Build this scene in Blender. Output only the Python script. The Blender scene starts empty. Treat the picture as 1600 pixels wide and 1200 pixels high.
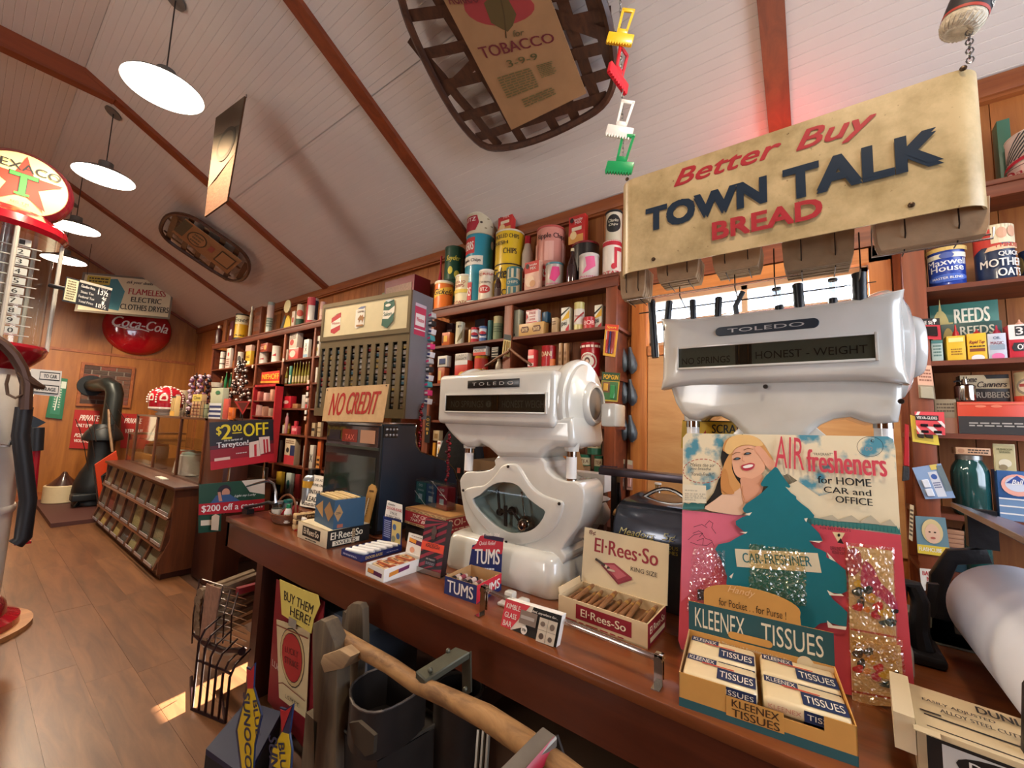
import bpy, bmesh, math, random
from mathutils import Vector, Matrix
random.seed(7)
PI=math.pi
S=bpy.context.scene
COL=S.collection
# ---------------------------------------------------------------- camera
HC=1.45; FPX=634.692
RV=Vector((.59259303,-.80464715,.0371008)); DV=Vector((.10085526,.02842184,-.99449506)); FV=Vector((.79916314,.59307265,.09799548))
cam=bpy.data.cameras.new('camera'); cam.sensor_width=36; cam.lens=36*FPX/1600; cam.clip_start=.02; cam.clip_end=100
camo=bpy.data.objects.new('camera',cam); COL.objects.link(camo)
camo.matrix_world=Matrix(((RV.x,-DV.x,-FV.x,0),(RV.y,-DV.y,-FV.y,0),(RV.z,-DV.z,-FV.z,HC),(0,0,0,1)))
S.camera=camo
# ---------------------------------------------------------------- view + world
S.view_settings.view_transform='Standard'; S.view_settings.look='None'; S.view_settings.gamma=1
S.view_settings.use_curve_mapping=False; S.view_settings.exposure=0.0
W=bpy.data.worlds.new('world'); S.world=W; W.use_nodes=True
nt=W.node_tree; nt.nodes.clear()
wo=nt.nodes.new('ShaderNodeOutputWorld'); wb=nt.nodes.new('ShaderNodeBackground')
wb.inputs[0].default_value=(.72,.83,1,1); wb.inputs[1].default_value=6.0
nt.links.new(wb.outputs[0],wo.inputs[0])
def light(name,kind,loc,energy,color,size=.1,direction=None,sy=None):
    l=bpy.data.lights.new(name,kind); l.energy=energy; l.color=color
    if kind=='AREA':
        l.size=size
        if sy: l.shape='RECTANGLE'; l.size_y=sy
    elif kind=='SUN': l.angle=size
    else: l.shadow_soft_size=size
    o=bpy.data.objects.new(name,l); COL.objects.link(o); o.location=loc
    if direction: o.rotation_euler=Vector(direction).to_track_quat('-Z','Y').to_euler()
    return o
light('sun','SUN',(8,3,6),150,(1,.93,.82),.008,(-1.72,-.25,-.55))
light('assumed_front_window_light','AREA',(1.0,-2.3,2.0),72,(.78,.87,1),2.4,(.1,1,-.12),1.7)  # front windows assumed, out of view; lamp stands in for their bluish daylight
light('left_fill_light','AREA',(-3.9,2.3,2.2),55,(1,.93,.84),.95,(1,.1,-.05),1.7)  # added fill light; no window is known on the left side
# ---------------------------------------------------------------- pixel helpers (1600x1200 survey of the photograph)
def ray(u,v): return FV*FPX+RV*(u-800)+DV*(v-600)
def PX(u,v,x): r=ray(u,v); t=x/r.x; return Vector((x,r.y*t,HC+r.z*t))
def PY(u,v,y): r=ray(u,v); t=y/r.y; return Vector((r.x*t,y,HC+r.z*t))
def PZ(u,v,z): r=ray(u,v); t=(z-HC)/r.z; return Vector((r.x*t,r.y*t,z))
def PP(u,v,o,n):
    r=ray(u,v); c=Vector((0,0,HC)); t=(Vector(o)-c).dot(n)/r.dot(n); return c+r*t
def PJ(p):
    q=Vector(p)-Vector((0,0,HC)); c=q.dot(FV); return 800+FPX*q.dot(RV)/c,600+FPX*q.dot(DV)/c,c
# ---------------------------------------------------------------- materials
def lin(c): return c/12.92 if c<=.04045 else ((c+.055)/1.055)**2.4
def rgb(h): return tuple(lin(int(h[i:i+2],16)/255) for i in (0,2,4))
MC={}
def newmat(name):
    m=bpy.data.materials.new(name); m.use_nodes=True
    n=m.node_tree.nodes; return m,m.node_tree,n['Principled BSDF']
def M(h,r=.5,metal=0.,grain=.06,sc=18,bump=0.,coat=0.,emit=0.):
    k=(h,r,metal,grain,sc,bump,coat,emit)
    if k in MC: return MC[k]
    m,t,b=newmat('paint_'+h); L=t.links; N=t.nodes
    c=rgb(h)
    if grain:
        tc=N.new('ShaderNodeTexCoord'); nz=N.new('ShaderNodeTexNoise'); nz.inputs['Scale'].default_value=sc; nz.inputs['Detail'].default_value=4
        mx=N.new('ShaderNodeMixRGB'); mx.inputs[1].default_value=tuple(x*(1-grain*1.6) for x in c)+(1,); mx.inputs[2].default_value=tuple(min(1,x*(1+grain)) for x in c)+(1,)
        L.new(tc.outputs['Object'],nz.inputs[0]); L.new(nz.outputs[0],mx.inputs[0]); L.new(mx.outputs[0],b.inputs['Base Color'])
        if bump:
            bp=N.new('ShaderNodeBump'); bp.inputs['Strength'].default_value=bump; bp.inputs['Distance'].default_value=.01
            L.new(nz.outputs[0],bp.inputs['Height']); L.new(bp.outputs[0],b.inputs['Normal'])
    else: b.inputs['Base Color'].default_value=c+(1,)
    b.inputs['Roughness'].default_value=r; b.inputs['Metallic'].default_value=metal
    if coat: b.inputs['Coat Weight'].default_value=coat; b.inputs['Coat Roughness'].default_value=.06
    if emit: b.inputs['Emission Color'].default_value=c+(1,); b.inputs['Emission Strength'].default_value=emit
    MC[k]=m; return m
def wood(h1,h2,axis='Z',sc=6,r=.45,knots=.0,coat=0.,stretch=14,rand=0.):
    k=('w',h1,h2,axis,sc,r,knots,coat,stretch,rand)
    if k in MC: return MC[k]
    m,t,b=newmat('wood_'+h1); L=t.links; N=t.nodes
    tc=N.new('ShaderNodeTexCoord'); mp=N.new('ShaderNodeMapping')
    s=[sc]*3; s['XYZ'.index(axis)]=sc/stretch; mp.inputs['Scale'].default_value=s
    L.new(tc.outputs['Object'],mp.inputs[0])
    if rand:
        oi=N.new('ShaderNodeObjectInfo'); ad=N.new('ShaderNodeVectorMath'); ad.operation='ADD'
        ml=N.new('ShaderNodeMath'); ml.operation='MULTIPLY'; ml.inputs[1].default_value=37
        L.new(oi.outputs['Random'],ml.inputs[0]); L.new(mp.outputs[0],ad.inputs[0]); L.new(ml.outputs[0],ad.inputs[1]); src=ad.outputs[0]
    else: src=mp.outputs[0]
    nz=N.new('ShaderNodeTexNoise'); nz.inputs['Scale'].default_value=3; nz.inputs['Detail'].default_value=8; nz.inputs['Roughness'].default_value=.62; nz.inputs['Distortion'].default_value=.7
    L.new(src,nz.inputs[0])
    cr=N.new('ShaderNodeValToRGB'); e=cr.color_ramp.elements; e[0].position=.3; e[0].color=rgb(h1)+(1,); e[1].position=.7; e[1].color=rgb(h2)+(1,)
    L.new(nz.outputs[0],cr.inputs[0]); out=cr.outputs[0]
    if rand:
        hs=N.new('ShaderNodeHueSaturation'); mr=N.new('ShaderNodeMapRange'); mr.inputs[3].default_value=1-rand; mr.inputs[4].default_value=1+rand
        L.new(oi.outputs['Random'],mr.inputs[0]); L.new(mr.outputs[0],hs.inputs['Value']); L.new(out,hs.inputs['Color']); out=hs.outputs[0]
    L.new(out,b.inputs['Base Color'])
    bp=N.new('ShaderNodeBump'); bp.inputs['Strength'].default_value=.12; bp.inputs['Distance'].default_value=.004
    L.new(nz.outputs[0],bp.inputs['Height']); L.new(bp.outputs[0],b.inputs['Normal'])
    b.inputs['Roughness'].default_value=r
    if coat: b.inputs['Coat Weight'].default_value=coat; b.inputs['Coat Roughness'].default_value=.15
    MC[k]=m; return m
def glass(h='FFFFFF',r=.02,alpha=.25):
    k=('g',h,r,alpha)
    if k in MC: return MC[k]
    m,t,b=newmat('glass_'+h); N=t.nodes; L=t.links
    tr=N.new('ShaderNodeBsdfTransparent'); tr.inputs[0].default_value=rgb(h)+(1,)
    mx=N.new('ShaderNodeMixShader'); fw=N.new('ShaderNodeLayerWeight'); fw.inputs[0].default_value=.5
    fr=N.new('ShaderNodeMath'); fr.operation='POWER'; fr.inputs[1].default_value=7; L.new(fw.outputs['Facing'],fr.inputs[0])
    ad=N.new('ShaderNodeMath'); ad.operation='MAXIMUM'; ad.inputs[1].default_value=alpha
    nz=N.new('ShaderNodeTexNoise'); nz.inputs['Scale'].default_value=3
    gl=N.new('ShaderNodeBsdfGlossy'); gl.inputs['Roughness'].default_value=r
    L.new(fr.outputs[0],ad.inputs[0]); L.new(ad.outputs[0],mx.inputs[0]); L.new(tr.outputs[0],mx.inputs[1]); L.new(gl.outputs[0],mx.inputs[2])
    L.new(mx.outputs[0],N['Material Output'].inputs[0]); MC[k]=m; return m
# ---------------------------------------------------------------- mesh builder (world coordinates)
class MB:
    def __init__(s): s.v=[]; s.f=[]; s.m=[]; s.mats=[]; s.smooth=False
    def mi(s,mat):
        if mat not in s.mats: s.mats.append(mat)
        return s.mats.index(mat)
    def add(s,vs,fs,mat,mtx=None):
        n=len(s.v); s.v+=[tuple(mtx@Vector(p)) if mtx else tuple(p) for p in vs]
        k=s.mi(mat); s.f+=[tuple(i+n for i in f) for f in fs]; s.m+=[k]*len(fs); return s
    def box(s,a,b,mat,mtx=None,bev=0):
        (x0,y0,z0),(x1,y1,z1)=a,b
        x0,x1=min(x0,x1),max(x0,x1);y0,y1=min(y0,y1),max(y0,y1);z0,z1=min(z0,z1),max(z0,z1)
        if bev:
            bm=bmesh.new(); bmesh.ops.create_cube(bm,size=1)
            bmesh.ops.transform(bm,matrix=Matrix.Translation(((x0+x1)/2,(y0+y1)/2,(z0+z1)/2))@Matrix.Diagonal((x1-x0,y1-y0,z1-z0,1)),verts=bm.verts)
            bmesh.ops.bevel(bm,geom=bm.edges[:],offset=bev,segments=2 if bev<.012 else 4,profile=.5,affect='EDGES')
            s.bm(bm,mat,mtx); return s
        vs=[(x0,y0,z0),(x1,y0,z0),(x1,y1,z0),(x0,y1,z0),(x0,y0,z1),(x1,y0,z1),(x1,y1,z1),(x0,y1,z1)]
        return s.add(vs,[(0,3,2,1),(4,5,6,7),(0,1,5,4),(1,2,6,5),(2,3,7,6),(3,0,4,7)],mat,mtx)
    def bm(s,bm,mat,mtx=None):
        bm.verts.ensure_lookup_table(); bm.verts.index_update()
        s.add([v.co.copy() for v in bm.verts],[tuple(v.index for v in f.verts) for f in bm.faces],mat,mtx); bm.free()
    def lathe(s,prof,mat,c=(0,0,0),n=24,mtx=None,cap=True):
        vs=[];fs=[]
        for r,z in prof:
            for i in range(n):
                a=2*PI*i/n; vs.append((c[0]+r*math.cos(a),c[1]+r*math.sin(a),c[2]+z))
        for j in range(len(prof)-1):
            for i in range(n):
                k=(i+1)%n; fs.append((j*n+i,j*n+k,(j+1)*n+k,(j+1)*n+i))
        if cap:
            if prof[0][0]>1e-5: fs.append(tuple(range(n-1,-1,-1)))
            if prof[-1][0]>1e-5: fs.append(tuple((len(prof)-1)*n+i for i in range(n)))
        return s.add(vs,fs,mat,mtx)
    def cyl(s,p0,p1,r,mat,r1=None,n=12):
        p0,p1=Vector(p0),Vector(p1); d=p1-p0; r1=r if r1 is None else r1
        q=d.to_track_quat('Z','Y').to_matrix().to_4x4(); q.translation=p0
        return s.lathe([(r,0),(r1,d.length)],mat,n=n,mtx=q)
    def tube(s,pts,r,mat,n=8,closed=False):
        pts=[Vector(p) for p in pts]; N=len(pts); vs=[];fs=[]; up=None
        for i,p in enumerate(pts):
            a=pts[(i-1)%N] if (i or closed) else p; b=pts[(i+1)%N] if (i<N-1 or closed) else p
            t=(b-a); t=t.normalized() if t.length>1e-9 else Vector((0,0,1))
            if up is None: up=t.orthogonal().normalized()
            up=(up-t*up.dot(t)); up=up.normalized() if up.length>1e-6 else t.orthogonal().normalized()
            w=t.cross(up); rr=r[i] if isinstance(r,(list,tuple)) else r
            for k in range(n):
                an=2*PI*k/n; vs.append(p+up*math.cos(an)*rr+w*math.sin(an)*rr)
        M_=N if closed else N-1
        for i in range(M_):
            j=(i+1)%N
            for k in range(n):
                l=(k+1)%n; fs.append((i*n+k,i*n+l,j*n+l,j*n+k))
        if not closed: fs+= [tuple(range(n-1,-1,-1)),tuple((N-1)*n+k for k in range(n))]
        return s.add(vs,fs,mat)
    def prism(s,poly,d,mat,bev=0,seg=3,mtx=None,holes=None):
        """poly: list of 3D points (planar); d: extrusion vector"""
        d=Vector(d); bm=bmesh.new(); vs=[bm.verts.new(Vector(p)) for p in poly]
        f=bm.faces.new(vs); bm.normal_update()
        r=bmesh.ops.extrude_face_region(bm,geom=[f]); nv=[g for g in r['geom'] if isinstance(g,bmesh.types.BMVert)]
        bmesh.ops.translate(bm,vec=d,verts=nv); bmesh.ops.recalc_face_normals(bm,faces=bm.faces[:])
        if bev:
            big=[e for e in bm.edges if any(len(x.verts)==len(poly) for x in e.link_faces)]
            bmesh.ops.bevel(bm,geom=big,offset=bev,segments=seg,profile=.5,affect='EDGES',clamp_overlap=True)
        s.bm(bm,mat,mtx); return s
    def sphere(s,c,r,mat,n=12,sz=1.0):
        pr=[(r*math.sin(PI*i/n),-r*sz*math.cos(PI*i/n)) for i in range(n+1)]; pr[0]=(0,-r*sz); pr[-1]=(0,r*sz)
        return s.lathe(pr,mat,c,n=max(12,n))
    def each(s,name,parent,sharp=35):
        """every loose piece becomes an object of its own"""
        n=len(s.v); pa=list(range(n))
        def fd(a):
            while pa[a]!=a: pa[a]=pa[pa[a]]; a=pa[a]
            return a
        for f in s.f:
            r=fd(f[0])
            for i in f[1:]: pa[fd(i)]=r
        gr={}
        for k,f in enumerate(s.f): gr.setdefault(fd(f[0]),[]).append(k)
        out=[]
        for ks in gr.values():
            b=MB(); b.mats=s.mats; mp={}
            for k in ks:
                q=[]
                for i in s.f[k]:
                    if i not in mp: mp[i]=len(b.v); b.v.append(s.v[i])
                    q.append(mp[i])
                b.f.append(tuple(q)); b.m.append(s.m[k])
            out.append(b.make(name,parent,sharp))
        return out
    def make(s,name,parent=None,sharp=35):
        me=bpy.data.meshes.new(name)
        vs=s.v
        if parent is not None:
            inv=root_inv(parent); vs=[tuple(inv@Vector(p)) for p in s.v]
        me.from_pydata(vs,[],s.f)
        for m in s.mats: me.materials.append(m)
        if s.m: me.polygons.foreach_set('material_index',s.m)
        me.validate(); me.update()
        try:
            me.polygons.foreach_set('use_smooth',[True]*len(me.polygons)); me.set_sharp_from_angle(angle=math.radians(sharp))
        except Exception: pass
        o=bpy.data.objects.new(name,me); COL.objects.link(o)
        if parent is not None: o.parent=parent
        return o
def root_inv(p):
    m=Matrix.Identity(4); q=p
    while q is not None: m=q.matrix_basis@m; q=q.parent
    return m.inverted()
def thing(name,label,cat,loc=(0,0,0),group=None,rz=0):
    o=bpy.data.objects.new(name,None); COL.objects.link(o); o.location=loc; o.rotation_euler=(0,0,rz); o.empty_display_size=.05
    o['label']=label; o['category']=cat
    if group: o['group']=group
    return o
def tag(o,label,cat,group=None):
    o['label']=label; o['category']=cat
    if group: o['group']=group
    return o
def struct(o): o['kind']='structure'; return o
def copyobj(o,name=None,parent=None):
    c=o.copy(); COL.objects.link(c)
    if parent is not None: c.parent=parent
    return c
# ---------------------------------------------------------------- flat print on a face
TC={}
def textmesh(s,bold=0.02,shear=0.):
    k=(s,bold,shear)
    if k in TC: return TC[k]
    cu=bpy.data.curves.new('t','FONT'); cu.body=s; cu.resolution_u=3; cu.offset=0; cu.shear=shear; cu.fill_mode='FRONT' if hasattr(cu,'fill_mode') else cu.fill_mode
    ob=bpy.data.objects.new('t',cu); COL.objects.link(ob)
    dg=bpy.context.evaluated_depsgraph_get(); ev=ob.evaluated_get(dg); me=ev.to_mesh()
    vs=[(v.co.x,v.co.y) for v in me.vertices]; fs=[tuple(p.vertices) for p in me.polygons if p.normal.z>.5 or len(me.polygons)<1]
    if not fs: fs=[tuple(p.vertices) for p in me.polygons]
    ev.to_mesh_clear(); bpy.data.objects.remove(ob); bpy.data.curves.remove(cu)
    if not vs: vs=[(0,0),(1,0),(0,1)];fs=[(0,1,2)]
    xs=[v[0] for v in vs]; ys=[v[1] for v in vs]; x0,x1,y0,y1=min(xs),max(xs),min(ys),max(ys)
    w=max(x1-x0,1e-6); h=max(y1-y0,1e-6)
    r=([((x-x0)/w,(y-y0)/h) for x,y in vs],fs,w/h); TC[k]=r; return r
def clipx(poly,x,keep_less):
    out=[]
    for i in range(len(poly)):
        a=poly[i]; b=poly[(i+1)%len(poly)]
        ia=(a[0]<=x)==keep_less or a[0]==x; ib=(b[0]<=x)==keep_less or b[0]==x
        if ia: out.append(a)
        if ia!=ib and a[0]!=b[0]:
            t=(x-a[0])/(b[0]-a[0]); out.append((x,a[1]+t*(b[1]-a[1])))
    return out
class Art:
    """flat print: frame(a,b,off)->world point, a,b in units of the face"""
    def __init__(s,frame,curved=False,step=.0005,asp=1.0):
        s.f=frame; s.mb=MB(); s.k=1; s.c=curved; s.st=step; s.asp=asp   # asp = face width / face height
    def poly(s,pts,mat,adv=True):
        s.face(list(pts),mat)
        if adv: s.k+=1
    def face(s,pts,mat):
        polys=[pts]
        if s.c:
            xs=[p[0] for p in pts]; lo,hi=min(xs),max(xs); n0=int(lo*14)+1; res=[]; cur=pts
            g=n0
            while g/14<hi-1e-6:
                if g/14>lo+1e-6:
                    l=clipx(cur,g/14,True); r=clipx(cur,g/14,False)
                    if len(l)>2: res.append(l)
                    cur=r
                    if len(cur)<3: break
                g+=1
            if len(cur)>2: res.append(cur)
            polys=res
        for p in polys:
            s.mb.add([s.f(a,b,s.k*s.st) for a,b in p],[tuple(range(len(p)))],mat)
    def rect(s,x0,y0,x1,y1,mat): s.poly([(x0,y0),(x1,y0),(x1,y1),(x0,y1)],mat)
    def ell(s,cx,cy,rx,ry,mat,n=28,adv=True): s.poly([(cx+rx*math.cos(2*PI*i/n),cy+ry*math.sin(2*PI*i/n)) for i in range(n)],mat,adv)
    def star(s,cx,cy,rx,ry,mat,n=5,q=.382,rot=0):
        P=[(cx+rx*(1 if i%2==0 else q)*math.sin(PI*i/n+rot),cy+ry*(1 if i%2==0 else q)*math.cos(PI*i/n+rot)) for i in range(2*n)]
        for i in range(0,2*n,2): s.face([(cx,cy),P[i-1],P[i],P[(i+1)%(2*n)]],mat)
        s.k+=1
    def line(s,pts,w,mat,taper=False):
        """stroke; w in b-units"""
        for i in range(len(pts)-1):
            (x0,y0),(x1,y1)=pts[i],pts[i+1]; dx=(x1-x0)*s.asp; dy=y1-y0; l=math.hypot(dx,dy) or 1e-6
            nx=-dy/l*w/2/s.asp; ny=dx/l*w/2; ex=dx/l*w*.3/s.asp; ey=dy/l*w*.3
            s.face([(x0+nx-ex,y0+ny-ey),(x0-nx-ex,y0-ny-ey),(x1-nx+ex,y1-ny+ey),(x1+nx+ex,y1+ny+ey)],mat)
        s.k+=1
    def text(s,t,cx,cy,w,h,mat,bold=.02,shear=0.,rot=0.,stamp=0):
        if not stamp and bold>=.015 and h and w is not None: stamp=-h*bold*.75
        if stamp:
            if stamp<0:
                stamp=-stamp
                for dx in (-1,1): s.text(t,cx+dx*stamp/s.asp,cy,w,h,mat,.001,shear,rot); s.k-=.7
                s.k+=.7; return
            for dx,dy in ((-1,-1),(1,-1),(1,1),(-1,1)):
                s.text(t,cx+dx*stamp/s.asp,cy+dy*stamp,w,h,mat,.001,shear,rot); s.k-=.7
            s.k+=1; return
        vs,fs,ar=textmesh(t,bold,shear)
        if w is None: w=h*ar/s.asp
        if h is None: h=w/ar*s.asp
        c,sn=math.cos(rot),math.sin(rot)
        def tr(x,y):
            X=(x-.5)*w*s.asp; Y=(y-.5)*h
            return (cx+(X*c-Y*sn)/s.asp,cy+X*sn+Y*c)
        P=[tr(x,y) for x,y in vs]
        if s.c:
            for f in fs: s.face([P[i] for i in f],mat)
        else: s.mb.add([s.f(a,b,s.k*s.st) for a,b in P],fs,mat)
        s.k+=1
    def blob(s,pts,mat,sub=3):
        """smooth closed outline through pts (catmull-rom), must be star-shaped enough for an ngon"""
        n=len(pts); out=[]
        for i in range(n):
            p0,p1,p2,p3=pts[i-1],pts[i],pts[(i+1)%n],pts[(i+2)%n]
            for k in range(sub):
                t=k/sub; t2=t*t; t3=t2*t
                out.append(tuple(.5*(2*p1[j]+(p2[j]-p0[j])*t+(2*p0[j]-5*p1[j]+4*p2[j]-p3[j])*t2+(3*p1[j]-p0[j]-3*p2[j]+p3[j])*t3) for j in (0,1)))
        s.poly(out,mat)
    def make(s,parent,name='print'):
        return s.mb.make(name,parent,sharp=30) if s.mb.f else None
    def run(s,spec,r=.55):
        """mini language: r/e/t/s/p/l ... separated by ;"""
        for op in spec.split(';'):
            q=op.split()
            if not q: continue
            k=q[0]; F=lambda i: float(q[i])
            if k=='r': s.rect(F(1),F(2),F(3),F(4),M(q[5],r,grain=.03))
            elif k=='e': s.ell(F(1),F(2),F(3),F(4),M(q[5],r,grain=.03),20)
            elif k=='s': s.star(F(1),F(2),F(3),F(4),M(q[5],r,grain=.03))
            elif k=='p': s.poly([tuple(map(float,z.split(','))) for z in q[2:]],M(q[1],r,grain=.03))
            elif k=='l': s.line([tuple(map(float,z.split(','))) for z in q[3:]],F(2),M(q[1],r,grain=.03))
            elif k=='t':   # t TEXT cx cy w h col [i]
                s.text(q[1].replace('_',' '),F(2),F(3),F(4),F(5),M(q[6],r,grain=.03),.03 if len(q)<8 or 'n' not in q[7] else .0,.35 if len(q)>7 and 'i' in q[7] else 0,math.radians(float(q[8])) if len(q)>8 else 0)
            elif k=='x':   # small print lines: x x0 y0 x1 y1 n col
                n=int(q[5]); y0,y1=F(2),F(4); h=(y1-y0)/n; ma=M(q[6],r,grain=.03); rn=random.Random(n+len(spec))
                for i in range(n):
                    a=F(1); yy=y1-h*(i+.75)
                    while a<F(3)-.02:
                        wl=(F(3)-F(1))*rn.uniform(.08,.22); b=min(a+wl,F(3)); s.face([(a,yy),(b,yy),(b,yy+h*.5),(a,yy+h*.5)],ma); a=b+(F(3)-F(1))*.035
                s.k+=1
        return s
def plane(o,u,v):
    """frame from origin, u edge vector, v edge vector (full extents)"""
    o,u,v=Vector(o),Vector(u),Vector(v); n=u.cross(v).normalized()
    return (lambda a,b,off: o+u*a+v*b+n*off), u.length/v.length
def artplane(o,u,v,spec=None,curved=False,step=.0005):
    f,asp=plane(o,u,v); a=Art(f,step=step,asp=asp)
    if spec: a.run(spec)
    return a
def inv_plane(o,u,v):
    """pixel -> (a,b) on that face"""
    o,u,v=Vector(o),Vector(u),Vector(v); n=u.cross(v)
    def g(px,py):
        p=PP(px,py,o,n)-o; return (p.dot(u)/u.dot(u),p.dot(v)/v.dot(v))
    return g
def loc_art(T,w,h,y,spec,x0=None,z0=0,step=.0004):
    """print on the front (-y local) of a box of width w and height h in local matrix T"""
    f=lambda a,b,off: T@Vector((-w/2+a*w,y-off,z0+b*h))
    a=Art(f,asp=w/h,step=step); a.run(spec); return a
def side_art(T,d,h,x,spec,y0,step=.0004,z0=0):
    f=lambda a,b,off: T@Vector((x+off,y0+a*d,z0+b*h))
    a=Art(f,asp=d/h,step=step); a.run(spec); return a
ORD=['first','second','third','fourth','fifth','sixth','seventh','eighth','ninth','tenth','eleventh','twelfth','thirteenth','fourteenth']
def LT(x,y,z,rz=-PI/2): return Matrix.Translation((x,y,z))@Matrix.Rotation(rz,4,'Z')
# ================================================================ the room
XW=2.666; YF=9.8; ZW=3.096; SL=.5385; XC=.34; ZC=ZW+SL*(XW-XC); XL=-4.3; XC2=-2.0; YN=-2.7
RED1,RED2='5A2412','A0542C'
m_ceil=M('D6CCC2',.6,grain=.03,sc=2)
m_raft=wood('6E2E14','8E4420','X',5,.5)
m_rail=wood('7A3A18','A5602E','Y',5,.45)
m_panel=wood('804A18','A86A2C','Z',3,.42,coat=.2,stretch=9,rand=.08)
m_wallb=wood('8A4A1E','B06E34','Z',7,.45,rand=.12)
m_floor=wood('54341E','7A5030','Y',5,.38,stretch=8,rand=.14,coat=.15)
m_base=M('4A2E1C',.8)
floor=MB().box((XL,YN,-.1),(XW+.3,YF+.2,-.012),m_base).make('floor'); struct(floor)
pk={}
bw=.19
for i in range(13):
    x0=-1.17+i*bw; y=1.35+random.uniform(-1.2,0)+(i%3)*.37
    while y<YF:
        L=1.22; ya,yb=max(y,.9),min(y+L,YF)
        if yb-ya>.1:
            key=round(yb-ya,3)
            if key not in pk:
                b=MB().box((-bw/2+.0004,-(yb-ya)/2+.0004,-.012),(bw/2-.0004,(yb-ya)/2-.0004,0),m_floor); o=b.make('plank',None); pk[key]=o; o.parent=floor
            else: o=copyobj(pk[key],parent=floor)
            o.location=(x0+bw/2,(ya+yb)/2,random.uniform(-.0008,0))
        y+=L
# ceiling with grooved boards
ceil=MB().box((XC2-.2,YN,ZC+.06),(XC+.2,YF+.1,ZC+.1),m_ceil).make('ceiling'); struct(ceil)
def grooved(x0,z0,x1,z1,y0,y1,name='ceiling_panel'):
    L=math.hypot(x1-x0,z1-z0); ux,uz=(x1-x0)/L,(z1-z0)/L; nx,nz=-uz,ux
    if nz<0: nx,nz=-nx,-nz
    pr=[];t=0
    while t<L-.05:
        pr+= [(t,0),(t+.044,0),(t+.047,.0022),(t+.050,0)]; t+=.05
    pr.append((L,0)); vs=[]
    for t,d in pr:
        for y in (y0,y1): vs.append((x0+ux*t+nx*d,y,z0+uz*t+nz*d))
    fs=[(2*i,2*i+2,2*i+3,2*i+1) for i in range(len(pr)-1)]
    b=MB().add(vs,fs,m_ceil); return b.make(name,ceil)
RY=[-2.41,.10,2.50,4.97,7.42,9.8]
ys=[YN]+RY[1:]
for i in range(len(ys)-1):
    a,b=ys[i]+.002,ys[i+1]-.002
    for k in range(2):   # two sheets per bay up the slope, one flat, one far slope
        xa=XW-(XW-XC)*k/2; xb=XW-(XW-XC)*(k+1)/2+.003
        grooved(xa,ZW+SL*(XW-xa),xb,ZW+SL*(XW-xb),a,b)
    grooved(XC,ZC,XC2,ZC,a,b); grooved(XC2,ZC,XL,ZW,a,b)
roofs=MB().add([(XW,YN,ZW+.02),(XC,YN,ZC+.05),(XC,YF,ZC+.05),(XW,YF,ZW+.02),(XC2,YN,ZC+.05),(XL,YN,ZW+.02),(XL,YF,ZW+.02),(XC2,YF,ZC+.05)],[(0,1,2,3),(4,5,6,7)],m_ceil).make('roof_deck',ceil)
RW=.052
for y in RY[1:]:
    d=.036
    off=Vector((-SL,0,-1)).normalized()*d
    a=Vector((XW,0,ZW)); b=Vector((XC,0,ZC)); c=Vector((XC2,0,ZC)); e=Vector((XL,0,ZW)); dn=Vector((0,0,-d))
    poly=[a,b,c,e,e+Vector((.0,0,-d*1.1)),c+Vector((0,0,-d*1.5)),b+Vector((0,0,-d*1.5)),a+Vector((0,0,-d*1.1))]
    MB().prism([p+Vector((0,y-RW,0)) for p in [a,b,b+Vector((0,0,-d*1.15)),a+Vector((0,0,-d*1.15))]],(0,2*RW,0),m_raft).make('rafter',ceil)
    MB().prism([p+Vector((0,y-RW,0)) for p in [e,c,c+Vector((0,0,-d*1.15)),e+Vector((0,0,-d*1.15))]],(0,2*RW,0),m_raft).make('rafter',ceil)
    MB().box((XC2-.15,y-RW*.9,ZC-.16),(XC+.2,y+RW*.9,ZC-.001),m_raft).make('collar_beam',ceil)
# shelf wall
wr=MB().box((XW+.02,YN,0),(XW+.12,-.262,ZW+.1),m_base).box((XW+.02,.87,0),(XW+.12,2.735,ZW+.1),m_base).box((XW+.02,2.95,0),(XW+.12,YF,ZW+.1),m_base).box((XW+.02,2.735,0),(XW+.12,2.95,.42),m_base).box((XW+.02,2.735,.66),(XW+.12,2.95,ZW+.1),m_base).box((XW+.02,-.262,0),(XW+.12,.87,1.98),m_base).box((XW+.02,-.262,2.335),(XW+.12,.87,ZW+.1),m_base).make('wall_right'); struct(wr)
tb=None
y=YN
while y<YF:
    y1=min(y+.118,YF)
    segs=[(0,ZW)]
    if y1>-.262 and y<.87: segs=[(0,1.98),(2.335,ZW)]
    if y1>2.735 and y<2.95: segs=[(0,.42),(.66,ZW)]  # gap in the boards for the added sun opening
    for z0,z1 in segs:
        if y<-1.6: continue
        MB().box((XW,y+.0015,z0),(XW+.018,y1-.0015,z1),m_wallb,bev=0).make('wall_board',wr)
    y+=.118
struct(MB().box((XW-.05,YN,ZW-.085),(XW,YF,ZW+.005),m_rail,bev=.004).box((XW-.035,YN,ZW-.10),(XW,YF,ZW-.085),m_rail).make('trim_1'))
struct(MB().box((XW-.02,4,0),(XW,YF,.14),m_rail).make('baseboard_right'))
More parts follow.
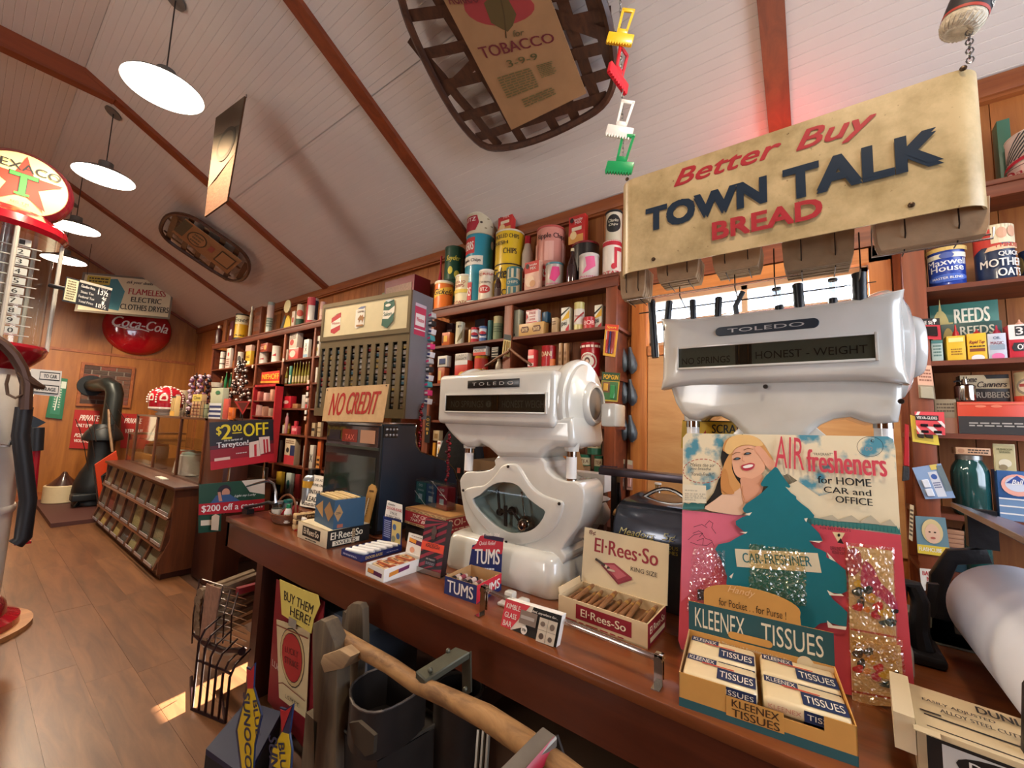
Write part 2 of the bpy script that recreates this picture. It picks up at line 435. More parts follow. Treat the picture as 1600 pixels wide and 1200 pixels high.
# far wall in plywood sheets
wf=MB().box((XW,YF,0),(XW+.12,YF+.12,ZW+.1),m_base).prism([(XL,YF+.02,0),(XW,YF+.02,0),(XW,YF+.02,ZW),(XC,YF+.02,ZC),(XC2,YF+.02,ZC),(XL,YF+.02,ZW)],(0,.1,0),m_base).make('wall_far'); struct(wf)
x=XW
def topz(x): return min(ZC,ZW+SL*(XW-x)) if x>XC2 else ZC-(XC2-x)*.54
while x>XL+.01:
    x0=max(x-1.2,XL)
    MB().box((x0+.003,YF,0),(x-.003,YF+.02,2.385),m_panel).make('plywood_sheet',wf)
    P=[(x-.003,YF,2.40),(x0+.003,YF,2.40),(x0+.003,YF,topz(x0)+.0),(x-.003,YF,topz(x))]
    if x0<XC<x: P.insert(3,(XC,YF,ZC))
    MB().prism(P,(0,.02,0),m_panel).make('plywood_sheet',wf)
    x=x0
struct(MB().box((XL,YF-.02,0),(XW,YF,.12),m_rail).make('baseboard_far'))
struct(MB().box((XL,YF-.012,2.37),(XW,YF,2.415),m_rail).make('trim_2'))
# inner corner boards of the far corner (door casing in the shelf wall)
struct(MB().box((XW-.03,8.35,0),(XW,8.43,2.1),m_rail).box((XW-.03,9.3,0),(XW,9.38,2.1),m_rail).box((XW-.03,8.35,2.02),(XW,9.38,2.12),m_rail).box((XW-.012,8.43,.0),(XW,9.3,2.02),m_panel).make('door_1'))
# left and near walls (outside the frame) with one assumed and one added window
m_wallp=wood('A8622A','C08040','Z',3,.5)
struct(MB().box((XL-.1,YN,0),(XL,YF,ZW+.2),m_wallp).make('wall_left'))
struct(MB().prism([(XL,YN,0),(XW+.1,YN,0),(XW+.1,YN,ZW),(XC,YN,ZC),(XC2,YN,ZC),(XL,YN,ZW)],(0,-.1,0),m_wallp).make('wall_near'))
def plainwin(name,a,b,ax):
    f=MB(); mw=M('E9E4D8',.4)
    (u0,z0),(u1,z1)=a,b
    def bx(u0,z0,u1,z1,dd=.05,m=mw):
        if ax=='y': f.box((u0,YN,z0),(u1,YN+dd,z1),m)
        else: f.box((XL,u0,z0),(XL+dd,u1,z1),m)
    bx(u0,z0,u1,z0+.07);bx(u0,z1-.07,u1,z1);bx(u0,z0,u0+.07,z1);bx(u1-.07,z0,u1,z1);bx((u0+u1)/2-.02,z0,(u0+u1)/2+.02,z1);bx(u0,(z0+z1)/2-.02,u1,(z0+z1)/2+.02)
    bx(u0,z0,u1,z1,.008,M('DDE8FF',.1,emit=2.5,grain=0))
    struct(f.make(name))
plainwin('assumed_window_2',(-.4,1.0),(2.2,2.8),'y'); plainwin('added_window_3',(1.75,1.3),(2.85,3.05),'x')  # near window assumed; left window made up to go with the fill light
# the window behind the second scale
m_or=wood('B4682A','D88C48','Y',6,.4); m_orz=wood('A65C26','D08444','Z',6,.4)
m_pane=glass('FFFFFF',.02,.06)
w1=MB()
w1.box((XW-.03,-.33,1.93),(XW+.01,.93,1.99),m_or).box((XW-.03,-.33,2.325),(XW+.01,.93,2.40),m_or).box((XW-.03,-.33,1.93),(XW+.01,-.25,2.4),m_orz).box((XW-.03,.86,1.93),(XW+.01,.94,2.4),m_orz)
w1=w1.make('window_1'); struct(w1)
sash=MB(); mws=M('C9A27C',.5)
sash.box((XW+.02,-.25,1.99),(XW+.05,.87,2.02),mws).box((XW+.02,-.25,2.295),(XW+.05,.87,2.325),mws)
for yy in (-.25,.29,.83): sash.box((XW+.02,yy,1.99),(XW+.05,yy+.03,2.32),mws)
sash.box((XW+.025,-.25,2.15),(XW+.045,.87,2.165),mws)
sash.make('sash',w1)
MB().box((XW+.03,-.25,2.0),(XW+.034,.87,2.32),m_pane).make('window_pane',w1)
struct(MB().box((XW+.06,2.735,.42),(XW+.064,2.95,.66),m_pane).make('added_opening_5'))  # added, unseen opening; only there to let a sun patch onto the floor
# posts and plywood below the window
m_fir=wood('A4531F','CE8440','Z',7,.42); m_ply=wood('C48A50','DDAA70','Y',3,.45,stretch=6)
struct(MB().box((XW-.04,.865,0),(XW,.965,2.42),m_fir,bev=.002).make('trim_3'))
struct(MB().box((XW-.012,-.34,.9),(XW,.862,1.925),m_ply).make('trim_4'))
struct(MB().box((XW-.045,-.40,0),(XW,-.335,ZW-.09),wood(RED1,RED2,'Z',7,.4)).make('trim_5'))
struct(MB().box((XW-.035,.865,2.42),(XW,.975,ZW-.09),wood('6A3018','9A5630','Z',7,.4)).box((XW-.03,-.34,2.41),(XW,.865,2.52),wood('6A3018','9A5630','Y',7,.4)).make('trim_6'))
# outdoors seen through the window: bright sky, a hint of trees
# ================================================================ counter
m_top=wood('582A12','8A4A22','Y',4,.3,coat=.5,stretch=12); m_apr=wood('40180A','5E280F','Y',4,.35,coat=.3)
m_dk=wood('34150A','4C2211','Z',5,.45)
ct=thing('store_counter','long red-brown wooden counter with a deep apron carrying both white scales','counter',(1.3,1,0))
CZ=.842
MB().box((1.0,-1.3,CZ-.03),(1.33,2.82,CZ),m_top,bev=.004).make('top_plank',ct)
MB().box((1.333,-1.3,CZ-.03),(1.90,2.82,CZ-.0005),m_top,bev=.004).make('top_plank',ct)
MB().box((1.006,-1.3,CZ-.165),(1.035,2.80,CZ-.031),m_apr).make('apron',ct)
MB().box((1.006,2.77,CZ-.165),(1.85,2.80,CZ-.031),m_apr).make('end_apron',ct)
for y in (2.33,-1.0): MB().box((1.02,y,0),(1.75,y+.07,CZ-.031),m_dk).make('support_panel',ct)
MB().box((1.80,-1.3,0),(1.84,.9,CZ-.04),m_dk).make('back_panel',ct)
# ================================================================ big bread sign
def tpx(A,g,t,bl,tr,mat,bold=.03,shear=0.,stamp=0,lo=None,hi=None):
    a0,b0=g(*bl); a1,b1=g(*tr); b0=g(*lo)[1] if lo else b0; b1=g(*hi)[1] if hi else b1; A.text(t,(a0+a1)/2,(b0+b1)/2,abs(a1-a0)-2*stamp/A.asp,abs(b1-b0)-2*stamp,mat,bold,shear,0,stamp)
def signmat(name,h1,h2,r=.35):
    m,t,b=newmat(name); N=t.nodes; L=t.links
    tc=N.new('ShaderNodeTexCoord'); n1=N.new('ShaderNodeTexNoise'); n1.inputs['Scale'].default_value=9; n1.inputs['Detail'].default_value=9; n1.inputs['Roughness'].default_value=.65
    cr=N.new('ShaderNodeValToRGB'); e=cr.color_ramp.elements; e[0].position=.32; e[0].color=rgb(h2)+(1,); e[1].position=.62; e[1].color=rgb(h1)+(1,)
    n2=N.new('ShaderNodeTexNoise'); n2.inputs['Scale'].default_value=60; n2.inputs['Detail'].default_value=3
    c2=N.new('ShaderNodeValToRGB'); q=c2.color_ramp.elements; q[0].position=.70; q[0].color=(1,1,1,1); q[1].position=.76; q[1].color=(.35,.25,.15,1)
    mx=N.new('ShaderNodeMixRGB'); mx.blend_type='MULTIPLY'; mx.inputs[0].default_value=1
    for n in (n1,n2): L.new(tc.outputs['Object'],n.inputs[0])
    L.new(n1.outputs[0],cr.inputs[0]); L.new(n2.outputs[0],c2.inputs[0]); L.new(cr.outputs[0],mx.inputs[1]); L.new(c2.outputs[0],mx.inputs[2]); L.new(mx.outputs[0],b.inputs['Base Color'])
    rr=N.new('ShaderNodeMapRange'); rr.inputs[3].default_value=r-.12; rr.inputs[4].default_value=r+.2; L.new(n1.outputs[0],rr.inputs[0]); L.new(rr.outputs[0],b.inputs['Roughness'])
    b.inputs['Coat Weight'].default_value=.3; b.inputs['Coat Roughness'].default_value=.3
    return m
SX=1.25
yl=PX(967,300,SX).y; yr=PX(1545,200,SX).y; zt=PX(1300,175,SX).z; zb=PX(1300,363,SX).z
t=thing('bread_sign','large cream metal sign reading Better Buy Town Talk Bread, hung over the right scale','sign',(SX,(yl+yr)/2,(zt+zb)/2))
m_sign=signmat('enamel_cream','CDB484','A08A5C')
pr=[]
R_=.05
for i in range(7): a=PI/2*i/6; pr.append((SX+R_-R_*math.sin(a)+.0,yl-R_+R_*math.cos(a)))   # left end: starts at back
pr=[(SX+.16,yl)]+[(SX+R_-R_*math.sin(PI/2*i/6),yl-R_+R_*math.cos(PI/2*i/6)) for i in range(7)]
pr+=[(SX+R_-R_*math.cos(PI/2*i/6),yr+R_-R_*math.sin(PI/2*i/6)) for i in range(7)]+[(SX+.16,yr)]
n=len(pr); vs=[(x,y,zb) for x,y in pr]+[(x,y,zt) for x,y in pr]
inn=[(x+.004 if 1<i<n-2 else x,y-(.004 if i<n/2 else -.004) if (i<4 or i>n-5) else y) for i,(x,y) in enumerate(pr)]
vs+=[(x,y,zb) for x,y in inn]+[(x,y,zt) for x,y in inn]
fs=[]
for i in range(n-1):
    fs+=[(i,i+1,n+i+1,n+i),(2*n+i,3*n+i,3*n+i+1,2*n+i+1),(i,2*n+i,2*n+i+1,i+1),(n+i,n+i+1,3*n+i+1,3*n+i)]
spn=MB().add(vs,fs,m_sign).make('sign_panel',t,sharp=50)
O,U,V=(SX,yl,zb),(0,yr-yl,0),(0,0,zt-zb); f,asp=plane(O,U,V); g=inv_plane(O,U,V)
A=Art(f,asp=asp); m_red=M('B22A32',.4,sc=40,grain=.1); m_navy=M('12283C',.35,sc=40,grain=.1)
tpx(A,g,'Better',(1053,293),(1221,227),m_red,.02,.35,.004,None,(1086,257))
tpx(A,g,'Buy',(1244,239),(1370,180),m_red,.02,.35,.004,(1337,219),(1277,197))
tpx(A,g,'TOWN',(1009,364),(1198,274),m_navy,.03,0,.014)
tpx(A,g,'TALK',(1224,317),(1471,197),m_navy,.03,0,.014)
tpx(A,g,'BREAD',(1113,377),(1285,321),m_red,.03,0,.007,None,(1113,349))
A.make(spn,'lettering')
b=MB()
for u,v in ((980,280),(1021,405),(1505,107),(1424,320)):
    p=PX(u,v,SX-.001); q=Matrix.Translation(p)@Matrix.Rotation(-PI/2,4,'Y'); b.lathe([(.0065,0),(.006,.002),(.003,.0035)],M('4A3826',.4,.7),n=12,mtx=q)
b.each('screw',t)
# top hanger bar and hidden, assumed red neon tube behind the sign that throws the pink light on the ceiling
nm=thing('assumed_neon_tube','assumed red neon tube glowing on the wall behind the bread sign, hidden by it','neon light',(2.55,.1,2.9))
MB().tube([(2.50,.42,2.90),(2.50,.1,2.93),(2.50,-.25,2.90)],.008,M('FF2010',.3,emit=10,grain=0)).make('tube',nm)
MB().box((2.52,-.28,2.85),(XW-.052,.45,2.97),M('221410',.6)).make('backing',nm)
light('assumed_neon_glow','POINT',(2.44,.1,2.93),1.9,(1,.05,.06),.05)  # lamp of the assumed tube, gives the pink ceiling glow
# ---- kraft bags held in wire under the sign
m_kraft=M('A88A68',.8,grain=.16,sc=30,bump=.25); m_kraft2=M('8C7254',.85,grain=.18,sc=30,bump=.3); m_wire=M('3A302A',.35,.8); m_bright=M('C8C4BC',.2,.9)
def bags(u0,u1,v0,v1,n,lab,x0,d,mat):
    p=PX(u0,v0,x0); q=PX(u1,v1,x0); y0,y1=p.y,q.y; zt_=zb+.03; zl=min(p.z,q.z)
    r=thing('paper_bag_stack',lab,'paper bags',(x0,(y0+y1)/2,zl),'stacks of kraft bags under the bread sign')
    dx=d/n
    for i in range(n):
        b=MB(); xx=x0+i*dx+.001; j=random.uniform(-.002,.002)
        P=[(xx,y0,zt_),(xx,y1,zt_),(xx,y1+.004,zl+.02+j),(xx,y1+.01,zl+j),(xx,y0-.01,zl+j),(xx,y0-.004,zl+.02+j)]
        b.prism(P,(dx*.8,0,0),mat,bev=.001,seg=1).make('paper_bag',r)
    b=MB()
    for k in (.28,.74):
        yy=y0+(y1-y0)*k
        b.tube([(x0-.003,yy,zt_),(x0-.005,yy,zl+.03),(x0+.02,yy,zl-.004),(x0+d,yy,zl-.006)],.0015,m_wire,5)
    b.each('retaining_wire',r)
bags(968,1008,455,462,5,'short stack of kraft bags hanging under the left end of the bread sign',1.30,.09,m_kraft)
bags(1025,1092,440,432,5,'second stack of kraft bags from the left, under BREAD',1.30,.09,m_kraft)
bags(1112,1190,425,412,6,'wide stack of kraft bags under the middle of the bread sign',1.31,.09,m_kraft)
bags(1222,1338,420,405,7,'larger darker stack of brown bags under the letters TALK',1.31,.10,m_kraft2)
bags(1368,1552,392,362,6,'wide stack of large kraft bags under the right end of the sign',1.29,.05,m_kraft)
rk=thing('bag_rack','thin wire rack below the bread sign carrying the bag stacks','rack',(1.36,0,zb))
b=MB()
y0=yl-.01;y1=yr+.02; zz=PX(1200,470,1.42).z
b.tube([(1.43,y0,zb-.09),(1.43,y1+.22,zb-.09)],.0022,m_wire,6).tube([(1.31,y0,zb-.075),(1.31,.02,zb-.075)],.0022,m_bright,6)
b.tube([PX(1362,352,1.27),PX(1362,402,1.27),PX(1552,372,1.27),PX(1552,355,1.27)],.0022,m_bright,6).tube([PX(1374,352,1.33),PX(1376,398,1.33),PX(1548,366,1.33)],.0022,m_bright,6)
for u in (1062,1148,1210,1345): 
    yy=PX(u,430,1.36).y; b.tube([(1.36,yy,zb+.03),(1.36,yy,zb-.07),(1.43,yy,zb-.09)],.0018,m_wire,6)
b.each('wire',rk)
# ---- black grips hung on threads above scale B
gl=thing('grip_line','wire line strung above the right scale on which black grips hang','wire line',(1.43,0,zb-.09))
m_grip=M('141A20',.35,grain=.1,sc=60); m_clr=glass('DDE4E8',.1,.35)
grips=[(1018,470,1024,545,.013,'long black ribbed grip hanging at the left end of the row',0),(1046,470,1041,503,.012,'short black grip hanging first above the scale',0),(1082,468,1084,500,.010,'thin black grip second above the scale',0),(1123,464,1121,495,.011,'black grip third above the scale, straight',0),
(1158,456,1153,490,.008,'small bent black grip above the word TOLEDO',1),(1213,450,1220,482,.012,'tilted grip with clear sleeve above the scale',2),(1246,443,1250,476,.014,'flared black grip right of the tilted clear one',0),(1301,436,1302,472,.011,'black grip with clear top, second from the right',2),(1342,426,1344,468,.017,'thick black grip at the right end of the row',0)]
for (ua,va,ub,vb,r_,lab,kind) in grips:
    xg=1.43; a=PX(ua,va,xg); c=PX(ub,vb+14,xg)
    r=thing('hanging_grip',lab,'grip',a,'black grips hanging above the right scale')
    b=MB(); d=c-a; q=d.to_track_quat('Z','Y').to_matrix().to_4x4(); q.translation=a; L=d.length
    prof=[(r_*.6,0),(r_,.003)]
    nn=9
    for i in range(nn): prof+=[(r_*(1-.06*(i%2)),.003+(L-.006)*(i+.5)/nn)]
    prof+=[(r_*.9,L)]
    if kind==1:
        mid=a+d*.45+Vector((0,.012,0)); b.tube([a+Vector((0,-.005,0)),mid,c],r_,m_grip,10)
    elif kind==2:
        b.lathe([(p[0],p[1]) for p in prof if p[1]>L*.5]+[(r_*.8,L)],m_grip,n=14,mtx=q); b.lathe([(r_*.95,.004),(r_*.95,L*.5)],m_clr,n=14,mtx=q); b.lathe([(r_*1.05,0),(r_*1.05,.006)],m_grip,n=14,mtx=q)
    else: b.lathe(prof,m_grip,n=14,mtx=q)
    b.make('sleeve',r); MB().tube([a,(a.x,a.y,zb-.09)],.0006,m_wire,4).make('thread',r)
MB().tube([(1.43,PX(1018,470,1.43).y+.02,zb-.089),(1.43,PX(1345,420,1.43).y-.03,zb-.089)],.0015,m_wire,5).make('line',gl)
# ---- chain with plastic clips
cx=1.25; ctop=PX(968,-60,cx); cbot=PX(974,272,cx)
def chain(name,lab,a,b,n,r,w,mat,group=None):
    root=thing(name,lab,'chain',b,group); mb=MB(); a=Vector(a);b=Vector(b); d=(b-a)/n
    for i in range(n):
        c=a+d*(i+.5); ax=Vector((1,0,0)) if i%2 else Vector((0,1,0)); u=d.normalized()
        mb.tube([c+u*math.cos(2*PI*k/8)*d.length*.72+ax*math.sin(2*PI*k/8)*w for k in range(8)],r,mat,4,closed=True)
    mb.make('links',root); return root
m_steel=M('8C8A86',.3,.9)
chain('hanging_chain','thin steel chain with colored clips above the left end of the bread sign',ctop,cbot,52,.0011,.0035,m_steel)
def clip(u,v,col,lab,rot,h=.17):
    p=PX(u,v,cx-.012); r=thing('plastic_clip',lab,'clip',p,'plastic clips on the hanging chain')
    T=Matrix.Translation(p)@Matrix.Rotation(-PI/2+rot,4,'Z')@Matrix.Rotation(.25,4,'Y'); m=M(col,.35,coat=.3)
    s=h/.12; b=MB()
    b.prism([(-.013*s,0,.0),(-.016*s,0,.062*s),(-.010*s,0,.062*s),(-.008*s,0,.006*s)],(0,.006,0),m,mtx=T)
    b.prism([(.013*s,0,.0),(.016*s,0,.062*s),(.010*s,0,.062*s),(.008*s,0,.006*s)],(0,.006,0),m,mtx=T)
    b.box((-.016*s,0,.056*s),(.016*s,.006,.066*s),m,T,bev=.002); b.box((-.013*s,0,-.004),(.013*s,.006,.01*s),m,T,bev=.002)
    b.make('handle',r)
    b=MB(); b.box((-.032*s,-.004,-.032*s),(.032*s,.010,-.004*s),m,T,bev=.003)
    for i in range(9): b.box(((-.029+.0066*i)*s,-.005,-.036*s),((-.026+.0066*i)*s,.004,-.028*s),m,T)
    b.make('jaw',r)
clip(972,50,'F2C21E','yellow plastic clip, uppermost on the chain',.5); clip(969,112,'D8182C','red plastic clip on the chain, seen edge on',1.35,.2)
clip(971,195,'ECE6DC','white plastic clip on the chain between red and green',.5); clip(971,250,'16A05A','green plastic clip lowest on the chain',.3)
chain('hanging_chain','short steel chain joining the twine ball to the sign corner',PX(1514,48,SX),PX(1516,97,SX),7,.0015,.006,m_steel)
# ---- twine ball
c=PX(1510,22,SX); tw=thing('twine_ball','cream ball of twine with a dark paper band hanging over the sign corner','twine ball',c)
mt=M('D8CCB4',.85,grain=.2,sc=90,bump=.5)
T=Matrix.Translation(c)@Matrix.Rotation(.35,4,'X')
b=MB(); b.lathe([(.012,-.036),(.024,-.042),(.031,-.038),(.037,-.024),(.038,0),(.037,.024),(.031,.04),(.012,.04)],mt,n=28,mtx=T); 
for i in range(26):
    a=2*PI*i/26; b.tube([T@Vector((rr*math.cos(a+k*.09),rr*math.sin(a+k*.09),z)) for k,(rr,z) in enumerate(((.014,-.038),(.026,-.0425),(.032,-.038),(.038,-.022)))],.0009,mt,4)
b.make('ball',tw)
MB().lathe([(.0385,-.006),(.0392,.008),(.0390,.032)],M('2A2426',.6),n=28,mtx=T,cap=False).lathe([(.0388,-.012),(.0392,-.006)],M('B24030',.6),n=28,mtx=T,cap=False).make('paper_band',tw)
A=Art(lambda a,b_,o: T@Vector(((.0395+o)*math.cos(PI*1.05+a*2.0),(.0395+o)*math.sin(PI*1.05+a*2.0),-.004+b_*.036)),True); A.run('t PREMIER .5 .66 .6 .3 F0E8D8;t CORD .6 .25 .34 .3 F0E8D8'); A.make(tw,'lettering')
# ================================================================ porcelain scales
def porcelain():
    m,t,b=newmat('white_porcelain_enamel'); N=t.nodes; L=t.links
    tc=N.new('ShaderNodeTexCoord'); nz=N.new('ShaderNodeTexNoise'); nz.inputs['Scale'].default_value=4; nz.inputs['Detail'].default_value=5
    cr=N.new('ShaderNodeValToRGB'); e=cr.color_ramp.elements; e[0].position=.3; e[0].color=rgb('C4C2B8')+(1,); e[1].position=.6; e[1].color=rgb('D6D4CC')+(1,)
    L.new(tc.outputs['Object'],nz.inputs[0]); L.new(nz.outputs[0],cr.inputs[0]); L.new(cr.outputs[0],b.inputs['Base Color'])
    b.inputs['Roughness'].default_value=.22; b.inputs['Coat Weight'].default_value=.8; b.inputs['Coat Roughness'].default_value=.05; return m
m_porc=porcelain(); m_chrome=M('B8B4AC',.12,1,grain=.02); m_black=M('0C0C0C',.3); m_dial=M('3C3A34',.4); m_screw=M('3A3430',.3,.8)
def boolcut(o,cut):
    mo=o.modifiers.new('b','BOOLEAN'); mo.operation='DIFFERENCE'; mo.solver='EXACT'; mo.object=cut
    dg=bpy.context.evaluated_depsgraph_get(); me=bpy.data.meshes.new_from_object(o.evaluated_get(dg)); o.modifiers.clear(); old=o.data; o.data=me; me.name=o.name
    cm=cut.data; bpy.data.objects.remove(cut); 
    try: me.set_sharp_from_angle(angle=math.radians(40))
    except Exception: pass
def ringslab(mb,outer,inner,d,mat,bev):
    pass
LYRE=[(777,713),(773,727),(764,734),(746,737),(728,737),(719,747),(718,757),(721,780),(727,811),(738,832),(741,843),(735,851),(724,856),(724,866),(756,870),(790,857),(820,865),(835,867),(834,878),(867,888),(881,878),(883,867),(877,859),(890,839),(904,820),(911,797),(913,773),(910,762),(902,753),(885,752),(867,745),(853,731),(845,714)]
RIDGE=[(724,766),(741,760),(757,757),(773,741),(783,728),(797,724),(811,729),(829,757),(848,773),(867,780),(879,785),(878,801),(867,825),(848,841),(829,849),(811,853),(792,851),(778,846),(759,829),(741,808),(728,785)]
GLS=[(738,780),(750,773),(762,762),(778,754),(797,754),(811,760),(825,778),(843,792),(852,800),(843,818),(829,829),(811,833),(792,832),(773,822),(755,806),(743,792)]
def smoothpts(P,sub=3):
    n=len(P); out=[]
    for i in range(n):
        p0,p1,p2,p3=[Vector(P[(i+k)%n]) for k in (-1,0,1,2)]
        for k in range(sub):
            t=k/sub; out.append(.5*(2*p1+(p2-p0)*t+(2*p0-5*p1+4*p2-p3)*t*t+(3*p1-p0-3*p2+p3)*t*t*t))
    return out
def loft(mb,secs,mat,cap=True):
    n=len(secs[0]); vs=[p for s in secs for p in s]; fs=[]
    for j in range(len(secs)-1):
        for i in range(n):
            k=(i+1)%n; fs.append((j*n+i,j*n+k,(j+1)*n+k,(j+1)*n+i))
    if cap: fs+=[tuple(range(n-1,-1,-1)),tuple((len(secs)-1)*n+i for i in range(n))]
    mb.add(vs,fs,mat)
def rrect(x0,x1,y0,y1,z,r,n=5):
    out=[]
    for cx_,cy_,a0 in ((x1-r,y1-r,0),(x0+r,y1-r,PI/2),(x0+r,y0+r,PI),(x1-r,y0+r,3*PI/2)):
        for i in range(n+1):
            a=a0+PI/2*i/n; out.append(Vector((cx_+r*math.cos(a),cy_+r*math.sin(a),z)))
    return out
def scale(which):
    if which=='A':
        X=1.30; fy0,fy1=PX(684,620,X).y,PX(866,620,X).y; z0,z1=PX(800,666,X).z,PX(800,580,X).z
        lab='white porcelain counter scale, whole and in full view left of the cigar box'; dy=0; xb=1.34
    else:
        X=1.41; fy0,fy1=PX(1034,560,X).y,PX(1413,520,X).y; z0,z1=PX(1230,596,X).z,PX(1230,478,X).z
        lab='white porcelain counter scale behind the air freshener card, below the hanging grips'; xb=1.45
    r=thing('counter_scale',lab,'scale',(X+.15,(fy0+fy1)/2,CZ),'pair of white counter scales')
    H=z1-z0; Wd=fy0-fy1
    # housing
    b=MB()
    if which=='A':
        b.box((X,fy1,z0),(X+.16,fy0,z1),m_porc,bev=.022)
    else:
        secs=[]
        for k,(ins,xx) in enumerate(((.03,0),(.012,.006),(0,.02),(0,.06),(.02,.14))):
            S_=[]
            ny=14
            def pt(fa,fb):   # waisted outline: corners flare out
                yy=fy1+ins+(Wd-2*ins)*fa; zz_=z0+ins*.6+(H-1.2*ins)*fb
                fl=abs(fa-.5)*2; e=.014*fl**6
                zz_+= (e if fb>.5 else -e); yy+= -.008*(abs(fb-.5)*2)**4*(1 if fa<.5 else -1) if fl>.9 else 0
                return Vector((X+xx,yy,zz_))
            for i in range(ny): S_.append(pt(i/ny,0))
            for i in range(6): S_.append(pt(1,i/6))
            for i in range(ny): S_.append(pt(1-i/ny,1))
            for i in range(6): S_.append(pt(0,1-i/6))
            secs.append(S_)
        loft(b,secs,m_porc)
    hs=b.make('housing',r,sharp=50)
    # drum with end caps
    cx_,cz_=X+.197,(z0+z1)/2+(-.01 if which=='A' else 0); R_=.176 if which=='A' else .165
    ya=fy0-.045; yb=fy1-.01 if which=='A' else fy1+.01
    q=lambda y: Matrix.Translation((cx_,y,cz_))@Matrix.Rotation(PI/2,4,'X')   # local z -> -y
    L=ya-yb
    b=MB(); b.lathe([(.03,-.03),(.10,-.028),(R_-.03,-.012),(R_-.006,0),(R_-.004,.02),(R_-.012,.03),(R_-.012,L-.05),(R_-.004,L-.04),(R_+.004,L-.02),(R_+.006,L),(R_,L+.012),(R_-.012,L+.016)],m_porc,n=48,mtx=q(ya)); b.make('drum',r)
    b=MB(); b.lathe([(R_-.013,L+.014),(R_-.018,L+.028),(R_-.04,L+.04),(R_-.075,L+.047),(.09,L+.052),(.082,L+.068),(.075,L+.072),(.066,L+.07),(.064,L+.06)],m_porc,n=48,mtx=q(ya),cap=False); b.make('end_cap',r)
    b=MB(); b.lathe([(.066,L+.06),(.04,L+.066),(.001,L+.068)],M('6E665E' if which=='A' else '8A94A0',.25),n=32,mtx=q(ya),cap=False); b.make('end_lens',r)
    b=MB(); ztop=z0+.03
    UA=[(692,652),(692,664),(698,673),(706,682),(718,694),(727,699),(742,698),(748,693),(762,701),(776,714),(843,716),(851,706),(867,698),(884,700),(893,699),(897,690),(893,652)]
    UB=[(1046,590),(1046,604),(1054,629),(1064,646),(1075,655),(1091,656),(1107,649),(1125,650),(1141,658),(1159,676),(1168,690),(1258,690),(1267,676),(1283,663),(1304,654),(1330,651),(1351,658),(1366,662),(1393,661),(1406,659),(1412,624),(1412,590)]
    xu=X+.025; b.prism([PX(u,v,xu) for u,v in (UA if which=='A' else UB)],(.27,0,0),m_porc,bev=.028,seg=4); b.make('underbody',r,sharp=60)
    nw=.085; nkz=PX(1215,672,1.45).z; yc=PX(1215,672,1.45).y
    # columns with chrome ferrules
    cols=((733,715),(893,722)) if which=='A' else ((1083,668),(1380,668))
    for i,(u,v) in enumerate(cols):
        p=PX(u,v,X+.07); zt_=ztop-.06 if which=='A' else ztop; zl=PX(u,742 if i==0 else 756,X+.07).z if which=='A' else PX(u,760,X+.07).z
        c=MB(); zh=PX(u,(700,705)[i],X+.07).z if which=='A' else PX(u,658,X+.07).z
        c.lathe([(.020,zl-.02),(.020,zt_)],M('F2F0EC',.15,coat=.6),c=(p.x,p.y,0),n=20)
        c.make('column',r)
        c=MB(); c.lathe([(.0215,zl),(.0215,zl+.02)],m_chrome,c=(p.x,p.y,0),n=20); c.lathe([(.0215,zh-.02),(.0215,zh)],m_chrome,c=(p.x,p.y,0),n=20); c.each('ferrule',r)
        k=MB(); k.lathe([(.026,zh),(.029,zh+.02),(.031,zh+.05)],m_porc,c=(p.x,p.y,0),n=24); k.make('column_socket',r,sharp=60)
    # lyre body
    if which=='A':
        P=[PX(u,v,xb) for u,v in LYRE]; b=MB(); b.prism(smoothpts(P,2),(.17,0,0),m_porc,bev=.03,seg=5); body=b.make('body',r,sharp=60)
        Rg=smoothpts([PX(u,v,xb-.008) for u,v in RIDGE],3); b=MB(); b.prism(Rg,(.03,0,0),m_porc,bev=.009,seg=3); ridge=b.make('window_frame',r,sharp=60)
        G=[Vector((xb-.05,p.y,p.z)) for p in smoothpts([PX(u,v,xb-.008) for u,v in GLS],2)]
        for o in (body,ridge):
            c=MB().prism(G,(.19,0,0),m_porc).make('cutter',None); boolcut(o,c)
        G2=[PX(u,v,xb) for u,v in GLS]; G2=[Vector((xb+.004,p.y,p.z)) for p in smoothpts(G2,2)]
        MB().prism(G2,(.002,0,0),glass('E8F0F0',.03,.06)).make('window_glass',r)
        G3=[Vector((xb+.075,p.y,p.z)) for p in smoothpts([PX(u,v,xb) for u,v in GLS],2)]
        MB().prism(G3,(.002,0,0),M('B4B8B4',.4)).make('back_plate',r)
        m_iron=M('3A2E2A',.35,.7); b=MB()
        pb=PX(822,820,xb+.035); b.sphere(pb,.036,M('7A6458',.12,1),16); b.make('pendulum_bob',r)
        b=MB(); b.cyl(PX(815,768,xb+.035),pb,.004,m_chrome).cyl(PX(778,765,xb+.045),PX(781,805,xb+.045),.006,m_iron).cyl(PX(781,800,xb+.05),PX(781,800,xb+.07),.016,m_iron).cyl(PX(800,798,xb+.05),PX(800,798,xb+.06),.017,m_iron).cyl(PX(790,790,xb+.045),PX(790,828,xb+.045),.008,m_iron).tube([PX(781,800,xb+.045),PX(800,798,xb+.045),PX(812,815,xb+.045)],.006,m_iron)
        b.each('linkage_rod',r)
        b=MB()
        for u,v in ((794,729),(724,766),(874,787),(791,847)):
            p=PX(u,v,xb-.009); b.lathe([(.006,0),(.006,.003),(.003,.005)],m_screw,n=12,mtx=Matrix.Translation(p)@Matrix.Rotation(-PI/2,4,'Y'))
        b.each('screw',r)
        # base
        b=MB(); y0_,y1_=1.285,.735; zz0=CZ; zz1=PZ(868,942,CZ) and .985
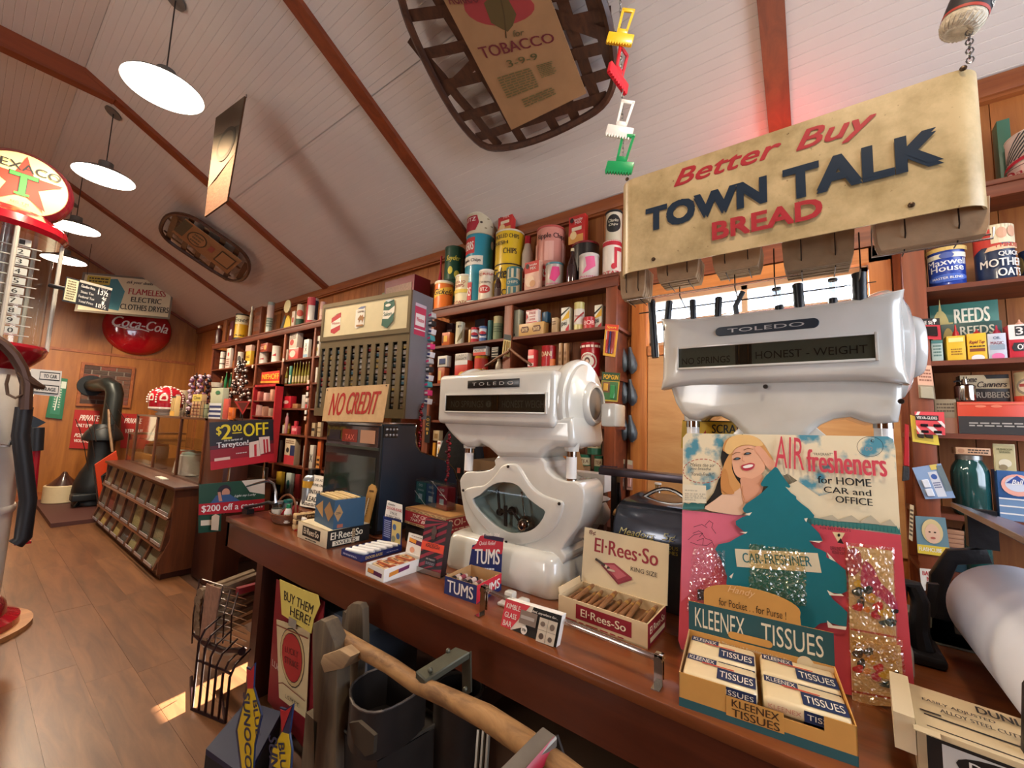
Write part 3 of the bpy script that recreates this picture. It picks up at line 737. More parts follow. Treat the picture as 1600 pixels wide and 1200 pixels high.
        secs=[rrect(1.285,1.70,y1_,y0_,CZ+.001,.05),rrect(1.28,1.705,y1_-.004,y0_+.004,CZ+.02,.05),rrect(1.29,1.70,y1_+.005,y0_-.005,zz1-.03,.05),rrect(1.30,1.69,y1_+.015,y0_-.015,zz1-.01,.045),rrect(1.32,1.67,y1_+.035,y0_-.035,zz1,.04)]
        loft(b,secs,m_porc); b.make('base',r,sharp=60)
        b=MB(); p=PX(888,884,1.42); b.lathe([(.016,0),(.014,.012),(.006,.016),(.006,.024)],m_screw,c=(p.x,p.y,.986),n=14); b.make('leveling_screw',r)
        # goods platter at the back
        c_=PX(915,778,1.62); b=MB(); b.lathe([(.03,-.02),(.08,-.010),(.10,.0),(.103,.004),(.08,-.004),(.001,-.008)],m_porc,c=(c_.x,c_.y,c_.z),n=32,cap=False); b.lathe([(.02,-.20),(.02,-.01)],m_porc,c=(c_.x,c_.y,c_.z),n=16); b.each('platter',r)
        p=PX(948,648,1.46); b=MB(); b.box((1.47,p.y-.03,p.z-.045),(1.58,p.y+.03,p.z+.045),m_porc,bev=.01); b.make('side_bracket',r)
    else:
        b=MB(); P=[Vector((xb,y,z)) for y,z in ((yc+nw,nkz+.02),(yc+nw+.05,nkz-.05),(yc+.21,nkz-.09),(yc+.22,nkz-.25),(yc+.13,CZ+.13),(yc+.2,CZ+.09),(yc-.2,CZ+.09),(yc-.13,CZ+.13),(yc-.22,nkz-.25),(yc-.21,nkz-.09),(yc-nw-.05,nkz-.05),(yc-nw,nkz+.02))]
        b.prism(smoothpts(P,2),(.17,0,0),m_porc,bev=.03,seg=4); b.make('body',r,sharp=60)
        b=MB(); b.box((xb-.02,yc-.27,CZ+.001),(xb+.30,yc+.27,CZ+.11),m_porc,bev=.03); b.make('base',r)
    # dials
    if which=='A':
        O=PX(702,641,X-.001);g1=PX(853,614,X-.001); NB=(PX(731,606,X),PX(812,590,X)); txt=('NO SPRINGS T HONEST WEIGH')
    b=MB()
    if which=='A': w0,w1_=PX(697,642,X),PX(853,616,X); n0,n1=PX(731,607,X),PX(812,591,X)
    else: w0,w1_=PX(1061,575,X),PX(1366,523,X); n0,n1=PX(1118,526,X),PX(1280,496,X)
    for yy0,yy1,zz0_,zz1_ in ((w1_.y-.007,w1_.y,w0.z-.007,w1_.z+.007),(w0.y,w0.y+.007,w0.z-.007,w1_.z+.007),(w1_.y,w0.y,w0.z-.007,w0.z),(w1_.y,w0.y,w1_.z,w1_.z+.007)): b.box((X-.007,yy0,zz0_),(X+.01,yy1,zz1_),m_porc,bev=.0015)
    b.make('dial_rim',r)
    dc=M('26231E',.35) if which=='A' else M('7C776A',.5)
    dpl=MB().box((X-.0015,w1_.y,w0.z),(X+.004,w0.y,w1_.z),dc); dpl=dpl.make('dial_plate',r)
    f,asp=plane((X-.0017,w0.y,w0.z),(0,w1_.y-w0.y,0),(0,0,w1_.z-w0.z)); A=Art(f,asp=asp)
    tc_=M('6A6860',.5) if which=='A' else M('14120E',.5)
    if which=='A': A.text('NO SPRINGS',.24,.45,.36,.42,tc_,.0); A.text('HONEST WEIGH',.80,.45,.38,.42,tc_,.0); A.ell(.475,.45,.028,.2,tc_,24); A.text('T',.475,.45,.028,.26,M('1A1814',.5),.02)
    else: A.text('NO SPRINGS',.165,.33,.29,.34,tc_,.0); A.text('HONEST - WEIGHT',.71,.42,.52,.36,tc_,.0)
    A.make(dpl,'lettering')
    MB().box((X-.0055,w1_.y,w0.z),(X-.0045,w0.y,w1_.z),glass('D8DCD8',.03,.04)).make('dial_glass',r)
    b=MB(); ym=w0.y+(w1_.y-w0.y)*(.54 if which=='A' else .385)
    b.box((X-.003,ym-.022,w0.z),(X-.001,ym+.022,w1_.z),M('2A2622',.3,.5)); b.box((X-.004,ym-.014,w0.z),(X-.0025,ym-.011,w1_.z),m_chrome);b.box((X-.004,ym+.011,w0.z),(X-.0025,ym+.014,w1_.z),m_chrome); b.each('pointer_carriage',r)
    b=MB()
    if which=='A': b.box((X-.003,n1.y,n0.z),(X+.004,n0.y,n1.z),m_black,bev=.0015)
    else:
        hh=(n1.z-n0.z)/2; P=[]
        for i in range(13): a=-PI/2+PI*i/12; P.append((X-.003,n1.y+hh-hh*math.cos(a),n0.z+hh+hh*math.sin(a)))
        for i in range(13): a=PI/2+PI*i/12; P.append((X-.003,n0.y-hh-hh*math.cos(a),n0.z+hh+hh*math.sin(a)))
        b.prism(P,(.006,0,0),M('26303A',.3),bev=.001,seg=1)
    npl=b.make('name_plate',r)
    f,asp=plane((X-.0032,n0.y,n0.z),(0,n1.y-n0.y,0),(0,0,n1.z-n0.z)); A=Art(f,asp=asp)
    A.text('T O L E D O' if which=='A' else 'TOLEDO',.5,.5,.80 if which=='A' else .74,.40 if which=='A' else .44,M('C4C4C0',.3,.3),.01); A.make(npl,'lettering')
    if which=='B':
        b=MB()
        for u,v in ((1196,604),(1408,627)):
            p=PX(u,v,X+.01); b.lathe([(.007,0),(.006,.004)],m_screw,n=12,mtx=Matrix.Translation(p)@Matrix.Rotation(-PI/2,4,'Y'))
        b.each('screw',r)
    else:
        b=MB(); p=PX(888,671,X+.155); 
    return r
scA=scale('A'); scB=scale('B')
# ================================================================ goods on the counter
def frame2(pl,pr):
    ux=(pr-pl); w=ux.length; ux.normalize(); uy=Vector((-ux.y,ux.x,0))
    return Matrix(((ux.x,uy.x,0,pl.x),(ux.y,uy.y,0,pl.y),(0,0,1,pl.z),(0,0,0,1))),w,uy
def pbox(bl,br,back,tl,z=CZ):
    pl,pr,pb=PZ(*bl,z),PZ(*br,z),PZ(*back,z); T,w,uy=frame2(pl,pr)
    d=(pb-pr).dot(uy); h=PP(tl[0],tl[1],pl,uy).z-z
    return T,w,d,h
def shade_front(T,w,h,spec,y=0,z0=0):
    f=lambda a,b,o: T@Vector((a*w,y-o,z0+b*h)); A=Art(f,asp=w/h); A.run(spec); return A
def shade_right(T,w,d,h,spec,z0=0):
    f=lambda a,b,o: T@Vector((w+o,a*d,z0+b*h)); A=Art(f,asp=d/h); A.run(spec); return A
def shade_top(T,w,d,z,spec):
    f=lambda a,b,o: T@Vector((a*w,b*d,z+o)); A=Art(f,asp=w/d); A.run(spec); return A
def tray(T,w,d,h,mat,t=.002,mi=None,fh=None):
    mi=mi or mat; b=MB(); fh=h if fh is None else fh
    b.box((0,0,0),(w,d,t),mat,T).box((0,0,0),(w,t,fh),mat,T).box((0,d-t,0),(w,d,h),mat,T).box((0,t,0),(t,d-t,h),mat,T).box((w-t,t,0),(w,d-t,h),mat,T); return b
def Tn(T,x,y,z,rx=0,ry=0,rz=0): return T@Matrix.Translation((x,y,z))@Matrix.Rotation(rz,4,'Z')@Matrix.Rotation(rx,4,'X')@Matrix.Rotation(ry,4,'Y')
m_card=M('D8C9A8',.7,grain=.08,sc=30); m_cardb=M('B98F5E',.75,grain=.1,sc=30); m_wht=M('EEEAE2',.5,grain=.04)
# ---- air freshener board
BL=PZ(1062,1016,CZ); BR=PZ(1431,1118,CZ); TL=PX(1068,677,1.335)
bn=(BR-BL).cross(TL-BL).normalized()
if bn.x>0: bn=-bn
bo=BL.copy(); bu=(BR-BL).normalized(); bv=bn.cross(bu)*-1
if bv.z<0: bv=-bv
af=thing('display_card','large cardboard air freshener display with blonde woman and dark green tree, leaning on scale','display card',(BL+BR)/2)
out=[(1066,830),(1067,684),(1073,677),(1387,682),(1395,686),(1399,700),(1407,835),(1432,1112),(1410,1108),(1064,1014),(1060,1000)]
P=[PP(u,v,bo,bn) for u,v in out]; m_blk=M('D8CDB6',.7)
MB().prism(P,-bn*.004,m_blk).make('card',af)
BF=lambda a,b,o: PP(a,b,bo,bn)+bn*o
A=Art(BF,step=.00035,asp=1)
K=lambda h,r=.45: M(h,r,grain=.05,sc=30,coat=.15)
def cp(*q): return [(1040+q[i]/4,660+q[i+1]/4) for i in range(0,len(q),2)]
A.poly([(1066,830),(1067,684),(1073,677),(1387,682),(1395,686),(1399,700),(1406,826),(1262,812),(1066,795)],K('E2D2AE'))
rn=random.Random(3)
def cloudmat():
    m,t,b=newmat('printed_clouds'); N=t.nodes; L=t.links; tc=N.new('ShaderNodeTexCoord'); n1=N.new('ShaderNodeTexNoise'); n1.inputs['Scale'].default_value=16; n1.inputs['Detail'].default_value=7
    cr=N.new('ShaderNodeValToRGB'); e=cr.color_ramp.elements; e[0].position=.52; e[0].color=rgb('E4D4B0')+(1,); e[1].position=.62; e[1].color=rgb('4C8C9C')+(1,)
    L.new(tc.outputs['Object'],n1.inputs[0]); L.new(n1.outputs[0],cr.inputs[0]); L.new(cr.outputs[0],b.inputs['Base Color']); b.inputs['Roughness'].default_value=.45; return m
A.poly([(1067,684),(1073,677),(1387,682),(1395,686),(1398,700),(1401,745),(1280,775),(1230,740),(1120,760),(1067,780)],cloudmat())
A.poly([(1066,797),(1170,806),(1262,818),(1407,836),(1432,1112),(1410,1108),(1064,1014),(1060,1000),(1066,830)],K('CF4A58'))
A.poly([(1066,797),(1170,806),(1200,830),(1130,860),(1110,900),(1064,940)],K('DC6C82'))
A.poly(cp(105,540,118,500,145,510,170,495,200,508,262,512,250,540,180,548),K('2E7A78'))
A.poly(cp(870,590,1440,645,1470,700,1200,660,890,632),K('3A7C76'))
mw_=K('E8DCC0')
for i in range(24):
    x=900+i*24; y=640+i*2.2; A.face(cp(x,y,x+6,y-34-rn.random()*10,x+12,y),K('2A6A66'))
A.k+=1
for i in range(40):
    x=108+i*3.8; A.face(cp(x,538,x+2,498+rn.random()*12,x+4,538),K('4C9088'))
A.k+=1
for q in ((950,600,1040,578,1090,620),(1060,615,1160,580,1230,630),(1200,625,1280,580,1350,640),(1330,640,1400,605,1440,650)): A.face(cp(*q),K('B8AE94'))
A.k+=1
# dark halo, woman
A.blob(cp(330,540,240,530,300,440,330,360,360,300,345,220,370,130,430,95,500,90,500,300,480,500),K('18140F'),3)
A.blob(cp(270,545,330,500,400,440,440,400,470,400,600,360,600,440,520,560,400,565),K('E2A080'),3)
A.blob(cp(245,540,300,490,380,430,440,385,470,420,490,470,500,510,480,575,380,570),K('E8C0A0'),3)
A.blob(cp(350,440,345,340,370,250,400,190,360,180,370,120,430,85,520,80,590,110,640,180,680,260,640,290,600,200,560,150,500,150,440,170,420,220,415,290,440,350,470,400,420,440,380,450),K('D69A58'),3)
A.blob(cp(415,210,440,165,500,145,555,150,590,190,615,240,620,290,590,330,540,352,480,352,440,330,420,280),K('E8AE8A'),3)
A.blob(cp(470,345,540,352,600,325,600,370,560,470,490,500,475,420),K('DC9E7C'),3)
A.blob(cp(555,170,580,145,620,180,650,220,690,260,680,300,640,290,600,230),K('E4A684'),3)
A.blob(cp(372,150,400,100,470,78,560,92,610,140,570,150,500,140,440,160,405,200,372,185),K('E8BC78'),3)
A.blob(cp(350,330,372,290,390,330,400,390,430,440,400,450,362,430,344,390),K('C88848'),3)
A.blob(cp(472,272,500,262,530,254,556,262,548,286,516,302,484,298),K('B83444'),3)
A.blob(cp(484,276,520,264,546,266,540,278,512,286,490,286),K('F6EEE0'),2)
for x,y in ((445,228),(510,196)): A.blob(cp(x-24,y+6,x-8,y-7,x+14,y-8,x+26,y+0,x+8,y+7,x-10,y+9),K('2A2018'),2); A.blob(cp(x-10,y+2,x,y-4,x+10,y-4,x+14,y+1,x,y+4),K('5A7484'),2)
A.line(cp(415,205,440,190,465,190),1.1,K('8A5A30')); A.line(cp(488,175,515,163,545,170),1.1,K('8A5A30'))
A.line(cp(480,215,478,240,492,246),.8,K('C8805E'))
A.line(cp(480,400,478,440,490,480,486,510),.9,K('B87838'))
# tree
tr=cp(683,278,700,290,722,325,750,365,778,400,770,410,745,402,780,440,812,462,815,480,850,510,890,540,925,580,922,596,880,600,862,598,900,635,930,665,955,690,978,738,940,745,892,738,930,780,960,790,1000,810,1000,840,1060,870,1120,920,1125,960,1130,1050,1090,1068,1040,1060,1005,1045,1040,1100,1100,1150,1130,1180,1125,1270,1080,1262,1010,1242,960,1250,900,1300,600,1300,300,1240,300,1190,385,1060,380,1000,385,960,345,850,310,790,330,760,400,745,440,720,500,690,440,640,438,615,480,590,530,575,490,560,480,540,500,510,560,470,600,440,640,400,600,400,592,385,620,340)
cen=cp(700,760)[0]
A.poly(tr,K('12707A',.4))
m_w2=K('F0E4CC')
for q in ((495,572,540,560,522,582),(462,684,512,682,500,694),(862,600,885,596,875,622,868,612),(892,738,978,738,955,750),(1002,808,1030,835,1060,870,1020,850),(398,960,425,936,412,972),(1003,1042,1020,1075,1110,1080,1090,1065,1050,1068),(1003,1230,1010,1275,1120,1290,1125,1270,1040,1262)): A.face(cp(*q),m_w2)
A.k+=1
A.poly(cp(432,787,946,814,970,936,445,898),K('DCCFAE'))
gb=lambda u,v:(PP(u,v,bo,bn)-bo)
def btext(t,bl,tr_,col,bold=.02,shear=0.,rot=0.,r=.45):
    # straight lettering in the board's own plane; baseline along the pixel line given
    p=PP(*bl,bo,bn); q=PP(*tr_[0],bo,bn); u=q-p; h=(PP(*tr_[1],bo,bn)-p); v=bn.cross(u).normalized()
    if v.dot(h)<0: v=-v
    hh=abs(h.dot(v)); f=lambda a,b,o: p+u*a+v*(hh*b)+bn*o
    B=Art(f,step=.00035,asp=u.length/hh); B.k=A.k; B.text(t,.5,.5,1,1,K(col,r),bold,shear); n=len(A.mb.v)
    A.mb.v+=B.mb.v; 
    for i,fc in enumerate(B.mb.f): A.mb.f.append(tuple(k+n for k in fc)); A.mb.m.append(A.mb.mi(B.mb.mats[B.mb.m[i]]))
c1=lambda x,y: cp(x,y)[0]
btext('AIR',c1(680,280),(c1(862,300),c1(690,88)),'CC4450',.0)
btext('"FRAGRANT"',c1(918,208),(c1(1040,210),c1(918,192)),'1A1816',.01)
btext('fresheners',c1(885,308),(c1(1375,342),c1(890,170)),'CC4450',.03)
btext('for HOME',c1(948,380),(c1(1278,404),c1(950,335)),'14120F',.03)
btext('CAR and',c1(985,438),(c1(1278,462),c1(985,400)),'14120F',.03)
btext('OFFICE',c1(1058,500),(c1(1286,522),c1(1058,458)),'14120F',.03)
btext('FOR BEST RESULTS',c1(962,664),(c1(1150,682),c1(962,650)),'14120F',.01)
btext('CAR-FRESHNER',c1(485,872),(c1(910,898),c1(485,812)),'1C6A70',.02)
for i,(t_,x0,x1,y) in enumerate((('Makes the air',155,308,280),('you breathe',155,285,305),('"Forest-Fresh!"',160,305,337))): btext(t_,c1(x0,y-4),(c1(x1,y+2),c1(x0,y-26)),'2A2420',.0,.3)
for i in range(26):
    a=2*PI*i/26; b_=a+.14; A.line(cp(232+118*math.cos(a),306+74*math.sin(a),232+118*math.cos(b_),306+74*math.sin(b_)),1.2,K('B04A38'))
for i in range(26):
    a=2*PI*i/26; b_=2*PI*(i+1.02)/26; A.face(cp(1264+82*math.cos(a),156+63*math.sin(a),1264+82*math.cos(b_),156+63*math.sin(b_),1264+79*math.cos(b_),156+60*math.sin(b_),1264+79*math.cos(a),156+60*math.sin(a)),K('14120F'))
A.k+=1
btext('c',c1(1268,130),(c1(1287,131),c1(1268,112)),'14120F',.04); btext('100',c1(1218,182),(c1(1280,182),c1(1218,158)),'9A8A80',.0,.2)
A.poly(cp(112,388,255,396,258,505,112,498),K('E6DABC')); 
for i,(x1,y) in enumerate(((200,428),(250,450),(235,462),(255,474),(190,486))): btext('||||| ||| ||||| || ||||',c1(126,y),(c1(x1,y+4),c1(126,y-8)),'3A342C',.0)
# pink-side sketch, small triangle mark
for q in ((145,730,180,700,230,690,250,720,290,735,305,770),(160,745,200,760,260,765,290,745),(175,690,210,675,235,690,215,712),(250,640,275,612,298,628,290,655,315,690),(180,650,230,635,262,655),(200,735,240,720,235,760)): A.line(cp(*q),.8,K('3A1A24'))
A.poly(cp(1030,680,1108,686,1070,752),K('E2C898')); A.poly(cp(1060,745,1082,718,1100,755),K('14120F')); A.ell(*c1(1070,700),2.2,2.6,K('14120F'),10)
btext('OPEN END TO',c1(1018,790),(c1(1110,800),c1(1018,768)),'14120F',.0); btext('RELEASE SCENT',c1(1030,812),(c1(1110,822),c1(1030,796)),'14120F',.0)
A.make(af,'print')
# crinkled cellophane packets hanging on the board
def crinkle(name,quad,col,nx,ny,amp,seed,alpha=.3,lift=.006):
    rn=random.Random(seed); q=[PP(u,v,bo,bn) for u,v in quad]; vs=[];fs=[]
    for j in range(ny+1):
        for i in range(nx+1):
            a,b=i/nx,j/ny; p=(q[0]*(1-a)+q[1]*a)*(1-b)+(q[3]*(1-a)+q[2]*a)*b
            e=min(a,1-a,b,1-b); jit=.35*(q[1]-q[0]).length/nx if 0<i<nx and 0<j<ny else 0
            vs.append(p+bn*(lift+amp*rn.random()*(1 if e>0 else .3)+.010*min(1,e*6))+Vector((0,rn.uniform(-jit,jit),rn.uniform(-jit,jit))))
    for j in range(ny):
        for i in range(nx):
            k=j*(nx+1)+i
            fs+= [(k,k+1,k+nx+2),(k,k+nx+2,k+nx+1)] if rn.random()<.5 else [(k,k+1,k+nx+1),(k+1,k+nx+2,k+nx+1)]
    b=MB().add(vs,fs,col); return b.make(name,af,sharp=5)
def fill(quad,mat,off=.004):
    MB().prism([PP(u,v,bo,bn)+bn*.003 for u,v in quad],bn*off,mat).make('packet_filling',af)
m_cel=glass('FFFFFF',.16,.2); m_celg=glass('FFF4D8',.16,.2); m_foil=M('B89A58',.22,.8,grain=.4,sc=120,bump=.6)
fill(cp(200,1040,330,1050,300,1100,200,1110),M('2A2620',.5,grain=.3,sc=80,bump=.5)); crinkle('cellophane_packet',cp(170,770,372,790,330,1180,130,1180),m_cel,26,46,.005,1)
crinkle('cellophane_packet',cp(350,785,375,790,385,1000,345,1000),m_cel,5,20,.004,2)
fill(cp(560,940,860,960,870,1080,560,1080),m_foil); crinkle('cellophane_packet',cp(512,742,880,790,890,1150,512,1140),m_celg,34,36,.006,3)
for k,(y0,y1) in enumerate(((740,1510),(1310,1840))):
    fill(cp(1135+k*15,y0+30+k*20,1415+k*45,y0+60+k*20,1440+k*50,y1-70,1150+k*15,y1-90),M('DCC09A',.4,grain=.12,sc=40),.003+.003*k)
    B=Art(lambda a,b,o,k=k: PP(a,b,bo,bn)+bn*(.0075+.0035*k+o),step=.0002)
    if k==0:
        B.blob(cp(1230,870,1290,900,1340,1000,1420,1080,1440,1180,1330,1090,1220,1020),K('B83C78'),3)
        B.blob(cp(1130,800,1200,790,1220,900,1160,960,1130,900),K('B0506A'),3)
    dy=0 if k==0 else 380
    def cc(*q): return [(1040+q[i]/4,900+(q[i+1]+dy)/4) for i in range(0,len(q),2)]
    for (x,y,rx,ry,c_) in ((1195,45,24,24,'D8B030'),(1195,95,36,30,'22383C'),(1260,85,34,28,'1E3A44'),(1275,135,36,32,'D2A030'),(1215,160,26,36,'20303C'),(1195,190,36,26,'C02038'),(1250,205,24,20,'D88A40'),(1322,182,34,26,'D02838'),(1310,235,34,34,'B82850'),(1370,225,50,30,'D8B040'),(1385,285,60,24,'1E4050'),(1425,215,26,14,'2A2A30')):
        B.blob([cc(x+rx*math.cos(t_)*(.8+.3*((j*7)%3)/2),y+ry*math.sin(t_)*(.8+.3*((j*5)%3)/2))[0] for j,t_ in enumerate([2*PI*i/9 for i in range(9)])],K(c_,.3),2)
    B.poly([cc(1150,318+0*k)[0],cc(1450,372)[0],cc(1450,384)[0],cc(1150,330)[0]],K('B84A40'))
    B.make(af,'fruit_print')
    crinkle('cellophane_packet',cp(1110+k*35,y0+5,1420+k*48,y0+40,1445+k*62,y1-10,1140+k*22,y1-50),m_celg,28,48,.004,5+k,.22,.010+.004*k)
# ---- tissue display box
T,w,d,h=pbox((1061,1102),(1342,1199),(1342,1150),(1062,1050)); 
pl=PZ(1061,1102,CZ); uy=T.to_3x3()@Vector((0,1,0))
# depth where header left/right edges match the width
best=None
for i in range(60):
    dd=.05+i*.004; o_=pl+uy*dd; a=T.inverted()@PP(1088,998,o_,uy); b=T.inverted()@PP(1321,1062,o_,uy); e=abs((b.x-a.x)-w)
    if best is None or e<best[0]: best=(e,dd,a,b)
d=min(max(best[1],.14),.21)
td=thing('tissue_display','cardboard counter box of pocket tissue packs with orange arched header','tissue box',pl+uy*(d/2)+T.to_3x3()@Vector((w/2,0,0)))
m_org=M('D39A4C',.6,grain=.06,sc=30); m_teal=M('2C5C60',.55,grain=.06,sc=30)
hb=h*1.15
b=MB(); b.box((0,0,0),(w,d,.002),m_org,T); b.box((0,0,.002),(w,.002,h*.62),m_org,T)
b.box((0,0,h*.62),(w*.30,.002,h),m_org,T).box((w*.84,0,h*.62),(w,.002,h),m_org,T)
b.prism([T@Vector(p) for p in ((0,0,0),(0,d,0),(0,d,hb),(0,0,h))],T.to_3x3()@Vector((.002,0,0)),m_cardb); b.prism([T@Vector(p) for p in ((w-.002,0,0),(w-.002,d,0),(w-.002,d,hb),(w-.002,0,h))],T.to_3x3()@Vector((.002,0,0)),m_org)
b.box((0,d-.002,.002),(w,d,hb),m_org,T)
b.make('tray',td)
A=shade_front(T,w,h,'r 0 0 1 .26 2A5A5E;r .3 .20 .63 .76 D39A4C;t KLEENEX .47 .60 .27 .2 4A3018;t TISSUES .47 .34 .27 .22 4A3018'); A.make(td,'print')
A=shade_right(T,w,d,h,'r 0 0 1 .26 2A5A5E'); A.make(td,'print')
hp=pl+uy*(d+.001); gh=lambda u,v: T.inverted()@PP(u,v,hp,uy)
hl=gh(1088,941).z; hb0=gh(1088,1000).z
P=[(0,hb0-.03),(w,hb0-.03),(w,hl),(w*.80,hl),(w*.795,hl+.02)]+[(w*.46+w*.34*math.cos(PI*i/16),hl+.03+.034*math.sin(PI*i/16)) for i in range(17)]+[(w*.12,hl+.012),(w*.12,hl),(0,hl)]
MB().prism([T@Vector((x,d+.001,z)) for x,z in P],uy*.002,m_org).make('header',td)
f=lambda a,b_,o: T@Vector((a*w,d+.0008-o,hb0+(hl-hb0)*b_)); A=Art(f,asp=w/(hl-hb0)); hm=K('245458',.5)
A.rect(0,0,1,1,hm); A.text('KLEENEX',.235,.62,.37,.5,K('EADFC0'),-.012); A.text('TISSUES',.735,.62,.40,.5,K('EADFC0'),-.012)
A.text('Handy',.40,1.52,.2,.22,K('EEC48C'),.0,.4); A.text('for Pocket . . for Purse !',.47,1.17,.47,.19,K('3A2410'),.0)
A.poly([(.33+.03*math.cos(PI/2+PI*i/8),.38+.09*math.sin(PI/2+PI*i/8)) for i in range(9)]+[(.58+.03*math.cos(-PI/2+PI*i/8),.38+.09*math.sin(-PI/2+PI*i/8)) for i in range(9)],K('D39A4C'))
A.text('24 Tissues - 12 Booklets - Wallet Size',.47,.12,.52,.07,K('DCD0B0'),.0)
A.ell(.82,.12,.055,.2,K('E2D2AC')); A.poly([(.86,.2),(1.0,.22),(1.0,-.25),(.85,-.2)],K('DCC8A0')); A.text('10 PACKS',.925,-.1,.09,.08,K('3A2410'),.01)
A.make(td,'print')
m_pk=M('E4CFA4',.35,coat=.4,grain=.04); 
pw=w*.47; ph=h*.42; pd=d*.46
kk=0
for lv in range(2):
    for row in range(2):
        for col in range(2):
            z0=.006+ph*lv*1.03; ex=(hb-h)*row*.5
            if lv==1: z0=h-ph*(.95+.16*row)+ex
            x0=.006+col*(w*.50); y0=.006+row*(d*.48)
            r=thing('tissue_pack',('cream and navy tissue pack, %s %s of the tray, %s'%(('front','back')[row],('left','right')[col],('at the bottom','on top')[lv])),'tissue pack',T@Vector((x0+pw/2,y0+pd/2,z0)),'tissue packs in the display tray')
            b=MB(); b.box((x0,y0,z0),(x0+pw,y0+pd,z0+ph),m_pk,T,bev=.009); b.make('wrapper',r,sharp=60)
            f=lambda a,b_,o: T@Vector((x0+a*pw,y0+b_*pd,z0+ph+o)); A=Art(f,asp=pw/pd)
            A.rect(.03,.66,.45,.93,K('1C2C52')); A.text('KLEENEX',.24,.79,.36,.17,K('F0E6D0'),.01)
            A.rect(.47,.10,.98,.60,K('1C2C52')); A.text('TISSUES',.725,.34,.44,.28,K('F0E6D0'),.01); A.rect(.25,.60,.7,.65,K('C84434')); A.make(r,'print')
            f=lambda a,b_,o: T@Vector((x0+a*pw,y0-o,z0+b_*ph)); A=Art(f,asp=pw/ph)
            A.rect(.47,.15,.98,.85,K('1C2C52')); A.text('TISSUES',.725,.5,.44,.34,K('F0E6D0'),.01); A.text('KLEENEX',.25,.5,.38,.28,K('C88870'),.0); A.make(r,'print')
# ---- cigar box
T,w,d,h=pbox((872,963),(1012,1015),(1042,982),(872,929))
m_ply2=M('D9C096',.5,grain=.08,sc=20)
cb=thing('cigar_box','open cream cigar box with tall lid picturing a cigar in an ashtray, full of cigars','cigar box',T@Vector((w/2,d/2,0)))
d=max(d,.14)
tray(T,w,d,h,m_ply2,.004,fh=h).make('tray',cb)
A=shade_front(T,w,h,'r .22 .22 .84 .86 8C1426;t El·Rees-So .53 .55 .50 .34 F2E4C4;x .1 .04 .8 .14 1 9A2A30'); A.make(cb,'print')
A=shade_right(T,w,d,h,'r 0 0 1 1 8C1426;t El_Rees-So .5 .65 .8 .3 F2E4C4;r .1 .15 .9 .36 E6D6B4'); A.make(cb,'print')
lz=h; lh=(PP(932,829,PZ(872,963,CZ)+T.to_3x3()@Vector((0,d,0)),T.to_3x3()@Vector((0,1,0))).z-CZ)-h
m_lid=M('E6D4AC',.4,grain=.05,coat=.2)
LTm=Tn(T,0,d,h,rx=-.10)
b=MB(); b.box((-.004,0,0),(w+.004,.004,lh),m_lid,LTm); b.make('lid',cb)
f=lambda a,b_,o: LTm@Vector((a*w,-o,b_*lh)); A=Art(f,asp=w/lh)
A.text('El·Rees·So',.52,.72,.76,.26,K('9A1C2A'),.035); A.text('8¢',.10,.92,.09,.10,K('6A1820'),.01); A.text('KING SIZE',.75,.45,.30,.075,K('3A241C'),.0)
A.poly([(.24,.42),(.40,.47),(.62,.30),(.46,.16)],K('9C3040')); A.poly([(.29,.405),(.40,.44),(.555,.305),(.45,.205)],K('C0606A')); A.poly([(.24,.42),(.46,.16),(.46,.12),(.24,.375)],K('7A2030')); A.poly([(.46,.16),(.62,.30),(.62,.26),(.46,.12)],K('8C2838'))
A.line([(.17,.46),(.34,.36)],.045,K('3A2A22')); A.ell(.37,.335,.05,.02,K('C8B8A0')); A.line([(.30,.385),(.31,.378)],.05,K('D8C8A8'))
A.make(cb,'print')
m_cig=M('8A5A34',.4,grain=.25,sc=50,coat=.3)
n=12; cg=None
for layer in range(2):
    for i in range(n):
        x=.012+(w-.024)*(i+.5)/n; z=h-.016-.013*(1-layer)+.006*math.sin(i*1.7)*layer
        if layer==0: continue
        r=thing('cigar',ORD[i]+' brown cigar from the left in the open cigar box','cigar',T@Vector((x,d*.5,z)),'cigars in the open box')
        Q=Tn(T,x,.008,z,rx=-PI/2+.10*(i%2)); Q=Q@Matrix.Rotation(.04*((i*5)%3-1),4,'Y'); L=d-.02
        b=MB(); b.lathe([(.002,0),(.0068,.006),(.0078,.02),(.0078,L-.02),(.006,L-.006),(.002,L)],m_cig,n=12,mtx=Q); b.make('wrapper_leaf',r)
        MB().lathe([(.0081,L*.68),(.0081,L*.78)],M('B08848',.3,.4),n=12,mtx=Q,cap=False).make('band',r)
MB().box((.004,.004,.004),(w-.004,d-.004,h-.030),m_cig,T).make('lower_cigars',cb)['kind']='stuff'
Q=Tn(T,.002,.0,h,rx=0,ry=-.25); MB().box((0,.0,0),(.002,d*.9,.022),m_ply2,Q).make('side_flap',cb)
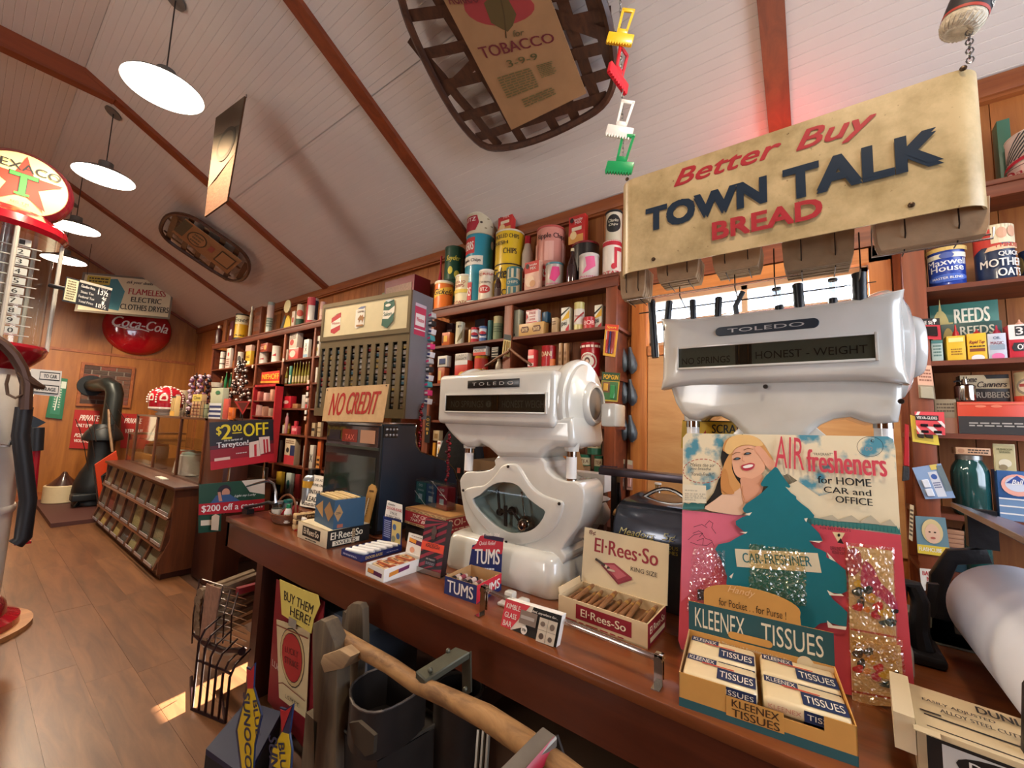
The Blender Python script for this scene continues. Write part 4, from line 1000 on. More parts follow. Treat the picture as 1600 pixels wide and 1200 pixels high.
# ---- glass towel bar with card
tb=thing('towel_bar','glass towel bar on two chrome brackets lying along the counter edge','towel bar',PX(885,975,1.06))
a=PX(757,921,1.06);c=PX(1030,1030,1.06); 
b=MB(); b.cyl(a,c,.0075,glass('E8E4DC',.05,.35),n=16); b.make('glass_rod',tb)
for p,v in ((a,965),(c,1072)):
    b=MB(); b.box((p.x-.008,p.y-.010,CZ+.001),(p.x-.005,p.y+.010,p.z+.012),m_chrome).box((p.x-.008,p.y-.010,p.z+.006),(p.x+.012,p.y+.010,p.z+.012),m_chrome,bev=.001).box((p.x-.032,p.y-.010,CZ+.001),(p.x-.006,p.y+.010,CZ+.0035),m_chrome).box((p.x+.004,p.y-.010,CZ+.012),(p.x+.007,p.y+.010,p.z+.008),m_chrome); b.cyl((p.x-.012,p.y,p.z),(p.x+.014,p.y,p.z),.010,m_chrome); b.make('bracket',tb)
kc=thing('folded_card','red, black and white cardboard sleeve lettered GLASS BAR on the towel bar','card',PX(828,985,1.04))
q=[PX(791,935,1.045),PX(879,961,1.045),PX(869,1012,1.038),PX(782,980,1.038)]
nv=(q[1]-q[0]).cross(q[3]-q[0]).normalized(); nv=nv if nv.x<0 else -nv
MB().prism(q,-nv*.022,m_wht,bev=.001,seg=1).make('sleeve',kc)
o=q[3]; u=q[2]-q[3]; v=q[0]-q[3]; A=artplane(o,u,v,'r 0 0 1 1 16130F;p D83C48 0,0 0,1 .46,1 .36,.62 .2,.02;p E8DCC8 .2,.0 .36,.62 .46,1 .52,1 .40,.35 .34,.2;t KIMBLE .17,.8 .8 .28 .16 F4E8DC' if False else 'r 0 0 1 1 16130F;p E8DCC8 .16,.0 .34,.7 .46,1 .52,1 .44,.3;p D83C48 0,0 0,1 .46,1 .34,.6 .17,.0;t KIMBLE .17 .80 .26 .17 F4E8DC;t GLASS .15 .50 .22 .18 F4E8DC;t BAR .12 .22 .16 .18 F4E8DC;r .32 .38 .62 .82 8C7A6C;r .34 .55 .58 .66 B8AEA4;e .44 .2 .055 .14 EEE8DC;t 39¢ .44 .2 .07 .12 14120F;r .67 .02 .97 .78 DCCFB8;l 8A7A6A .012 .67,.4 .97,.4;l 8A7A6A .012 .82,.04 .82,.76;e .74 .6 .04 .08 7A6A5C;e .9 .58 .04 .1 7A6A5C;e .75 .22 .04 .1 5A4A40;e .9 .2 .035 .08 6A5A50;t Ideal,_anywhere_for... .74 .9 .46 .1 F0E8DC i'); A.make(kc,'print')
# small white china piece behind the bar
wc=thing('china_bracket','small white porcelain soap bracket lying behind the glass bar card','china bracket',PZ(795,955,CZ))
p=PZ(795,953,CZ); b=MB(); b.box((p.x,p.y-.05,CZ+.001),(p.x+.07,p.y+.05,CZ+.012),m_porc,bev=.004).box((p.x+.03,p.y+.01,CZ+.01),(p.x+.06,p.y+.045,CZ+.04),m_porc,bev=.006).box((p.x+.02,p.y-.045,CZ+.01),(p.x+.06,p.y-.01,CZ+.03),m_porc,bev=.006); b.make('china',wc)
# ---- antacid roll box
T,w,d,h=pbox((694,927),(744,944),(780,921),(694,899))
tm=thing('tablet_roll_box','open blue and red counter box of tablet rolls lettered TUMS with upright header card','box of rolls',T@Vector((w/2,d/2,0)))
m_tb=M('1E2C66',.4); tray(T,w,d,h,m_cardb,.002).make('tray',tm)
shade_front(T,w,h,'r 0 0 1 1 1E2C66;t TUMS .5 .5 .8 .68 F0ECE4').make(tm,'print'); shade_right(T,w,d,h,'r 0 0 1 1 C82438;p 1E2C66 0,0 1,0 1,.4;t TUMS .52 .5 .8 .55 F0ECE4').make(tm,'print')
MB().box((.002,.002,h*.3),(w-.002,d*.35,h*.6),M('9AC060',.5),T).make('liner',tm)
for i in range(6):
    x=.012+(w-.024)*i/5; r=thing('tablet_roll',ORD[i]+' short wrapped tablet roll from the left in the TUMS box','tablet roll',T@Vector((x,d*.5,h*.72)),'tablet rolls in the TUMS box')
    Q=Tn(T,x,.03,h*.70+.004*(i%2),rx=-PI/2,rz=-.0); b=MB(); b.lathe([(.008,0),(.0095,.003),(.0095,.045),(.008,.048)],M(('2A2226','D8C8B8','4A3C44')[i%3],.3,.3),n=10,mtx=Q); b.make('wrapper',r); MB().lathe([(.0098,.012),(.0098,.036)],M(('C8B8B0','8C3C48','A89088')[i%3],.4),n=10,mtx=Q,cap=False).make('paper_label',r)
uy=T.to_3x3()@Vector((0,1,0)); o_=T@Vector((0,d+.001,0)); f2=lambda u,v: PP(u,v,o_,uy)
P=[f2(*p) for p in ((733,893),(733,881),(738,852),(744,850),(750,838),(757,835),(787,841),(785,852),(783,895))]
MB().prism(P,uy*.002,M('1E2C66',.4)).make('header',tm)
A=Art(lambda a,b_,o: PP(a,b_,o_,uy)-uy*o,step=.0004)
A.poly([(737,857),(744,850),(750,838),(757,835),(787,841),(786,858),(784,866),(736,857)],K('C43040')); A.poly([(757,835),(787,841),(786,847),(756,841)],K('2A2440')); 
A.make(tm,'print')
g0=f2(742,884);g1=f2(782,886); A=artplane(f2(739,882),f2(783,884)-f2(739,882),Vector((0,0,1))*(f2(740,853).z-f2(739,882).z),'t TUMS .5 .45 .88 .8 F2EEE8;t Quick_Relief .5 1.15 .6 .25 F4D8D8 i;t 3_rolls_30¢ .62 1.6 .6 .2 F0E8E0;x .35 -.45 .8 -.1 2 D8DCE8'); A.mb and A.make(tm,'print')
# ---- striped tobacco carton on a tin shelf
T,w,d,h=pbox((653,893),(688,904),(712,880),(676,809)); 
uyv=T.to_3x3()@Vector((0,1,0)); h=PP(690,812,PZ(670,898,CZ),uyv).z-CZ-.02; d=.07
rc=thing('tobacco_carton','tall carton with diagonal dark red stripes and orange band, leaning back on a tin ledge','carton',T@Vector((w/2,.03,0)))
Q=Tn(T,0,0,.008,rx=-.14)
b=MB(); b.box((0,0,0),(w,.03,h),M('2A1A1E',.5),Q); b.make('carton',rc)
f=lambda a,b_,o: Q@Vector((a*w,-o,b_*h)); A=Art(f,asp=w/h); A.rect(0,0,1,1,K('221A22',.5))
for i in range(9):
    y=-.25+i*.15; 
    P=[(0,y),(1,y+.30),(1,y+.37),(0,y+.07)]; P=[(x,min(max(yy,0),1)) for x,yy in P]
    if abs(P[0][1]-P[3][1])+abs(P[1][1]-P[2][1])>.01: A.face(P,K('8A2438'))
A.k+=1; A.run('r 0 .40 1 .56 E0482C;t RALEIGH .5 .49 .6 .055 2A1418;t SIR_WALTER .5 .535 .5 .025 2A1418;r .28 .14 .75 .30 1A1A24;t PIPE_TOBACCO .5 .25 .38 .03 C8C0C0;x .32 .15 .7 .2 2 8A8490;e .5 .78 .12 .07 54403A;e .5 .86 .07 .03 54403A;e .5 .68 .1 .05 4A3834'); A.make(rc,'print')
b=MB(); b.box((-.004,-.006,.001),(w+.004,-.003,.022),m_chrome,T).box((-.004,-.006,.001),(w+.004,.05,.004),m_chrome,T); b.make('tin_ledge',rc)
# ---- dark stand and the red cigar box on it
T,w,d,h=pbox((631,845),(694,868),(736,845),(626,790)); z1=PX(626,820,T@Vector((0,0,0)) and (T@Vector((0,0,0))).x).z-CZ; z1=max(.09,min(z1,h*.8))
st=tag(MB().box((0,.005,.001),(w,d,z1-.001),M('1E1210',.5),T,bev=.003).make('wooden_riser'),'low black-brown wooden riser under the red cigar box','riser')
cx_=thing('cigar_box','closed red cigar box with gilt edging lettered THE CIGAR THAT BREATHES','cigar box',T@Vector((w/2,d/2,z1)))
b=MB(); b.box((0,0,z1),(w,d,h),M('9A1828',.45),T,bev=.001); b.make('box',cx_)
shade_front(T,w,h-z1,'r 0 0 1 .16 C8A878;r 0 .82 1 1 C8A878;r 0 .16 1 .82 9A1428;t THE_CIGAR .45 .62 .5 .2 F4E4D8 i;t THAT_BREATHES .53 .36 .75 .2 F4E4D8 i;x 0 .84 1 .98 2 7A5434;x 0 .02 1 .14 1 7A5434',z0=z1).make(cx_,'print')
shade_right(T,w,d,h-z1,'r 0 0 1 1 9A1428;t ROI-TAN .5 .62 .85 .4 F0DCC8;r 0 .9 1 1 C8A878;x .1 .15 .9 .3 1 E0C8B0',z0=z1).make(cx_,'print')
shade_top(T,w,d,h,'r 0 0 1 1 B88A50;r 0 0 1 .09 8A5A30').make(cx_,'print')
T2,w2,d2,h2=pbox((647,785),(697,800),(707,796),(647,747),CZ+h); 
ac=thing('acrylic_case','clear acrylic case holding green, blue and red card decks, tied with string','acrylic case',T2@Vector((w2/2,d2/2,0)))
d2=max(d2,.045); ag=glass('F0F4F4',.04,.14)
b=MB(); t_=.002
b.box((0,0,.001),(w2,t_,h2),ag,T2).box((0,d2-t_,.001),(w2,d2,h2),ag,T2).box((0,t_,.001),(t_,d2-t_,h2),ag,T2).box((w2-t_,t_,.001),(w2,d2-t_,h2),ag,T2).box((0,0,h2),(w2,d2,h2+t_),ag,T2); b.make('case',ac)
for i,c_ in enumerate(('1E6660','24507C','A01C34')):
    r=thing('card_deck',('green','blue','red')[i]+' pack of cards standing inside the clear acrylic case','card deck',T2@Vector((w2*(i+.5)/3,d2/2,.002)))
    x0=w2*i/3+.004; x1=w2*(i+1)/3-.004; b=MB(); b.box((x0,.006,.003),(x1,d2-.006,h2*.88),M(c_,.4),T2,bev=.001); b.make('pack',r)
    f=lambda a,b_,o: T2@Vector((x0+(x1-x0)*a,.0058-o,.003+h2*.88*b_)); A=Art(f,asp=(x1-x0)/(h2*.88)); A.run('t WINGS .5 .62 .6 .08 D8E4E4;r .3 .2 .7 .45 B8C8D0;t 00 .5 .85 .4 .12 C8D0D0'); A.make(r,'print')
MB().tube([T2@Vector((w2*.55,-.001,h2+.003)),T2@Vector((w2+.001,-.001,h2*.45))],.0006,m_wht,4).tube([T2@Vector((w2*.5,-.001,h2+.004)),T2@Vector((w2*.60,-.001,h2+.003))],.0007,m_wht,4).tube([T2@Vector((0,-.001,h2*.5)),T2@Vector((w2*.38,-.001,.003))],.0006,m_wht,4).each('string',ac)
# ---- white candy box
T,w,d,h=pbox((571,899),(599,911),(655,888),(572,879))
ch=thing('candy_box','open white candy box with purple and orange labels, raised printed lid','candy box',T@Vector((w/2,d/2,0)))
tray(T,w,d,h,m_wht,.002,m_cardb).make('tray',ch)
shade_front(T,w,h,'p 5A2048 .1,.35 .88,.28 .9,.6 .12,.7;r .12 .38 .45 .66 D88A30').make(ch,'print'); shade_right(T,w,d,h,'p 6A2858 .12,.3 .62,.5 .63,.8 .13,.62;p D88A30 .12,.3 .35,.4 .35,.72 .13,.62').make(ch,'print')
for i in range(7):
    y=.02+(d-.03)*i/7; r=thing('candy_bar',ORD[i]+' wrapped candy bar from the front of the white candy box','candy bar',T@Vector((w/2,y,h*.8)),'candy bars in the white box')
    Q=Tn(T,w/2,y+.008,h*.80+.004*(i%2),rz=.12*((i%3)-1)); b=MB(); b.box((-w*.42,-.011,-.006),(w*.42,.011,.006),M(('D8C09A','A8502C')[i%2],.35,.2),Q,bev=.003); b.make('wrapper',r); f=lambda a,b_,o: Q@Vector((w*.84*(a-.5),.022*(b_-.5),.006+o)); A=Art(f,asp=w*.84/.022); A.run('r .15 .2 .85 .8 %s;r .3 .35 .7 .65 %s'%(('7A2C1C','D88A30'),('D8B888','4A1C14'))[i%2]); A.make(r,'print')
Q=Tn(T,w*.0,d,h*.95,rx=-.15); MB().box((0,0,0),(w,.003,h*1.7),m_wht,Q).make('lid',ch)
f=lambda a,b_,o: Q@Vector((w*a,-o,h*1.7*b_)); A=Art(f,asp=w/(h*1.7)); A.run('p 5A2048 .1,.55 .9,.48 .9,.7 .1,.78;p E0902C .1,.6 .5,.55 .5,.72 .1,.78;e .35 .22 .13 .14 E4A484;x .2 .85 .8 .92 1 8A7A70'); A.make(ch,'print')
# ---- blue door-lubricant box with stubby sticks and back card
T,w,d,h=pbox((533,867),(564,879),(625,860),(532,860))
h=max(h,.026); de=thing('lubricant_stick_box','low navy counter box with a row of white sticks and an upright back card','stick box',T@Vector((w/2,d/2,0)))
m_nv=M('1C2C6A',.4); tray(T,w,d,h,m_nv,.002).make('tray',de)
shade_front(T,w,h,'x .1 .3 .8 .6 2 C8CCE0').make(de,'print'); shade_right(T,w,d,h,'t DOOR-EASE .3 .5 .4 .45 D8C070;x .6 .4 .9 .55 1 C8CCE0').make(de,'print')
for i in range(6):
    y=.02+(d-.04)*i/5.3; r=thing('lubricant_stick',ORD[i]+' white stick from the front of the navy stick box','stick',T@Vector((w/2,y,h*.7)),'white sticks in the navy box')
    Q=Tn(T,.006,y,h*.75,ry=PI/2,rz=.25); b=MB(); b.lathe([(.006,0),(.0105,.002),(.0105,w*.75),(.007,w*.80)],m_wht,n=12,mtx=Q); b.make('stick',r)
P0=PZ(601,838,CZ) ; uyv=T.to_3x3()@Vector((1,0,0)); o_=T@Vector((0,d+.001,0)); uy=T.to_3x3()@Vector((0,1,0))
cc0=(T@Vector((w*.55,d+.001,0)));n_=uy
q=[PP(u,v,o_,n_) for u,v in ((597,845),(627,856),(627,812),(599,806))]; q2=[PP(u,v,o_,n_) for u,v in ((601,808),(628,816),(628,789),(605,782))]
MB().prism(q,n_*.002,m_nv).make('back_card',de); MB().prism(q2,n_*.003,m_wht).make('back_card',de)
A=artplane(q[0],q[1]-q[0],q[3]-q[0],'r .48 .08 .95 .95 D8C27A;x .08 .2 .42 .9 9 A8B0D8;e .62 .7 .09 .12 4A6A9A;e .82 .4 .09 .12 3A5A8A;e .6 .25 .1 .12 8A8A70'); A.make(de,'print')
A=artplane(q2[0]-n_*.001,q2[1]-q2[0],q2[3]-q2[0],'t Genuine .3 .85 .4 .12 2A2A2A i;t DOOR-EASE .5 .62 .85 .16 B02030;t STICK .5 .36 .4 .14 4A4A4A;t LUBRICANT .5 .15 .8 .14 4A4A4A'); A.make(de,'print')
# ---- paper cutter roll
ro=thing('wrapping_paper_roll','big roll of bluish white wrapping paper on its cutter stand by the counter edge','paper roll',(1.47,-.42,CZ))
yc,zc_,rr=-.425,.985,.13
Q=Matrix.Translation((1.18,yc,zc_))@Matrix.Rotation(PI/2,4,'Y'); m_pap=M('D4D8E2',.6,grain=.05,sc=10)
MB().lathe([(rr-.004,0),(rr,.004),(rr,.566),(rr-.004,.57)],m_pap,n=64,mtx=Q).make('paper',ro,sharp=50)
MB().lathe([(.022,-.001),(rr-.003,-.0012)],M('D8B888',.7),n=48,mtx=Q,cap=False).make('paper_end',ro)
MB().cyl((1.10,yc,zc_),(1.84,yc,zc_),.02,M('2A2624',.4,.6)).make('spindle',ro)
m_cast=M('1A181A',.45,.3,grain=.2,sc=30,bump=.3)
for x in (1.80,1.10):
    b=MB(); b.prism([(x,p[0],p[1]) for p in ((yc-.14,CZ+.001),(yc+.20,CZ+.001),(yc+.21,CZ+.03),(yc+.16,CZ+.05),(yc+.15,CZ+.2),(yc+.11,CZ+.28),(yc+.03,CZ+.30),(yc+.02,CZ+.26),(yc+.09,CZ+.24),(yc+.11,CZ+.18),(yc+.10,CZ+.05),(yc-.1,CZ+.04),(yc-.14,CZ+.02))],(.03,0,0),m_cast,bev=.006,seg=2); b.make('iron_bracket',ro)
b=MB(); b.prism([(1.08,-.335,1.262),(1.84,-.335,1.262),(1.84,-.46,1.225),(1.08,-.46,1.225)],(0,.0,-.016),M('7A7E90',.25,.8,grain=.1),bev=.002,seg=1); b.make('cutting_blade',ro)
b=MB(); b.box((1.80,-.42,1.14),(1.83,-.36,1.25),m_cast).box((1.10,-.42,1.14),(1.13,-.36,1.25),m_cast); b.each('blade_arm',ro)
br=thing('paper_cutter_bracket','black cast iron hook bracket standing on the counter just left of the paper roll','iron bracket',PZ(1440,1035,CZ))
p=PZ(1440,1030,CZ); b=MB(); X_=p.x
b.tube([PX(1445,1030,X_)+Vector((0,0,.0)),PX(1436,985,X_),PX(1438,940,X_),PX(1428,915,X_),PX(1408,908,X_),PX(1405,935,X_)],[.028,.022,.02,.019,.018,.016],m_cast,10); b.make('hook',br)
b=MB(); b.box((X_-.05,p.y-.045,CZ+.001),(X_+.10,p.y+.07,CZ+.03),m_cast,bev=.01); b.make('foot',br)
b=MB(); q=[PX(u,v,X_+.02) for u,v in ((1450,912),(1468,914),(1458,955),(1447,950))]; b.prism(q,(.02,0,0),m_cast); b.make('fin',br)
# flat green tin and board behind the bracket
gb_=thing('wooden_board','weathered grey board lying on the counter behind the iron bracket','board',(1.80,-.28,CZ)); MB().box((1.80,-.62,CZ+.001),(1.88,-.16,CZ+.075),wood('5A5648','7E7A68','Y',6,.6)).make('board',gb_)
# ---- printed box in the lower right corner
T,w,d,h=pbox((1420,1240),(1620,1330),(1700,1200),(1390,1118))
p0=PX(1393,1118,1.09); 
db=thing('parts_carton','tan and black printed parts carton in the lower right corner, partly cut off','carton',(1.16,-.25,CZ))
T,w,uy=frame2(Vector((1.085,-.135,CZ)),Vector((1.06,-.45,CZ))); h=p0.z-CZ-.0; d=.17
MB().box((0,0,.001),(w,d,h),M('C8B48E',.6,grain=.08),T,bev=.001).make('carton',db)
shade_top(T,w,d,h,'l 1A1612 .02 .05,.08 .95,.08;l 1A1612 .03 .05,.32 .5,.32;l 1A1612 .03 .5,.32 .55,.05;r .62 .50 1 .9 C8B48E;r .03 .36 .12 .39 1A1612;t DUNLAP .42 .82 .26 .15 1A1612;t BLOCK_PLANE .78 .78 .26 .11 1A1612;t EASILY_ADJUSTED .2 .62 .3 .08 3A2E24;t ALLOY_STEEL_CUTTER .3 .47 .36 .08 3A2E24').make(db,'print')
shade_front(T,w,h,'r .04 .1 .96 .9 16120E;r .10 .18 .92 .84 C8C8C4;e .35 .6 .2 .22 16120E;t DUNLAP .35 .6 .3 .2 E8E4DC').make(db,'print')
MB().box((-.004,-.02,h),(.03,.0,h+.0015),M('C8B48E',.6),T).box((-.03,-.003,h-.05),(-.001,d,h+.012),M('D2C09C',.6),Tn(T,0,0,0,ry=0)).each('open_flap',db)
# ---- left half of the counter
T,w,d,h=pbox((464,839),(510,858),(562,838),(464,813))
eb=thing('cigar_carton','closed cream and black cigar carton under the blue box, lettered SWEETS','cigar box',T@Vector((w/2,d/2,0)))
MB().box((0,0,.001),(w,d,h),m_card,T,bev=.001).make('carton',eb)
shade_front(T,w,h,'r .18 .25 .78 .85 14120E;t El·Rees·So .48 .58 .5 .36 E8DCC0;x .3 .08 .7 .2 1 14120E').make(eb,'print')
shade_right(T,w,d,h,'r 0 0 1 1 14120E;t El·Rees·So .45 .66 .75 .42 EDE4CC;r .12 .08 .75 .36 EDE4CC;t SWEETS .42 .22 .5 .2 14120E').make(eb,'print')
shade_top(T,w,d,h,'e .4 .5 .2 .2 9A8458;r 0 0 1 .04 B8A478').make(eb,'print')
h1=h
T,w,d,h=pbox((491,814),(520,828),(556,815),(491,770),CZ+h1)
bb=thing('blue_carton','blue cardboard box with an ochre diamond, open and full of cream cards','carton',T@Vector((w/2,d/2,0)))
m_bl=M('28506E',.5); tray(T,w,d,h,m_bl,.003,m_cardb).make('carton',bb)
shade_front(T,w,h,'p B08A58 .02,.55 .4,.85 .45,.25;p 9A7448 .5,.55 .75,.9 .98,.55 .75,.2').make(bb,'print'); shade_right(T,w,d,h,'p B08A58 .0,.55 .14,.85 .28,.55 .14,.25;r .12 .04 .3 .16 A86048;x .06 .5 .22 .6 2 5A4A38').make(bb,'print')
for i in range(5):
    MB().box((.006,d*(.1+.16*i),h*.2),(w-.006,d*(.2+.16*i),h+.004+.002*(i%2)),M('D8BC86',.6),T).make('card_stack',bb)
# small packs at the left of the carton
T,w,d,h=pbox((455,827),(462,832),(495,815),(454,790))
cp_=thing('candy_pack_stack','stack of tan wrapped packs with brown lettering left of the cream carton','pack stack',T@Vector((.03,.05,0)))
w=.05;d=.13;h=.085
for k in range(3):
    for j in range(4):
        b=MB(); b.box((0,.002+j*d/4,.001+k*h/3),(w,j*d/4+d/4,(k+1)*h/3),M('C8A878',.4,grain=.1),T,bev=.006); o=b.make('pack',cp_,sharp=60)
f=lambda a,b_,o: T@Vector((w+o,a*d,b_*h)); A=Art(f,asp=d/h); A.run('r .05 .40 .9 .62 3A2418;r .05 .70 .9 .95 5A3A20;t Kits .5 .51 .4 .14 E0C89A;t Kits .5 .82 .5 .14 E0C89A;r 0 .0 1 .12 A83028'); A.make(cp_,'print')
# paper carton with sailor figure
T,w,d,h=pbox((538,846),(559,852),(572,842),(545,826)); w=.055;d=.05;h=.07
sc_=thing('paper_carton','small tan worn paper carton with a dark figure, behind the navy stick box','carton',T@Vector((w/2,d/2,0)))
MB().box((0,0,.001),(w,d,h),M('B49A74',.7,grain=.15),T,bev=.001).make('carton',sc_)
shade_front(T,w,h,'e .5 .62 .16 .14 4A3C2C;p 4A3C2C .3,.1 .4,.5 .6,.5 .75,.1;x .1 .85 .9 .95 1 4A3C2C').make(sc_,'print'); shade_right(T,w,d,h,'x .1 .1 .9 .9 6 7A6448').make(sc_,'print')
# motor fuel sign
def leaner(name,lab,cat,quad,X,spec,col,th=.002,dxt=.05,group=None,mat=None,art_r=.5,cut=None):
    """flat card from its pixel outline; bottom edge stands at depth X, top leans back dxt"""
    bl,br,tr_,tl=quad
    a=PX(*bl,X); b=PX(*br,X); t=PX(*tl,X+dxt); n=(b-a).cross(t-a).normalized(); n=n if n.x<0 else -n
    P=[PP(u,v,a,n) for u,v in (cut or quad)]; r=thing(name,lab,cat,(a+b)/2,group)
    MB().prism(P,-n*th,mat or M(col,.5)).make('card',r)
    q=[PP(u,v,a,n) for u,v in quad]
    u=(q[1]-q[0]); v=(q[3]-q[0]); v2=(q[2]-q[1])
    A=Art(lambda x,y,o: (q[0]*(1-x)+q[1]*x)*(1-y)+(q[3]*(1-x)+q[2]*x)*y+n*o,asp=u.length/v.length); A.run(spec,art_r); A.make(r,'print'); return r
leaner('enamel_sign','white sign reading FOR USE AS A MOTOR FUEL ONLY, leaning behind the blue box','sign',((468,790),(502,796),(514,746),(482,740)),1.42,'t FOR_USE_AS_A .5 .86 .75 .08 14120E;t MOTOR_FUEL_ONLY .5 .70 .85 .08 14120E;t CONTAINS .52 .48 .8 .13 14120E;t LEAD .5 .26 .5 .15 14120E;x .1 .04 .9 .14 2 3A3A34;e .06 .94 .02 .02 14120E;e .94 .94 .02 .02 14120E','E8E2D4')
leaner('stencil_card','red, yellow and navy card lettered STENSO standing against the cash register','card',((517,792),(560,798),(572,734),(525,726)),1.36,'r 0 0 1 1 2A3060;r 0 .78 1 1 C43A2C;t STENSO .38 .89 .6 .13 EADCB0;p D8A830 .86,.8 .95,.88 .86,.97 .77,.88;r .02 .05 .68 .76 D0B070;e .2 .62 .13 .08 B04030;r .18 .38 .62 .6 C8A868;t ARCHER .42 .54 .36 .07 3A2A1A;t NUMBER .42 .44 .36 .07 3A2A1A;t A .86 .6 .12 .1 D8D8DC;t B .86 .42 .12 .1 D8D8DC;t C .86 .25 .1 .08 D8D8DC','2A3060')
# thermometer
a=PX(567,824,1.32); r=thing('wooden_thermometer','long tan wooden thermometer leaning against the green back of the register','thermometer',a)
P=[PX(u,v,1.345 if v<800 else 1.32) for u,v in ((560,822),(574,826),(588,765),(585,758),(580,756),(576,760))]
n=(P[1]-P[0]).cross(P[3]-P[0]).normalized(); n=n if n.x<0 else -n
P=[PP(*q,P[0],n) for q in ((560,822),(574,827),(588,766),(586,759),(581,756),(576,760))]
MB().prism(P,-n*.006,wood('A07238','C09450','Z',10,.5)).make('plank',r)
A=Art(lambda u,v,o: PP(u,v,P[0],n)+n*o); A.poly([(567,812),(568.2,812),(577,778),(576,778)],M('E8E0D0',.2)); 
for i in range(12): v=808-i*2.6; u=568+i*.65; A.face([(u-2.5,v),(u-.5,v),(u-.5,v-.7),(u-2.5,v-.7)],K('3A2814')); A.face([(u+2.0,v),(u+4,v),(u+4,v-.7),(u+2.0,v-.7)],K('3A2814'))
A.k+=1; A.poly([(577,768),(584,769),(584.5,766.5),(577.5,765.5)],K('5A3C1C')); A.make(r,'print')
# spray can
def canat(name,lab,cat,ubl,vb,ubr,vt,z,spec,col,x=None,prof=None,group=None,metal=0,top='B8B4AC'):
    p=PZ((ubl+ubr)/2,vb,z) if x is None else PX((ubl+ubr)/2,vb,x)
    # radius from pixel width
    a=PX(ubl,vb,p.x);b=PX(ubr,vb,p.x); r_=abs(a.y-b.y)/2*.92; hh=PX((ubl+ubr)/2,vt,p.x).z-z
    c=(p.x+r_,p.y,z+.001); t=thing(name,lab,cat,c,group)
    return t,Vector(c),r_,hh
t,c,r_,hh=canat('spray_can','tall grey and yellow spray can with black cap at the back of the counter','spray can',463,793,480,733,CZ,'','')
MB().lathe([(r_*.9,0),(r_,.004),(r_,hh*.72),(r_*.85,hh*.8),(r_*.6,hh*.85)],M('8C9298',.3,.5),c=c,n=24).make('can',t); MB().lathe([(r_*1.01,hh*.52),(r_*1.01,hh*.70)],M('D0A030',.4),c=c,n=24,cap=False).make('label',t); MB().lathe([(r_*.62,hh*.85),(r_*.6,hh),(r_*.4,hh*1.01)],m_black,c=c,n=20).make('cap',t)
# wicker basket with bottles
c=PZ(425,818,CZ); c=Vector((c.x+.07,c.y,CZ)); bk=thing('wicker_basket','small brown wicker basket holding bottles near the left end of the counter','basket',c)
mw=M('7A4424',.6,grain=.25,sc=60); b=MB(); rx,ry=.075,.115
for j in range(7):
    z=.004+j*.008; s_=.72+.045*j
    b=MB(); b.tube([c+Vector((rx*s_*math.cos(2*PI*i/32),ry*s_*math.sin(2*PI*i/32),z+.0035*math.sin(PI*i+j*PI))) for i in range(32)],.0042,mw,5,closed=True); b.make('wicker_strand',bk)
for i in range(20):
    an=2*PI*i/20; MB().tube([c+Vector((rx*k*math.cos(an),ry*k*math.sin(an),z)) for k,z in ((.70,.002),(.85,.03),(1.0,.058))],.003,mw,5).make('wicker_stake',bk)
MB().lathe([(.001,.002),(.06,.003)],mw,c=c,n=24,cap=False).make('base',bk)
b=MB(); b.tube([c+Vector((.01*math.sin(PI*i/14),-ry*math.cos(PI*i/14),.05+.10*math.sin(PI*i/14))) for i in range(15)],.006,mw,6); b.make('handle',bk)
def inbasket(name,lab,cat,dx,dy,prof,mat,capm,cp2,lbl=None):
    cc=c+Vector((dx,dy,.008)); t=thing(name,lab,cat,cc); MB().lathe(prof,mat,c=cc,n=20).make('body',t); MB().lathe(cp2,capm,c=cc,n=18).make('cap',t)
    if lbl: MB().lathe([(prof[1][0]*1.02,lbl[0]),(prof[1][0]*1.02,lbl[1])],M(lbl[2],.5),c=cc,n=20,cap=False).make('paper_label',t)
inbasket('glass_jar','clear glass jar with a white paper label in the wicker basket','jar',-.02,.06,[(.028,0),(.03,.004),(.03,.085),(.026,.09)],glass('D8E4E4',.05,.25),M('9AA4A4',.3,.6),[(.028,.09),(.028,.1)],(.02,.06,'E4DCC8'))
inbasket('plastic_bottle','white bottle with green cap at the right end of the wicker basket','bottle',-.02,-.07,[(.018,0),(.02,.004),(.02,.06),(.012,.08)],m_wht,M('1E8A5A',.4),[(.012,.08),(.012,.1)],(.02,.05,'C8D8B8'))
inbasket('spice_jar','jar with a teal lid behind the handle of the wicker basket','jar',.03,.045,[(.022,0),(.024,.004),(.024,.085),(.02,.09)],M('8CA0A0',.3),M('1E7A70',.4),[(.025,.09),(.025,.105)])
inbasket('red_ball_ornament','shiny dark red bottle in the middle of the wicker basket','bottle',0,-.005,[(.02,0),(.03,.015),(.03,.04),(.015,.06)],M('8A141C',.12,coat=.6),M('C8A030',.3,.8),[(.008,.06),(.008,.07)])
inbasket('plastic_bottle','narrow red bottle leaning at the back right of the wicker basket','bottle',.03,-.05,[(.014,0),(.016,.004),(.016,.08),(.01,.09)],M('A82028',.35),m_wht,[(.008,.09),(.008,.105)])
t=tag(MB().box((1.14,2.18,CZ+.001),(1.155,2.215,CZ+.07),m_wht,bev=.003).make('white_bottle'),'small plain white bottle standing right of the wicker basket','bottle')
